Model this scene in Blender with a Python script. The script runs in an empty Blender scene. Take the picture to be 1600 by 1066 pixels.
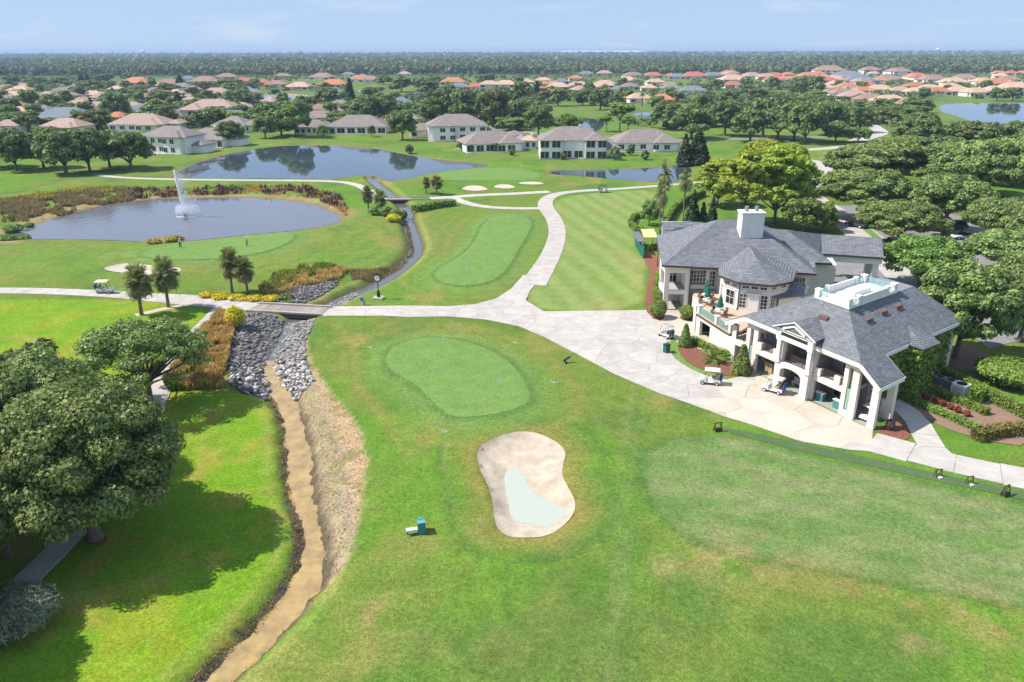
import bpy, bmesh, math, random
import numpy as np
from mathutils import Vector, Matrix
from mathutils.geometry import delaunay_2d_cdt

S = bpy.context.scene
COL = S.collection
# ------------------------------------------------------------------ camera
FPX = 1190.0                      # focal length for a 1600 px wide picture
PITCH = math.atan(453.0 / FPX)
CH = 34.0                         # camera height
ROLL = math.radians(0.17)
cam = bpy.data.cameras.new('camera')
cam.sensor_width = 36.0
cam.lens = 36.0 * FPX / 1600.0
cam.clip_start = 0.5
cam.clip_end = 60000
camo = bpy.data.objects.new('camera', cam)
COL.objects.link(camo)
camo.location = (0, 0, CH)
camo.matrix_world = Matrix.Translation((0, 0, CH)) @ Matrix.Rotation(math.pi / 2 - PITCH, 4, 'X') @ Matrix.Rotation(-ROLL, 4, 'Z')
S.camera = camo
# ------------------------------------------------------------------ world, sun, exposure
SUN_EL = math.radians(50)
SUN_DIR = Vector((-1.0, 0.06, 0)).normalized()          # horizontal direction towards the sun
w = bpy.data.worlds.new('World'); S.world = w; w.use_nodes = True
nt = w.node_tree; nt.nodes.clear()
out = nt.nodes.new('ShaderNodeOutputWorld'); bg = nt.nodes.new('ShaderNodeBackground')
sky = nt.nodes.new('ShaderNodeTexSky'); sky.sky_type = 'NISHITA'; sky.sun_disc = False
sky.sun_elevation = SUN_EL
sky.sun_rotation = math.atan2(SUN_DIR.x, SUN_DIR.y)
sky.air_density = 0.8; sky.dust_density = 0.1; sky.ozone_density = 3.0
tc = nt.nodes.new('ShaderNodeTexCoord')
mp = nt.nodes.new('ShaderNodeMapping'); mp.inputs['Scale'].default_value = (2.6, 2.6, 20.0)
nz = nt.nodes.new('ShaderNodeTexNoise'); nz.inputs['Scale'].default_value = 2.2; nz.inputs['Detail'].default_value = 6; nz.inputs['Roughness'].default_value = 0.6
rp = nt.nodes.new('ShaderNodeValToRGB'); rp.color_ramp.elements[0].position = 0.54; rp.color_ramp.elements[1].position = 0.74
rp.color_ramp.elements[1].color = (0.55, 0.55, 0.55, 1)
mx = nt.nodes.new('ShaderNodeMix'); mx.data_type = 'RGBA'
mx.inputs[7].default_value = (8.2, 8.6, 9.4, 1)
nt.links.new(tc.outputs['Generated'], mp.inputs['Vector']); nt.links.new(mp.outputs['Vector'], nz.inputs['Vector'])
nt.links.new(nz.outputs['Fac'], rp.inputs['Fac']); nt.links.new(rp.outputs['Color'], mx.inputs[0])
tn = nt.nodes.new('ShaderNodeMix'); tn.data_type = 'RGBA'; tn.blend_type = 'MULTIPLY'; tn.inputs[0].default_value = 1.0; tn.inputs[7].default_value = (0.68, 0.80, 1.0, 1)
nt.links.new(sky.outputs['Color'], tn.inputs[6]); hzm = nt.nodes.new('ShaderNodeMix'); hzm.data_type = 'RGBA'; hzm.inputs[0].default_value = 0.7; hzm.inputs[7].default_value = (5.4, 7.2, 10.2, 1); nt.links.new(tn.outputs[2], hzm.inputs[6]); nt.links.new(hzm.outputs[2], mx.inputs[6]); nt.links.new(mx.outputs[2], bg.inputs['Color'])
bg.inputs['Strength'].default_value = 0.072
nt.links.new(bg.outputs[0], out.inputs[0])
sl = bpy.data.lights.new('sun', 'SUN'); sl.energy = 4.9; sl.angle = math.radians(0.53); sl.color = (1.0, 0.95, 0.87)
so = bpy.data.objects.new('sun', sl); COL.objects.link(so)
sd = Vector((SUN_DIR.x * math.cos(SUN_EL), SUN_DIR.y * math.cos(SUN_EL), math.sin(SUN_EL)))
so.rotation_euler = sd.to_track_quat('Z', 'Y').to_euler(); so.location = sd * 200
S.view_settings.view_transform = 'Standard'; S.view_settings.look = 'None'
S.view_settings.exposure = 0.5; S.view_settings.gamma = 1.0; S.view_settings.use_curve_mapping = False
S.render.engine = 'CYCLES'
cy = S.cycles
cy.max_bounces = 5; cy.diffuse_bounces = 2; cy.glossy_bounces = 2; cy.transmission_bounces = 3; cy.volume_bounces = 0; cy.transparent_max_bounces = 6
cy.caustics_reflective = False; cy.caustics_refractive = False
cy.use_denoising = True; cy.sample_clamp_indirect = 4.0
HAZE_DENSITY = 0.00013

# ------------------------------------------------------------------ layout helpers (survey points -> metres)
_c, _s = math.cos(PITCH), math.sin(PITCH)
def uv(px, py):
    a, b = px - 800.0, py - 533.0
    return (a * math.cos(ROLL) - b * math.sin(ROLL)) / FPX, (a * math.sin(ROLL) + b * math.cos(ROLL)) / FPX
def P(px, py, z=0.0):
    """the point at height z seen in direction (px, py) of the survey picture"""
    u, v = uv(px, py); t = (CH - z) / (_s + v * _c)
    return Vector((u * t, t * (_c - v * _s), z))
def PG(pts): return [P(a, b).to_2d() for a, b in pts]
def height_at(Y, px, py):
    u, v = uv(px, py); return CH - Y * (_s + v * _c) / (_c - v * _s)
def mpp(py):
    """metres per survey pixel across the view at ground row py"""
    u, v = uv(800, py); return CH / (_s + v * _c) / FPX

# ------------------------------------------------------------------ object helpers
def mesh(name, v, f, smooth=False):
    me = bpy.data.meshes.new(name); me.from_pydata([tuple(x) for x in v], [], f); me.update()
    if smooth: me.polygons.foreach_set('use_smooth', [True] * len(me.polygons))
    return me
def obj(name, me, m=None, parent=None, loc=None):
    o = bpy.data.objects.new(name, me); COL.objects.link(o)
    if m is not None and me is not None and len(me.materials) == 0: me.materials.append(m)
    if parent is not None: o.parent = parent
    if loc is not None: o.location = loc
    return o
def tag(o, label=None, cat=None, group=None, kind=None):
    if label: o['label'] = label
    if cat: o['category'] = cat
    if group: o['group'] = group
    if kind: o['kind'] = kind
    return o
def thing(name, label, cat, loc=(0, 0, 0), rz=0.0, group=None):
    o = bpy.data.objects.new(name, None); COL.objects.link(o); o.empty_display_size = 0.3
    o.location = loc; o.rotation_euler = (0, 0, rz)
    return tag(o, label, cat, group)
def copy_tree(o, parent=None):
    c = o.copy(); COL.objects.link(c); c.parent = parent
    for ch in list(o.children): copy_tree(ch, c)
    return c
ORD = ['first', 'second', 'third', 'fourth', 'fifth', 'sixth', 'seventh', 'eighth', 'ninth', 'tenth', 'eleventh', 'twelfth', 'thirteenth', 'fourteenth',
       'fifteenth', 'sixteenth', 'seventeenth', 'eighteenth', 'nineteenth', 'twentieth']
def ordinal(i):
    if i < 20: return ORD[i]
    t, u = divmod(i + 1, 10)
    tens = {2: 'twent', 3: 'thirt', 4: 'fort', 5: 'fift', 6: 'sixt'}[t]
    return tens + 'ieth' if u == 0 else tens + 'y-' + ORD[u - 1]

class MB:
    """collects simple solids into one mesh"""
    def __init__(self, fr=None): self.v = []; self.f = []; self.fr = fr
    def add(self, v, f):
        n = len(self.v)
        self.v += [self.fr(*p) if self.fr else Vector(p) for p in v]
        self.f += [[i + n for i in q] for q in f]
        return self
    def box(self, x0, x1, y0, y1, z0, z1):
        return self.add([(x0, y0, z0), (x1, y0, z0), (x1, y1, z0), (x0, y1, z0), (x0, y0, z1), (x1, y0, z1), (x1, y1, z1), (x0, y1, z1)],
                        [[0, 3, 2, 1], [4, 5, 6, 7], [0, 1, 5, 4], [1, 2, 6, 5], [2, 3, 7, 6], [3, 0, 4, 7]])
    def prism(self, poly, z0, z1):
        n = len(poly)
        a = sum(poly[i][0] * poly[(i + 1) % n][1] - poly[(i + 1) % n][0] * poly[i][1] for i in range(n))
        if a < 0: poly = list(poly)[::-1]
        return self.add([(p[0], p[1], z0) for p in poly] + [(p[0], p[1], z1) for p in poly],
                        [list(range(n))[::-1], list(range(n, 2 * n))] + [[i, (i + 1) % n, n + (i + 1) % n, n + i] for i in range(n)])
    def bar(self, a, b, wx, wz=None):
        """square bar from a to b"""
        a, b = Vector(a), Vector(b); wz = wz or wx
        if self.fr: a, b = self.fr(*a), self.fr(*b)
        d = (b - a).normalized(); up = Vector((0, 0, 1)) if abs(d.z) < 0.95 else Vector((1, 0, 0))
        x = d.cross(up).normalized() * wx / 2; y = x.cross(d).normalized() * wz / 2
        n = len(self.v)
        self.v += [a - x - y, a + x - y, a + x + y, a - x + y, b - x - y, b + x - y, b + x + y, b - x + y]
        self.f += [[i + n for i in q] for q in [[0, 1, 2, 3], [7, 6, 5, 4], [0, 4, 5, 1], [1, 5, 6, 2], [2, 6, 7, 3], [3, 7, 4, 0]]]
        return self
    def tube(self, pts, rad, k=8, cap=True):
        n = len(self.v); pts = [Vector(p) for p in pts]
        for i, p in enumerate(pts):
            d = (pts[min(i + 1, len(pts) - 1)] - pts[max(i - 1, 0)]).normalized()
            up = Vector((0, 0, 1)) if abs(d.z) < 0.9 else Vector((1, 0, 0))
            x = d.cross(up).normalized(); y = x.cross(d)
            r = rad[i] if hasattr(rad, '__len__') else rad
            for j in range(k):
                q = p + (x * math.cos(2 * math.pi * j / k) + y * math.sin(2 * math.pi * j / k)) * r
                self.v.append(self.fr(*q) if self.fr else q)
        for i in range(len(pts) - 1):
            for j in range(k):
                a = n + i * k + j; b = n + i * k + (j + 1) % k
                self.f.append([a, b, b + k, a + k])
        if cap:
            self.f.append([n + j for j in range(k)][::-1]); self.f.append([n + (len(pts) - 1) * k + j for j in range(k)])
        return self
    def ball(self, cx, cy_, cz, rx, ry=None, rz=None, seg=10, rings=6):
        ry = ry or rx; rz = rz or rx; n = len(self.v)
        for i in range(rings + 1):
            ph = math.pi * i / rings
            for j in range(seg):
                a = 2 * math.pi * j / seg
                q = (cx + rx * math.sin(ph) * math.cos(a), cy_ + ry * math.sin(ph) * math.sin(a), cz - rz * math.cos(ph))
                self.v.append(self.fr(*q) if self.fr else Vector(q))
        for i in range(rings):
            for j in range(seg):
                a = n + i * seg + j; b = n + i * seg + (j + 1) % seg
                self.f.append([a, b, b + seg, a + seg])
        return self
    def build(self, name, m, parent=None, smooth=False, loc=None):
        return obj(name, mesh(name, self.v, self.f, smooth), m, parent, loc)

# ------------------------------------------------------------------ materials
def rgb(c): return (c[0], c[1], c[2], 1.0)
MATS = {}
def mat(name, base, rough=0.7, spec=0.3, var=None, scale=1.0, bump=0.0, bscale=20.0, metal=0.0, rand=0.0, sub=None):
    m = bpy.data.materials.new(name); m.use_nodes = True; MATS[name] = m
    n = m.node_tree.nodes; l = m.node_tree.links; p = n['Principled BSDF']
    p.inputs['Base Color'].default_value = rgb(base); p.inputs['Roughness'].default_value = rough
    p.inputs['Specular IOR Level'].default_value = spec; p.inputs['Metallic'].default_value = metal
    col = None
    g = n.new('ShaderNodeNewGeometry')
    if var is not None:
        t = n.new('ShaderNodeTexNoise'); t.inputs['Scale'].default_value = scale; t.inputs['Detail'].default_value = 5; t.inputs['Roughness'].default_value = 0.65
        l.new(g.outputs['Position'], t.inputs['Vector'])
        r = n.new('ShaderNodeMapRange'); r.inputs[1].default_value = 0.36; r.inputs[2].default_value = 0.66
        l.new(t.outputs['Fac'], r.inputs[0])
        k = n.new('ShaderNodeMix'); k.data_type = 'RGBA'; k.inputs[6].default_value = rgb(base); k.inputs[7].default_value = rgb(var)
        l.new(r.outputs[0], k.inputs[0]); col = k.outputs[2]; l.new(col, p.inputs['Base Color'])
    if rand:
        oi = n.new('ShaderNodeObjectInfo'); mr = n.new('ShaderNodeMapRange'); mr.inputs[3].default_value = 1 - rand; mr.inputs[4].default_value = 1 + rand
        l.new(oi.outputs['Random'], mr.inputs[0])
        hs = n.new('ShaderNodeHueSaturation'); l.new(mr.outputs[0], hs.inputs['Value'])
        if col is None: hs.inputs['Color'].default_value = rgb(base)
        else: l.new(col, hs.inputs['Color'])
        l.new(hs.outputs[0], p.inputs['Base Color'])
    if bump:
        t2 = n.new('ShaderNodeTexNoise'); t2.inputs['Scale'].default_value = bscale; t2.inputs['Detail'].default_value = 4
        l.new(g.outputs['Position'], t2.inputs['Vector'])
        b = n.new('ShaderNodeBump'); b.inputs['Strength'].default_value = bump; b.inputs['Distance'].default_value = 0.05
        l.new(t2.outputs['Fac'], b.inputs['Height']); l.new(b.outputs[0], p.inputs['Normal'])
    return m

def leaf_mat(name, dark, light, trans=0.3, rand=0.18, cscale=0.45):
    """foliage: per-leaf tint, clump tint, a tint per plant; partly translucent"""
    m = bpy.data.materials.new(name); m.use_nodes = True; MATS[name] = m
    n = m.node_tree.nodes; l = m.node_tree.links; n.clear()
    o = n.new('ShaderNodeOutputMaterial'); d = n.new('ShaderNodeBsdfDiffuse'); tr = n.new('ShaderNodeBsdfTranslucent'); ms = n.new('ShaderNodeMixShader')
    gl = n.new('ShaderNodeBsdfGlossy'); gl.inputs['Roughness'].default_value = 0.55; gl.inputs['Color'].default_value = (0.5, 0.5, 0.5, 1)
    ms2 = n.new('ShaderNodeMixShader'); ms2.inputs[0].default_value = 0.05
    at = n.new('ShaderNodeAttribute'); at.attribute_name = 'tint'
    g = n.new('ShaderNodeTexCoord'); t = n.new('ShaderNodeTexNoise'); t.inputs['Scale'].default_value = cscale; t.inputs['Detail'].default_value = 2
    l.new(g.outputs['Object'], t.inputs['Vector'])
    ad = n.new('ShaderNodeMath'); ad.operation = 'MULTIPLY_ADD'; ad.inputs[1].default_value = 1.1; l.new(t.outputs['Fac'], ad.inputs[0])
    sb = n.new('ShaderNodeMath'); sb.operation = 'MULTIPLY_ADD'; sb.inputs[1].default_value = 0.9; sb.inputs[2].default_value = -0.55
    l.new(at.outputs['Fac'], sb.inputs[0]); l.new(sb.outputs[0], ad.inputs[2])
    k = n.new('ShaderNodeMix'); k.data_type = 'RGBA'; k.inputs[6].default_value = rgb(dark); k.inputs[7].default_value = rgb(light); l.new(ad.outputs[0], k.inputs[0])
    oi = n.new('ShaderNodeObjectInfo'); mr = n.new('ShaderNodeMapRange'); mr.inputs[3].default_value = 1 - rand; mr.inputs[4].default_value = 1 + rand
    l.new(oi.outputs['Random'], mr.inputs[0])
    mh = n.new('ShaderNodeMapRange'); mh.inputs[3].default_value = 0.5 - rand * 0.12; mh.inputs[4].default_value = 0.5 + rand * 0.12
    l.new(oi.outputs['Random'], mh.inputs[0])
    hs = n.new('ShaderNodeHueSaturation'); l.new(mr.outputs[0], hs.inputs['Value']); l.new(mh.outputs[0], hs.inputs['Hue']); l.new(k.outputs[2], hs.inputs['Color'])
    l.new(hs.outputs[0], d.inputs['Color']); l.new(hs.outputs[0], tr.inputs['Color'])
    ms.inputs[0].default_value = trans; l.new(d.outputs[0], ms.inputs[1]); l.new(tr.outputs[0], ms.inputs[2])
    l.new(ms.outputs[0], ms2.inputs[1]); l.new(gl.outputs[0], ms2.inputs[2]); l.new(ms2.outputs[0], o.inputs[0])
    return m

def shingle_mat(name, a, b, course=0.16):
    """asphalt shingles / roof tiles: courses along the height, blocks along the slope, weathered tint"""
    m = mat(name, a, 0.9, 0.15)
    n = m.node_tree.nodes; l = m.node_tree.links; p = n['Principled BSDF']
    g = n.new('ShaderNodeNewGeometry'); sp = n.new('ShaderNodeSeparateXYZ'); l.new(g.outputs['Position'], sp.inputs[0])
    sn = n.new('ShaderNodeSeparateXYZ'); l.new(g.outputs['Normal'], sn.inputs[0])
    # coordinate across the slope: position . (normal x up)
    c1 = n.new('ShaderNodeMath'); c1.operation = 'MULTIPLY'; l.new(sp.outputs[0], c1.inputs[0]); l.new(sn.outputs[1], c1.inputs[1])
    c2 = n.new('ShaderNodeMath'); c2.operation = 'MULTIPLY'; l.new(sp.outputs[1], c2.inputs[0]); l.new(sn.outputs[0], c2.inputs[1])
    c3 = n.new('ShaderNodeMath'); c3.operation = 'SUBTRACT'; l.new(c1.outputs[0], c3.inputs[0]); l.new(c2.outputs[0], c3.inputs[1])
    c4 = n.new('ShaderNodeMath'); c4.operation = 'MULTIPLY'; c4.inputs[1].default_value = 1.9; l.new(c3.outputs[0], c4.inputs[0])
    cb = n.new('ShaderNodeCombineXYZ'); l.new(c4.outputs[0], cb.inputs[0]); l.new(sp.outputs[2], cb.inputs[1])
    br = n.new('ShaderNodeTexBrick'); br.inputs['Scale'].default_value = 1.0; br.inputs['Brick Width'].default_value = 0.62; br.inputs['Row Height'].default_value = course
    br.inputs['Mortar Size'].default_value = 0.018; br.inputs['Mortar Smooth'].default_value = 0.3
    br.inputs['Color1'].default_value = rgb(a); br.inputs['Color2'].default_value = rgb(b); br.inputs['Mortar'].default_value = rgb([x * 0.55 for x in a])
    l.new(cb.outputs[0], br.inputs['Vector'])
    t = n.new('ShaderNodeTexNoise'); t.inputs['Scale'].default_value = 1.3; t.inputs['Detail'].default_value = 6; t.inputs['Roughness'].default_value = 0.7; l.new(g.outputs['Position'], t.inputs['Vector'])
    r = n.new('ShaderNodeMapRange'); r.inputs[1].default_value = 0.3; r.inputs[2].default_value = 0.7; r.inputs[3].default_value = 0.82; r.inputs[4].default_value = 1.18; l.new(t.outputs['Fac'], r.inputs[0])
    hs = n.new('ShaderNodeHueSaturation'); l.new(r.outputs[0], hs.inputs['Value']); l.new(br.outputs['Color'], hs.inputs['Color']); l.new(hs.outputs[0], p.inputs['Base Color'])
    b2 = n.new('ShaderNodeBump'); b2.inputs['Strength'].default_value = 0.5; b2.inputs['Distance'].default_value = 0.03; l.new(br.outputs['Fac'], b2.inputs['Height']); b2.invert = True
    l.new(b2.outputs[0], p.inputs['Normal'])
    return m

M_white = mat('white_paint', (0.78, 0.77, 0.74), 0.6, 0.3, (0.70, 0.69, 0.66), 0.8)
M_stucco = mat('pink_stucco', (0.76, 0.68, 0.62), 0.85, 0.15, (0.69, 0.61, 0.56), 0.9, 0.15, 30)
M_cream = mat('cream_stucco', (0.76, 0.72, 0.66), 0.85, 0.15, (0.69, 0.65, 0.59), 0.7, 0.1, 30)
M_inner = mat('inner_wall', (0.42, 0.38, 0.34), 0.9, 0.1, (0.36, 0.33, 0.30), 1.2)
M_dark = mat('dark_interior', (0.035, 0.033, 0.03), 0.8, 0.2)
M_glass = mat('window_glass', (0.025, 0.03, 0.035), 0.06, 0.6)
M_brown = mat('brown_trim', (0.07, 0.05, 0.04), 0.6)
M_slate = shingle_mat('slate_shingle', (0.155, 0.162, 0.178), (0.225, 0.233, 0.255), 0.12)
M_conc = mat('concrete', (0.48, 0.44, 0.405), 0.85, 0.2, (0.37, 0.335, 0.305), 0.55, 0.15, 40, rand=0.03)
M_concW = mat('pale_concrete', (0.50, 0.46, 0.42), 0.85, 0.2, (0.40, 0.365, 0.33), 0.6, 0.15, 40, rand=0.03)
M_concC = mat('cream_concrete', (0.55, 0.475, 0.39), 0.85, 0.2, (0.47, 0.40, 0.33), 0.4, 0.15, 40, rand=0.07)
M_joint = mat('joint_soil', (0.30, 0.265, 0.23), 0.95, 0.1)
M_asph = mat('asphalt', (0.20, 0.19, 0.19), 0.9, 0.2, (0.26, 0.245, 0.24), 0.4, 0.2, 60)
M_sand = mat('bunker_sand', (0.52, 0.44, 0.355), 0.95, 0.1, (0.36, 0.30, 0.215), 0.6, 0.7, 4)
M_sandf = mat('bright_sand', (0.54, 0.465, 0.38), 0.95, 0.1, (0.46, 0.39, 0.32), 1.0)
M_mulch = mat('red_mulch', (0.17, 0.065, 0.04), 0.95, 0.1, (0.26, 0.12, 0.085), 5.0, 0.8, 18)
M_mulchp = mat('brown_mulch', (0.22, 0.14, 0.10), 0.95, 0.1, (0.30, 0.20, 0.15), 4.0, 0.8, 18)
M_bark = mat('bark', (0.13, 0.10, 0.08), 0.95, 0.1, (0.20, 0.165, 0.135), 3.0, 0.6, 12)
M_palmbark = mat('palm_bark', (0.17, 0.13, 0.10), 0.95, 0.1, (0.26, 0.21, 0.17), 4.0, 0.6, 12)
M_black = mat('black_iron', (0.012, 0.012, 0.013), 0.35, 0.5)
M_turq = mat('verdigris_metal', (0.22, 0.46, 0.43), 0.5)
M_green = mat('green_canvas', (0.008, 0.13, 0.09), 0.7)
M_tyre = mat('tyre_rubber', (0.02, 0.02, 0.02), 0.8)
M_cartw = mat('cart_white', (0.75, 0.74, 0.71), 0.35, 0.5)
M_seat = mat('cart_seat', (0.30, 0.26, 0.20), 0.7)
M_rock = mat('riprap_rock', (0.38, 0.36, 0.345), 0.9, 0.2, (0.55, 0.52, 0.49), 2.0, 0.5, 8, rand=0.42)
M_rockd = mat('dark_rock', (0.055, 0.053, 0.055), 0.7, 0.3, (0.17, 0.16, 0.16), 2.0, 0.5, 8, rand=0.5)  # darker rock tone, used mostly on the left bank
M_soil = mat('bank_soil', (0.12, 0.10, 0.08), 0.95, 0.1, (0.20, 0.17, 0.13), 1.5, 0.8, 8)
M_metalg = mat('grey_metal', (0.30, 0.31, 0.32), 0.5, 0.4, metal=0.3)
M_skyl = mat('vent_brown', (0.16, 0.10, 0.09), 0.7)

def water_mat(name, deep, rough=0.04, wave=1.2, strength=0.12, spec=0.5):
    m = mat(name, deep, rough, spec); n = m.node_tree.nodes; l = m.node_tree.links; p = n['Principled BSDF']
    p.inputs['IOR'].default_value = 1.33
    g = n.new('ShaderNodeNewGeometry'); mp_ = n.new('ShaderNodeMapping'); mp_.inputs['Scale'].default_value = (1.0, 0.45, 1.0); l.new(g.outputs['Position'], mp_.inputs[0])
    t = n.new('ShaderNodeTexNoise'); t.inputs['Scale'].default_value = wave; t.inputs['Detail'].default_value = 3; l.new(mp_.outputs[0], t.inputs['Vector'])
    b = n.new('ShaderNodeBump'); b.inputs['Strength'].default_value = strength; b.inputs['Distance'].default_value = 0.2
    l.new(t.outputs['Fac'], b.inputs['Height']); l.new(b.outputs[0], p.inputs['Normal'])
    return m
M_pond = water_mat('pond_water', (0.13, 0.13, 0.145), 0.07, 0.8, 0.22, 0.9)
M_lake = water_mat('lake_water', (0.045, 0.065, 0.085), 0.03, 0.5, 0.06, 0.8)
M_creekw = water_mat('creek_water', (0.11, 0.108, 0.11), 0.08, 1.5, 0.12, 0.7)
M_puddle = water_mat('milky_puddle', (0.40, 0.43, 0.37), 0.12, 1.0, 0.02, 0.3)
M_sandw = mat('sandy_stream', (0.43, 0.30, 0.12), 0.12, 0.5, (0.27, 0.185, 0.085), 0.8, 0.12, 2)

# ------------------------------------------------------------------ plan outlines
def smooth_poly(pts, it=2, closed=True):
    pts = [Vector(p) for p in pts]
    for _ in range(it):
        q = []; n = len(pts)
        rng = range(n if closed else n - 1)
        if not closed: q.append(pts[0])
        for i in rng:
            a, b = pts[i], pts[(i + 1) % n]
            q += [a * 0.75 + b * 0.25, a * 0.25 + b * 0.75]
        if not closed: q.append(pts[-1])
        pts = q
    return pts
LAKE = smooth_poly(PG([(262, 277), (275, 268), (300, 256), (340, 243), (400, 231), (450, 226), (520, 226), (590, 231), (640, 242), (700, 250), (750, 254), (768, 257), (740, 261),
                       (690, 266), (655, 274), (620, 281), (596, 281), (585, 274), (560, 272), (540, 277), (480, 278), (400, 277), (320, 277)]), 2)
POND = smooth_poly(PG([(15, 366), (60, 347), (110, 331), (165, 318), (240, 309), (300, 308), (360, 307), (430, 309), (490, 317), (525, 332), (535, 341), (520, 349), (480, 356), (430, 361), (380, 365),
                       (320, 372), (265, 376), (220, 376), (190, 373), (130, 372), (60, 371), (0, 374), (-60, 372), (-40, 366)]), 2)
RPOND = smooth_poly(PG([(853, 268), (868, 264), (900, 264.5), (980, 263), (1035, 259), (1068, 256), (1082, 262), (1080, 274), (1066, 281), (1040, 282), (985, 281), (940, 276), (900, 273), (868, 271)]), 2)
CREEK_S = PG([(405, 566), (412, 590), (432, 622), (445, 660), (448, 700), (449, 740), (460, 780), (474, 828), (469, 868), (445, 918), (400, 968), (348, 1015), (300, 1066), (250, 1110),
              (300, 1115), (345, 1068), (382, 1030), (440, 974), (494, 912), (509, 868), (505, 830), (488, 782), (486, 722), (473, 655), (456, 610), (432, 566), (420, 556)])
CREEK_S = smooth_poly(CREEK_S, 2)
CREEK_N = PG([(577, 275), (592, 288), (607, 300), (622, 312), (635, 325), (638, 338), (641, 355), (649, 374), (650, 390), (638, 404), (617, 421), (598, 434), (575, 446), (550, 455), (527, 466), (497, 480), (470, 488), (455, 500), (436, 530), (424, 552), (418, 575)])
CREEK_N = smooth_poly(CREEK_N, 2, False)
CREEK_W = 1.05      # half width
BUNKER = smooth_poly(PG([(744, 709), (757, 694), (793, 680), (820, 677), (843, 680), (870, 691), (885, 707), (881, 721), (877, 743), (890, 766), (900, 786), (897, 804), (879, 824), (854, 839), (820, 841), (793, 840), (778, 829), (772, 813), (770, 786), (762, 761), (748, 736)]), 2)
PUDDLE = smooth_poly(PG([(787, 732), (802, 723), (816, 730), (825, 754), (843, 772), (870, 781), (889, 793), (879, 808), (859, 819), (836, 813), (807, 810), (796, 797), (789, 761)]), 2)
BUNKER2 = smooth_poly(PG([(160, 426), (175, 420), (205, 414), (235, 419), (282, 421), (284, 428), (262, 431), (232, 435), (180, 431)]), 2)
GREEN1 = smooth_poly(PG([(605, 556), (620, 543), (665, 532), (707, 534), (744, 542), (783, 559), (809, 582), (825, 609), (829, 627), (822, 639), (796, 648), (765, 655), (717, 658), (696, 651), (673, 627), (649, 603), (610, 582), (603, 569)]), 2)
GREEN2 = smooth_poly(PG([(678, 432), (686, 421), (725, 400), (745, 375), (755, 350), (775, 338), (800, 335), (826, 341), (832, 352), (825, 368), (810, 392), (798, 416), (775, 440), (737, 450), (700, 447), (683, 440)]), 2)
GREEN3 = smooth_poly(PG([(218, 400), (250, 389), (330, 378), (400, 366), (440, 366), (464, 374), (450, 390), (400, 405), (300, 412), (232, 409)]), 2)
GREEN4 = smooth_poly(PG([(674, 273), (710, 266), (762, 262), (810, 264), (850, 272), (835, 281), (775, 284), (712, 285), (682, 281)]), 2)
DIRT = smooth_poly(PG([(488, 495), (478, 520), (478, 545), (490, 575), (515, 610), (545, 645), (565, 680), (573, 715), (570, 760), (565, 800), (555, 840), (545, 880), (515, 910), (470, 955), (425, 1000), (380, 1045), (330, 1100),
                       (300, 1100), (345, 1060), (382, 1025), (440, 968), (490, 912), (507, 868), (503, 830), (488, 782), (486, 722), (473, 655), (456, 610), (432, 566), (450, 530), (470, 500)]), 1)
PLAZA = PG([(520, 479.5), (640, 478), (700, 479), (742, 476), (775, 467), (798, 452), (818, 430), (848, 430), (828, 455), (822, 470), (850, 487), (1010, 485), (1022, 500), (1036, 521), (1043, 534), (1045, 547), (1056, 562),
            (1085, 577), (1112, 588), (1135, 594), (1158, 588), (1172, 578), (1262, 626), (1364, 673), (1362, 706), (1330, 704), (1250, 690), (1165, 661), (1130, 651), (1080, 632), (1030, 615), (960, 585), (900, 553), (850, 527), (810, 510), (760, 500), (700, 495), (640, 496), (600, 494), (507, 494)])
LEFT_LAWN = PG([(-400, 470), (265, 476), (290, 480), (330, 490), (300, 530), (260, 610), (380, 615), (432, 622), (445, 660), (449, 740), (462, 790), (472, 830), (468, 868), (445, 918), (348, 1015), (250, 1110), (-600, 1150)])
RANGE = smooth_poly(PG([(1000, 740), (1008, 705), (1060, 685), (1130, 680), (1250, 708), (1400, 744), (1620, 792), (1900, 860), (1900, 1010), (1600, 950), (1400, 920), (1250, 890), (1120, 868), (1050, 838), (1012, 790)]), 2)
FAIR_N = smooth_poly(PG([(858, 318), (900, 303), (1040, 295), (1030, 330), (1000, 345), (985, 365), (1005, 400), (1008, 440), (1000, 484), (852, 486), (822, 470), (850, 425), (880, 380), (884, 350)]), 1)
RIP_A = PG([(392, 490), (440, 494), (438, 510), (424, 535), (410, 560), (412, 578), (420, 602), (416, 620), (385, 616), (360, 600), (356, 560), (360, 530), (372, 505)])
RIP_B = PG([(452, 497), (492, 495), (484, 515), (475, 540), (478, 570), (488, 596), (462, 618), (440, 590), (428, 568), (426, 545), (440, 520)])
RIP_C = PG([(408, 471), (430, 458), (470, 448), (520, 436), (528, 446), (500, 462), (470, 475)])
RIP_D = PG([(494, 479), (525, 464), (550, 452), (562, 451), (540, 468), (512, 479)])

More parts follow.
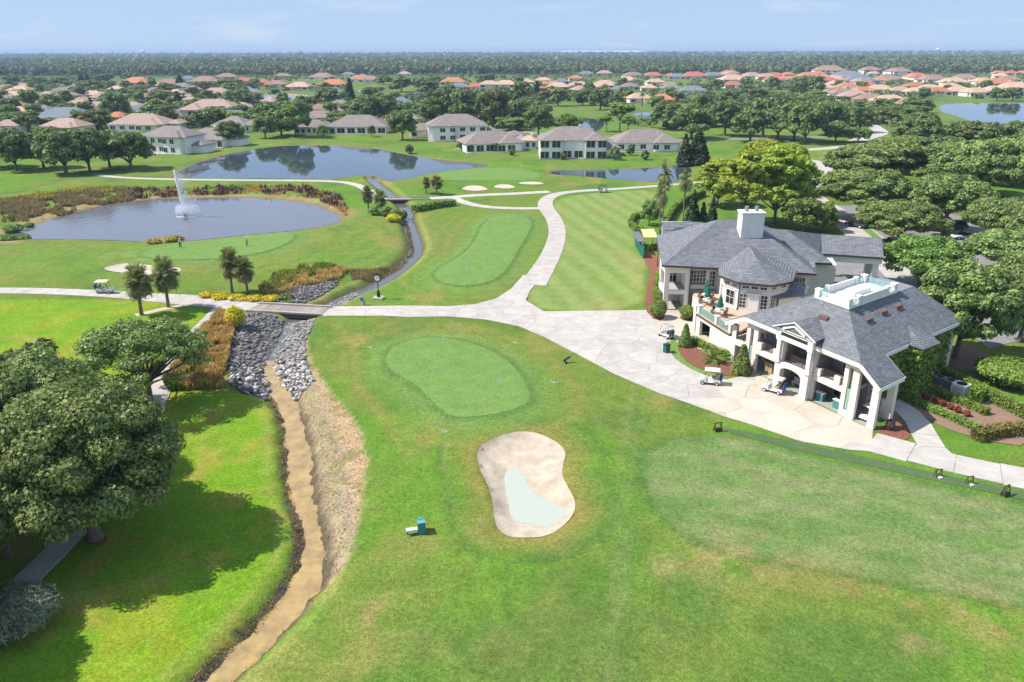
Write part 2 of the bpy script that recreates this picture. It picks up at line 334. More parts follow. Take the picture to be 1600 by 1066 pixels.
def sdf(poly, X, Y, margin=12.0):
    """signed distance to a closed outline (negative inside), exact within margin"""
    px = np.array([p[0] for p in poly]); py = np.array([p[1] for p in poly])
    out_ = np.full(X.shape, 1e3)
    sel = (X > px.min() - margin) & (X < px.max() + margin) & (Y > py.min() - margin) & (Y < py.max() + margin)
    if not sel.any(): return out_
    x = X[sel]; y = Y[sel]; d = np.full(x.shape, 1e9); ins = np.zeros(x.shape, bool)
    n = len(px)
    for i in range(n):
        x0, y0, x1, y1 = px[i], py[i], px[(i + 1) % n], py[(i + 1) % n]
        dx, dy = x1 - x0, y1 - y0; L2 = dx * dx + dy * dy + 1e-12
        t = np.clip(((x - x0) * dx + (y - y0) * dy) / L2, 0, 1)
        d = np.minimum(d, (x - x0 - t * dx) ** 2 + (y - y0 - t * dy) ** 2)
        if y0 != y1:
            c = ((y0 > y) != (y1 > y)) & (x < (x1 - x0) * (y - y0) / (y1 - y0) + x0)
            ins ^= c
    d = np.sqrt(d); d[ins] *= -1; out_[sel] = d
    return out_
def dline(line, X, Y, margin=15.0):
    px = np.array([p[0] for p in line]); py = np.array([p[1] for p in line])
    out_ = np.full(X.shape, 1e3)
    sel = (X > px.min() - margin) & (X < px.max() + margin) & (Y > py.min() - margin) & (Y < py.max() + margin)
    if not sel.any(): return out_
    x = X[sel]; y = Y[sel]; d = np.full(x.shape, 1e9)
    for i in range(len(px) - 1):
        x0, y0 = px[i], py[i]; dx, dy = px[i + 1] - x0, py[i + 1] - y0; L2 = dx * dx + dy * dy + 1e-12
        t = np.clip(((x - x0) * dx + (y - y0) * dy) / L2, 0, 1)
        d = np.minimum(d, (x - x0 - t * dx) ** 2 + (y - y0 - t * dy) ** 2)
    out_[sel] = np.sqrt(d); return out_
def sst(a, b, x):
    t = np.clip((x - a) / (b - a), 0, 1); return t * t * (3 - 2 * t)
_rs = np.random.RandomState(7)
_tab = _rs.rand(256, 256)
def vnoise(x, y):
    xi = np.floor(x).astype(int); yi = np.floor(y).astype(int); fx = x - xi; fy = y - yi
    fx = fx * fx * (3 - 2 * fx); fy = fy * fy * (3 - 2 * fy)
    a = _tab[xi & 255, yi & 255]; b = _tab[(xi + 1) & 255, yi & 255]; c = _tab[xi & 255, (yi + 1) & 255]; d = _tab[(xi + 1) & 255, (yi + 1) & 255]
    return (a * (1 - fx) + b * fx) * (1 - fy) + (c * (1 - fx) + d * fx) * fy
def fbm(x, y, o=4):
    s_, a, t = 0, 0.5, 0
    for _ in range(o):
        s_ = s_ + a * vnoise(x, y); t += a; x = x * 2.03 + 17.1; y = y * 2.03 + 5.7; a *= 0.5
    return s_ / t
MOUNDS = [(*P(540, 372)[:2], 9, 0.5), (*P(330, 350)[:2], 0.1, 0), (*P(640, 520)[:2], 7, 0.25), (*P(900, 690)[:2], 6, 0.35), (*P(720, 760)[:2], 5, 0.25), (*P(150, 500)[:2], 9, 0.5),
          (*P(90, 440)[:2], 12, 0.7), (*P(480, 400)[:2], 12, 0.6), (*P(700, 290)[:2], 12, 0.5), (*P(1100, 900)[:2], 14, 0.4), (*P(720, 980)[:2], 8, 0.3), (*P(30, 300)[:2], 16, 0.6)]
WL_POND, WL_CREEK = -0.32, -0.72
def hz(X, Y):
    """height of the finished surface"""
    X = np.asarray(X, float); Y = np.asarray(Y, float); h = np.zeros(X.shape)
    for mx_, my_, r, a in MOUNDS: h += a * np.exp(-((X - mx_) ** 2 + (Y - my_) ** 2) / (2 * r * r))
    dg = np.minimum(np.minimum(sdf(GREEN1, X, Y), sdf(GREEN2, X, Y)), sdf(GREEN3, X, Y))
    h += 0.32 * sst(2.5, -1.0, dg)
    keep = sst(0.3, 3.5, np.minimum(sdf(PLAZA, X, Y), 99))
    h *= keep
    for poly in (LAKE, POND, RPOND):
        d = sdf(poly, X, Y, 8)
        wl = WL_POND + np.where(d > 0, -WL_POND * sst(0, 3.0, d), 0.3 * np.maximum(d, -3))
        k = sst(6, 3, d)
        h = np.where(d < 6, h * (1 - k) * 1.0 + (wl + h * sst(0.5, 6, d)) * k, h)
    dc = sdf(CREEK_S, X, Y, 8) + 1.1 * (fbm(X / 1.3, Y / 1.3, 3) - .5) + .1; dn = dline(CREEK_N, X, Y, 8) - CREEK_W; 
    d = np.minimum(dc, dn)
    rip = np.minimum(np.minimum(sdf(RIP_A, X, Y, 3), sdf(RIP_B, X, Y, 3)), np.minimum(sdf(RIP_C, X, Y, 3), sdf(RIP_D, X, Y, 3)))
    wide = 1.5 + 2.2 * sst(1.0, -0.5, rip)
    bank = (WL_CREEK - 0.03) + np.where(d > 0, -(WL_CREEK - 0.03) * sst(0, 1, d / wide), 0.2 * np.maximum(d, -1.0))
    k = sst(wide + 0.6, wide * 0.7, d)
    h = np.where(d < wide + 0.6, h * (1 - k) + bank * k, h)
    db = sdf(BUNKER, X, Y, 6)
    lip = 0.22 * np.exp(-(np.maximum(db, 0) / 1.3) ** 2) * np.clip((-X + Y * 0.35 - (-P(820, 740)[0] + P(820, 740)[1] * 0.35)) / 5 + 0.45, 0, 1)
    dp = sdf(PUDDLE, X, Y, 4)
    h = h * sst(-.5, 4, db)
    h = np.where(db < 0, lip * sst(-.35, 0, db) - 0.02 * sst(0, -.1, db) - 0.36 * sst(0, -2.4, db), h + lip); h = np.where(db < 0, h * sst(-.1, .8, dp) + np.minimum(h, -.44) * (1 - sst(-.1, .8, dp)), h)
    d2 = sdf(BUNKER2, X, Y, 4); h = np.where(d2 < 0, h - 0.1 - 0.3 * sst(0, -2, d2), h)
    return h
def hz1(x, y): return float(hz(np.array([x]), np.array([y]))[0])

# ------------------------------------------------------------------ ground sheet with turf colours
def axis(segs, tail):
    a = []
    for lo, hi, st in segs: a += list(np.arange(lo, hi - 1e-6, st))
    a.append(segs[-1][1]); v = a[-1]; st = segs[-1][2]
    while v < tail: st *= 1.28; v += st; a.append(v)
    return a
xp = axis([(0, 62, 0.5), (62, 190, 1.4)], 31000); GX = np.array(sorted(set([-q for q in xp] + xp)))
yb = [-3000, -1000, -400, -150, -60, -20, 0, 10, 20, 26]
GY = np.array(yb + [q for q in axis([(30, 135, 0.5), (135, 320, 1.2)], 31000)])
XX, YY = np.meshgrid(GX, GY); fx_, fy_ = XX.ravel(), YY.ravel()
HH = hz(fx_, fy_)
# sink the sheet a little under everything laid on top of it
G_ALL = [GREEN1, GREEN2, GREEN3, GREEN4, PLAZA, BUNKER, BUNKER2]
SINK = np.zeros(fx_.shape)
for q in G_ALL: SINK = np.maximum(SINK, (0.3 if q is BUNKER else 0.10) * sst(-0.35, -0.95, sdf(q, fx_, fy_, 3)))
def lin(r, g, b):
    f = lambda c: ((c / 255 + 0.055) / 1.055) ** 2.4 if c > 10 else c / 255 / 12.92
    return np.array([f(r), f(g), f(b)])
n1 = fbm(fx_ / 14, fy_ / 14); n2 = fbm(fx_ / 4.0 + 50, fy_ / 6.0); n3 = fbm(fx_ / 1.3 + 9, fy_ / 1.3 + 3, 3)
def blend(C, col, k): return C * (1 - k[:, None]) + np.asarray(col)[None, :] * k[:, None]
rough = np.array([0.125, 0.215, 0.030]); lush = np.array([0.10, 0.235, 0.022]); dry = np.array([0.27, 0.235, 0.07]); deep = np.array([0.065, 0.165, 0.026])
straw = np.array([0.42, 0.30, 0.15]); vivid = np.array([0.13, 0.28, 0.014]); greenc = np.array([0.125, 0.245, 0.075])
C = np.tile(rough, (len(fx_), 1))
C = blend(C, lush, sst(0.42, 0.62, n1)); C = blend(C, dry, 0.5 * sst(0.50, 0.72, n2) * sst(0.35, 0.6, fbm(fx_ / 20 + 4, fy_ / 20)))
C = blend(C, deep, 0.6 * sst(0.52, 0.72, fbm(fx_ / 7 + 80, fy_ / 9 + 8)))
k = sst(0.6, -0.6, sdf(LEFT_LAWN, fx_, fy_, 5)); L = blend(np.tile(vivid, (len(fx_), 1)), [0.20, 0.29, 0.02], sst(0.45, 0.7, n2)); L = blend(L, [0.30, 0.26, 0.05], 0.6 * sst(0.58, 0.75, fbm(fx_ / 3 + 7, fy_ / 3)))
C = C * (1 - k[:, None]) + L * k[:, None]
# practice range and its worn streak
dr = sdf(RANGE, fx_, fy_, 5); k = sst(0.3, -0.3, dr)
R_ = blend(np.tile([0.115, 0.225, 0.05], (len(fx_), 1)), [0.17, 0.25, 0.075], sst(0.4, 0.7, fbm(fx_ / 3, fy_ / 1.5 + 3)))
C = C * (1 - k[:, None]) + R_ * k[:, None]
C = blend(C, deep, 0.55 * np.exp(-((dr + 0.2) / 0.45) ** 2))
st = smooth_poly(PG([(1110, 872), (1200, 885), (1320, 920), (1440, 950), (1560, 985), (1700, 1010)]), 1, False)
k = np.exp(-(dline(st, fx_, fy_) / 2.2) ** 2); C = blend(C, dry, 0.5 * k * sst(0.35, 0.6, n3 * 0.5 + n2 * 0.5))
for cx, cyy, r, a, col in [(1545, 960, 2.0, 0.75, straw), (1430, 1010, 1.2, 0.6, straw), (1040, 895, 1.3, 0.6, straw), (925, 860, 1.6, 0.4, dry), (600, 975, 1.8, 0.7, straw), (655, 660, 2.0, 0.4, dry),
                           (580, 960, 1.5, 0.6, dry), (300, 690, 2.5, 0.5, dry), (105, 935, 1.2, 0.8, straw), (1140, 885, 3, .5, straw)]:
    q = P(cx, cyy); k = .6 * a * np.exp(-(((fx_ - q.x) ** 2 + (fy_ - q.y) ** 2) / (r * r)) ** 0.8) * sst(0.35, 0.6, n3); C = blend(C, col, k)
for pts, wd_, col, am in [([(1000, 540), (992, 600), (975, 690), (966, 760), (962, 860), (960, 960), (950, 1080)], .35, [0.21, 0.27, 0.09], .3), ([(1020, 560), (1012, 610), (992, 700), (982, 780), (978, 860), (975, 960)], .3, [0.21, 0.27, 0.09], .28),
        ([(960, 815), (930, 845), (890, 866), (840, 872), (800, 884), (783, 912), (790, 960), (830, 1000)], .22, deep, .75), ([(1002, 700), (998, 740), (1012, 792), (1052, 840), (1120, 872), (1250, 895), (1600, 955)], .25, deep, .7), ([(700, 690), (690, 730), (702, 790), (735, 840), (770, 862)], .2, [0.21, 0.25, 0.07], .8), ([(690, 690), (678, 735), (692, 800), (725, 850)], .6, lush, .8),
        ([(930, 640), (980, 650), (1005, 690)], .25, deep, .5), ([(870, 560), (900, 590), (985, 630), (1000, 660)], .15, deep, .6), ([(560, 500), (590, 520), (570, 560), (600, 610), (640, 650)], .5, lush, .6), ([(520, 505), (560, 545), (555, 600), (600, 660), (640, 720)], .4, dry, .35),
        ([(1130, 690), (1300, 735), (1600, 812)], .5, [0.20, 0.25, 0.10], .5), ([(1120, 720), (1300, 765), (1600, 850)], .6, [0.19, 0.25, 0.09], .45), ([(1080, 760), (1300, 815), (1600, 890)], .5, [0.20, 0.26, 0.10], .45), ([(1060, 800), (1300, 855), (1600, 930)], .5, deep, .35)]:
    k = am * np.exp(-(dline(smooth_poly(PG(pts), 2, False), fx_, fy_) / wd_) ** 2); C = blend(C, col, k)
# bunker surround, worn turf and its mown edge
db = sdf(BUNKER, fx_, fy_, 8)
k = sst(3.2, 0.2, db) * (db > -0.8); C = blend(C, [0.25, 0.215, 0.055], 0.65 * k * (0.4 + 0.9 * n3)); C = blend(C, deep, 0.7 * np.exp(-((db - 3.4) / 0.3) ** 2))
k = np.exp(-((db - 4.2) / 0.5) ** 2); C = blend(C, lush, 0.6 * k)
# greens: dark collar, lighter apron
for g_ in (GREEN1, GREEN2, GREEN3):
    d = sdf(g_, fx_, fy_, 8)
    C = blend(C, [0.14, 0.27, 0.055], 0.75 * sst(5.0, 0.4, d)); C = blend(C, [0.055, 0.15, 0.03], 0.6 * np.exp(-((d - 0.25) / 0.55) ** 2)); C = blend(C, dry, 0.25 * np.exp(-((d - 5.2) / 0.8) ** 2))
# fairway with mowing stripes
d = sdf(FAIR_N, fx_, fy_, 5); k = sst(0.6, -0.6, d)
stripe = 0.5 + 0.5 * np.tanh(3 * np.sin((fx_ * 0.97 + fy_ * 0.22) * 2 * math.pi / 4.4))
F_ = blend(np.tile([0.158, 0.275, 0.055], (len(fx_), 1)), [0.20, 0.315, 0.078], stripe); F_ = blend(F_, [0.27, 0.28, 0.09], 0.45 * sst(0.5, 0.7, n2))
C = C * (1 - k[:, None]) + F_ * k[:, None]
# mown swirls between creek and practice green, fairway by the pond
d = sdf(GREEN2, fx_, fy_, 30); k = ((d > 0.6) & (d < 16)) * (fy_ > 103); C = blend(C, [0.20, 0.245, 0.06], 0.4 * k * (0.5 + 0.5 * np.sin(d * 2.6)) * n2)
d = sdf(GREEN3, fx_, fy_, 40); k = ((d > 0.6) & (d < 30)) * (fy_ > 120); C = blend(C, [0.19, 0.255, 0.06], 0.35 * k * (0.5 + 0.5 * np.sin(d * 1.9 + n1 * 3)))
C = np.clip(C * np.where((sdf(LEFT_LAWN, fx_, fy_, 5) < 0)[:, None], np.array([1.02, 0.90, 1.0]), np.array([1.02, 0.86, 1.05])), 0, 1)
# straw and dirt along the creek
C = blend(C, [0.44, 0.31, 0.19], sst(0.25, -0.35, sdf(DIRT, fx_, fy_, 4) + 0.8 * (n3 - 0.5)))
dd_ = sdf(DIRT, fx_, fy_, 4); C = blend(C, [0.27, 0.24, 0.205], 0.85 * sst(0.0, -0.5, dd_) * sst(3.4, 1.6, sdf(CREEK_S, fx_, fy_, 6) + 2 * (n3 - .5))); C = blend(C, [0.14, 0.17, 0.05], 0.65 * sst(0.0, -0.4, dd_) * sst(0.55, 0.66, fbm(fx_ / 1.1 + 33, fy_ / 1.6)))
d = np.minimum(sdf(CREEK_S, fx_, fy_, 5), dline(CREEK_N, fx_, fy_, 5) - CREEK_W)
C = blend(C, [0.30, 0.235, 0.17], 0.85 * sst(2.6, 1.2, d + 1.4 * (n3 - 0.5)) * sst(0.2, -0.6, sdf(DIRT, fx_, fy_, 4)))
C = blend(C, [0.10, 0.082, 0.055], sst(0.95, 0.35, d + 0.7 * (n3 - 0.5)))
C = blend(C, [0.31, 0.29, 0.09], 0.7 * np.exp(-((d - 1.5) / 0.5) ** 2) * n3)
dpn = sdf(POND, fx_, fy_, 9); fs = (fy_ > 168 + .02 * fx_) | (fx_ < -95); k = sst(5.5, 3.0, dpn + 3 * (n3 - .5)) * fs; C = blend(C, [0.34, 0.225, 0.13], .8 * k); C = blend(C, [0.19, 0.17, 0.05], .7 * k * sst(.45, .6, n2)); C = blend(C, [0.13, 0.10, 0.07], .7 * k * sst(1.6, .6, dpn))
for poly in (LAKE, POND, RPOND):
    d = sdf(poly, fx_, fy_, 6); C = blend(C, [0.20, 0.165, 0.07], 0.8 * sst(1.8, 0.5, d + 1.5 * (n3 - 0.5)))
# far country, with tree shade between the houses put into the ground colour
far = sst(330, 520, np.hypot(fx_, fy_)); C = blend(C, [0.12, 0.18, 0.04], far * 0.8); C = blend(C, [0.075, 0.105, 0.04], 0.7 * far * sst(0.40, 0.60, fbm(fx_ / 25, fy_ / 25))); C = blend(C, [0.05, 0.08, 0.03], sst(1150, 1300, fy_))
me = bpy.data.meshes.new('ground')
nx, ny = len(GX), len(GY)
co = np.stack([fx_, fy_, HH - SINK], 1).astype(np.float32)
ii = (np.arange(ny - 1)[:, None] * nx + np.arange(nx - 1)[None, :]).ravel()
faces = np.stack([ii, ii + 1, ii + nx + 1, ii + nx], 1).astype(np.int32)
def fast_mesh(me, co, faces, k):
    me.vertices.add(len(co)); me.vertices.foreach_set('co', np.ascontiguousarray(co, np.float32).ravel())
    me.loops.add(faces.size); me.loops.foreach_set('vertex_index', np.ascontiguousarray(faces, np.int32).ravel())
    me.polygons.add(len(faces)); me.polygons.foreach_set('loop_start', (np.arange(len(faces)) * k).astype(np.int32))
    me.update(calc_edges=True)
fast_mesh(me, co, faces, 4)
me.polygons.foreach_set('use_smooth', np.ones(len(faces), bool))
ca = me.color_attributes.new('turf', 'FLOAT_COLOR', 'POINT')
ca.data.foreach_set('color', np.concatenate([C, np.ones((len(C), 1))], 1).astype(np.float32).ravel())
def turf_mat(name, flat=None, contrast=1.0):
    m = mat(name, (0.1, 0.2, 0.03), 0.95, 0.08); n = m.node_tree.nodes; l = m.node_tree.links; p = n['Principled BSDF']
    g = n.new('ShaderNodeNewGeometry')
    if flat is None:
        a = n.new('ShaderNodeAttribute'); a.attribute_name = 'turf'; src = a.outputs['Color']
    else:
        a = n.new('ShaderNodeRGB'); a.outputs[0].default_value = rgb(flat); src = a.outputs[0]
    val = None
    for sc, lo, hi, det in [(0.55, 0.86, 1.14, 4), (3.2, 0.72, 1.28, 6), (8.0, 0.62, 1.38, 5)]:
        t = n.new('ShaderNodeTexNoise'); t.inputs['Scale'].default_value = sc; t.inputs['Detail'].default_value = det; t.inputs['Roughness'].default_value = 0.7; l.new(g.outputs['Position'], t.inputs['Vector'])
        r = n.new('ShaderNodeMapRange'); r.inputs[1].default_value = 0.32; r.inputs[2].default_value = 0.68; r.inputs[3].default_value = 1 - (1 - lo) * contrast; r.inputs[4].default_value = 1 + (hi - 1) * contrast; l.new(t.outputs['Fac'], r.inputs[0])
        if val is None: val = r.outputs[0]
        else:
            mm = n.new('ShaderNodeMath'); mm.operation = 'MULTIPLY'; l.new(val, mm.inputs[0]); l.new(r.outputs[0], mm.inputs[1]); val = mm.outputs[0]
    t = n.new('ShaderNodeTexNoise'); t.inputs['Scale'].default_value = 0.9; t.inputs['Detail'].default_value = 6; t.inputs['Roughness'].default_value = 0.75; l.new(g.outputs['Position'], t.inputs['Vector'])
    r = n.new('ShaderNodeMapRange'); r.inputs[1].default_value = 0.5; r.inputs[2].default_value = 0.72; r.inputs[4].default_value = 0.24 * contrast; l.new(t.outputs['Fac'], r.inputs[0])
    k_ = n.new('ShaderNodeMix'); k_.data_type = 'RGBA'; k_.inputs[7].default_value = (0.27, 0.25, 0.07, 1); l.new(r.outputs[0], k_.inputs[0]); l.new(src, k_.inputs[6])
    hs = n.new('ShaderNodeHueSaturation'); l.new(val, hs.inputs['Value']); l.new(k_.outputs[2], hs.inputs['Color']); l.new(hs.outputs[0], p.inputs['Base Color'])
    t = n.new('ShaderNodeTexNoise'); t.inputs['Scale'].default_value = 7.0; t.inputs['Detail'].default_value = 5; t.inputs['Roughness'].default_value = 0.75; l.new(g.outputs['Position'], t.inputs['Vector'])
    b = n.new('ShaderNodeBump'); b.inputs['Strength'].default_value = 0.7 * contrast; b.inputs['Distance'].default_value = 0.07; l.new(t.outputs['Fac'], b.inputs['Height']); l.new(b.outputs[0], p.inputs['Normal'])
    return m
M_turf = turf_mat('turf'); M_greenturf = turf_mat('green_turf', (0.138, 0.235, 0.060), 0.7)
M_mat = turf_mat('artificial_turf', (0.085, 0.135, 0.055), 0.4)
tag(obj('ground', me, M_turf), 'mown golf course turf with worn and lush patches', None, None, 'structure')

# ------------------------------------------------------------------ draped sheets, ribbons and slabs
def drape(name, poly, m, off=0.03, step=1.2, level=None, kind='structure', label=None, parent=None):
    poly = [Vector((p[0], p[1])) for p in poly]
    xs = [p.x for p in poly]; ys = [p.y for p in poly]
    pts = list(poly); n = len(poly)
    if level is None:
        gx, gy = np.meshgrid(np.arange(min(xs), max(xs), step), np.arange(min(ys), max(ys), step)); gx = gx.ravel(); gy = gy.ravel()
        d = sdf(poly, gx, gy, 1); sel = d < -0.3 * step
        pts += [Vector((a, b)) for a, b in zip(gx[sel], gy[sel])]
    v, e, f, *_ = delaunay_2d_cdt(pts, [(i, (i + 1) % n) for i in range(n)], [], 1, 1e-5)
    z = np.full(len(v), level) if level is not None else hz(np.array([p.x for p in v]), np.array([p.y for p in v])) + off
    me = mesh(name, [(p.x, p.y, zz) for p, zz in zip(v, z)], [list(q) if (v[q[1]] - v[q[0]]).cross(v[q[2]] - v[q[0]]) > 0 else list(q)[::-1] for q in f], True)
    o = obj(name, me, m, parent)
    if kind: o['kind'] = kind
    if label: o['label'] = label
    return o
def clip_poly(poly, a, b, c):
    """keep the part of poly where a*x+b*y<=c"""
    r = []; n = len(poly)
    for i in range(n):
        p, q = poly[i], poly[(i + 1) % n]; dp = a * p[0] + b * p[1] - c; dq = a * q[0] + b * q[1] - c
        if dp <= 0: r.append(p)
        if dp * dq < 0:
            t = dp / (dp - dq); r.append((p[0] + (q[0] - p[0]) * t, p[1] + (q[1] - p[1]) * t))
    return r
def area(p): return 0.5 * sum(p[i][0] * p[(i + 1) % len(p)][1] - p[(i + 1) % len(p)][0] * p[i][1] for i in range(len(p)))
def shrink(poly, g):
    """move every edge of an (almost) convex outline inwards by g"""
    if area(poly) < 0: poly = poly[::-1]
    c = (sum(p[0] for p in poly) / len(poly), sum(p[1] for p in poly) / len(poly)); r = list(poly)
    n = len(poly); out_ = []
    for i in range(n):
        p0, p1, p2 = Vector(poly[i - 1]), Vector(poly[i]), Vector(poly[(i + 1) % n])
        d1 = (p1 - p0); d2 = (p2 - p1)
        if d1.length < 1e-4 or d2.length < 1e-4: continue
        n1_ = Vector((-d1.y, d1.x)).normalized(); n2_ = Vector((-d2.y, d2.x)).normalized(); m_ = n1_ + n2_
        if m_.length < 0.2: continue
        m_ = m_ / m_.length_squared * 2
        out_.append(tuple(p1 + m_ * g))
    return out_
def slab(parent, poly, m, z0=0.02, z1=0.06, gap=0.03):
    q = shrink([tuple(p) for p in poly], gap)
    if len(q) < 3 or abs(area(q)) < 0.15: return None
    b = MB(); b.prism(q, z0, z1); return b.build('slab', m, parent)
def frame_line(line, step):
    line = [Vector((p[0], p[1])) for p in line]; L = [0]
    for i in range(len(line) - 1): L.append(L[-1] + (line[i + 1] - line[i]).length)
    n = max(1, round(L[-1] / step)); r = []
    for k in range(n + 1):
        t = L[-1] * k / n; i = 0
        while i < len(L) - 2 and L[i + 1] < t: i += 1
        f = (t - L[i]) / max(1e-9, L[i + 1] - L[i]); r.append(line[i].lerp(line[i + 1], f))
    o = []
    for k in range(n + 1):
        d = (r[min(k + 1, n)] - r[max(k - 1, 0)]).normalized(); o.append((r[k], Vector((-d.y, d.x))))
    return o
def ribbon(name, px, width, m, step=1.5, off=0.03, slabs=None, widths=None, world=False, label=None, z=None):
    line = smooth_poly(px if world else PG(px), 2, False); fl = frame_line(line, step); v = []; f = []
    for k, (p, nn) in enumerate(fl):
        w_ = width if widths is None else np.interp(k / (len(fl) - 1), np.linspace(0, 1, len(widths)), widths)
        for s_ in (1, -1):
            q = p + nn * w_ * 0.5 * s_; v.append((q.x, q.y, (hz1(q.x, q.y) if z is None else z) + off))
        if k: n = 2 * k; f.append([n - 2, n - 1, n + 1, n])
    o = obj(name, mesh(name, v, f, True), M_joint if slabs else m); o['kind'] = 'structure'
    if label: o['label'] = label
    if slabs:
        fl = frame_line(line, slabs)
        for k in range(len(fl) - 1):
            w_ = width if widths is None else np.interp((k + .5) / (len(fl) - 1), np.linspace(0, 1, len(widths)), widths)
            (p, a), (q, b_) = fl[k], fl[k + 1]; d = (q - p).normalized() * 0.03; w2 = w_ / 2 + 0.02
            c4 = [p + d - a * w2, q - d - b_ * w2, q - d + b_ * w2, p + d + a * w2]
            zs = [hz1(c_.x, c_.y) for c_ in c4]
            bb = MB(); bb.add([(c_.x, c_.y, z_ + off - 0.03) for c_, z_ in zip(c4, zs)] + [(c_.x, c_.y, z_ + off + 0.035) for c_, z_ in zip(c4, zs)],
                              [[3, 2, 1, 0], [4, 5, 6, 7], [0, 1, 5, 4], [1, 2, 6, 5], [2, 3, 7, 6], [3, 0, 4, 7]]); bb.build('slab', m, o)
    return o
# water
drape('lake', LAKE, M_lake, level=WL_POND); bpy.data.objects['lake']['label'] = 'large dark blue lake in front of the houses'
drape('pond', POND, M_pond, level=WL_POND + 0.01, label='silvery pond with the fountain')
drape('pond', RPOND, M_lake, level=WL_POND, label='narrow dark pond below the white houses')
o = ribbon('creek', [(p.x, p.y) for p in CREEK_N], CREEK_W * 2 + 0.7, M_creekw, 1.2, 0.0, world=True, z=WL_CREEK, label='narrow grey creek between lake and footbridge')
drape('stream', shrink([tuple(p) for p in CREEK_S], -.7), M_sandw, level=WL_CREEK + 0.012, label='shallow sandy stream running past the lawn')
for nm, pts in [('far_lake', [(1466, 170), (1470, 163), (1530, 161), (1700, 163), (1700, 214), (1600, 203), (1540, 196), (1512, 189), (1495, 181), (1476, 178)]),
                ('far_pond', [(862, 184), (885, 182), (940, 187), (946, 196), (930, 208), (905, 206), (880, 196), (860, 190)]),
                ('far_pond', [(408, 149), (450, 146), (492, 150), (490, 155), (440, 156), (410, 155)]),
                ('far_pond', [(558, 141), (575, 137), (600, 136), (603, 141), (585, 146), (562, 146)]),
                ('far_pond', [(642, 146), (660, 143), (688, 147), (684, 152), (655, 151)]),
                ('far_pond', [(985, 178), (1010, 175), (1045, 178), (1030, 182), (1000, 183)])]:
    drape(nm, smooth_poly(PG(pts), 2), M_lake, level=0.05)
# bunkers and greens
drape('bunker', BUNKER, M_sand, 0.02, 0.5, label='pale sand bunker with a milky puddle')
drape('bunker_puddle', PUDDLE, M_puddle, level=-0.395)
drape('bunker', BUNKER2, M_sandf, 0.02, 0.6, label='narrow sand bunker below the left green')
for cx, cyy, wp, hp in [(742, 296.5, 19, 3.8), (788, 293, 16, 3.2), (830, 287, 19, 2.2)]:
    drape('bunker', PG([(cx + wp * math.cos(a) * (1 + .12 * math.sin(3 * a)), cyy + hp * math.sin(a)) for a in np.linspace(0, 2 * math.pi, 22)[:-1]]), M_sandf, 0.06, 1.0)
for nm, g_ in [('practice_green_front', GREEN1), ('practice_green_back', GREEN2), ('putting_green', GREEN3), ('putting_green_far', GREEN4)]: drape('putting_green', g_, M_greenturf, 0.02, 0.8)
MAT = smooth_poly(PG([(1128, 667), (1300, 703), (1450, 738), (1600, 771), (1700, 794), (1700, 804), (1590, 780), (1440, 749), (1290, 715), (1125, 676)]), 1)
drape('tee_mat', MAT, M_mat, 0.03, 1.2, label='long dark artificial turf strip of the range tee')
# plaza: irregular slabs over a joint bed
plz = drape('plaza', PLAZA, M_joint, 0.02, 2.0, label='pale stone plaza in front of the clubhouse')
rnd = random.Random(3)
pp = [(p.x, p.y) for p in PLAZA]; xs = [p[0] for p in pp]; ys = [p[1] for p in pp]
seeds = []
STEP = 3.3
for i in range(int((max(xs) - min(xs)) / STEP) + 2):
    for j in range(int((max(ys) - min(ys)) / STEP) + 2):
        seeds.append((min(xs) + (i + 0.5 * (j % 2)) * STEP + rnd.uniform(-1.15, 1.15), min(ys) + j * STEP + rnd.uniform(-1.15, 1.15)))
sx = np.array([q[0] for q in seeds]); sy = np.array([q[1] for q in seeds])
inn = sdf(pp, sx, sy, 6) < 3.2
seeds = [q for q, t in zip(seeds, inn) if t]
FRONT = [P(1172, 578), P(1364, 674)]
for i, q in enumerate(seeds):
    cell = list(pp)
    for j, r in enumerate(seeds):
        if i == j: continue
        dx, dy = r[0] - q[0], r[1] - q[1]
        if dx * dx + dy * dy > 90: continue
        cell = clip_poly(cell, dx, dy, (r[0] ** 2 + r[1] ** 2 - q[0] ** 2 - q[1] ** 2) / 2)
        if len(cell) < 3: break
    if len(cell) >= 3 and abs(area(cell)) > 0.2:
        near = P(1235, 640); white = P(1200, 655)
        dd = (Vector(q) - near.to_2d()).length
        m = M_concC if dd < 7.5 else (M_concW if rnd.random() < 0.45 else M_conc)
        slab(plz, cell, m, 0.02, 0.055, 0.018)
# cart paths
ribbon('cart_path', [(1360, 690), (1400, 702), (1460, 718), (1530, 735), (1620, 752), (1720, 772)], 4.0, M_concW, slabs=3.2, label='pale concrete cart path leading to the range tee', widths=[4.4, 3.6, 3.6, 4.0, 4.2])
ribbon('cart_path', [(1478, 722), (1456, 702), (1444, 680), (1434, 660), (1420, 645), (1404, 634), (1390, 627)], 2.3, M_concW, slabs=2.6, off=0.045, label='narrow path curving behind the pro shop corner')
ribbon('cart_path', [(832, 446), (852, 415), (866, 388), (872, 362), (866, 342), (853, 326), (851, 314), (865, 304), (900, 299), (960, 296), (1040, 290), (1110, 284)], 3.3, M_conc, slabs=3.0, label='winding concrete cart path between the fairways', widths=[4.2, 3.6, 3.4, 3.4, 3.6, 3.2, 2.8, 2.6, 2.4])
ribbon('cart_path', [(858, 300), (800, 304), (750, 306), (712, 309), (672, 311)], 3.0, M_concW, slabs=4.0, label='pale path running to the far footbridge')
ribbon('cart_path', [(850, 326), (800, 326.5), (750, 323.5), (722, 316), (708, 310)], 2.6, M_concW, slabs=4.0, off=0.045, label='pale loop path below the grass island')
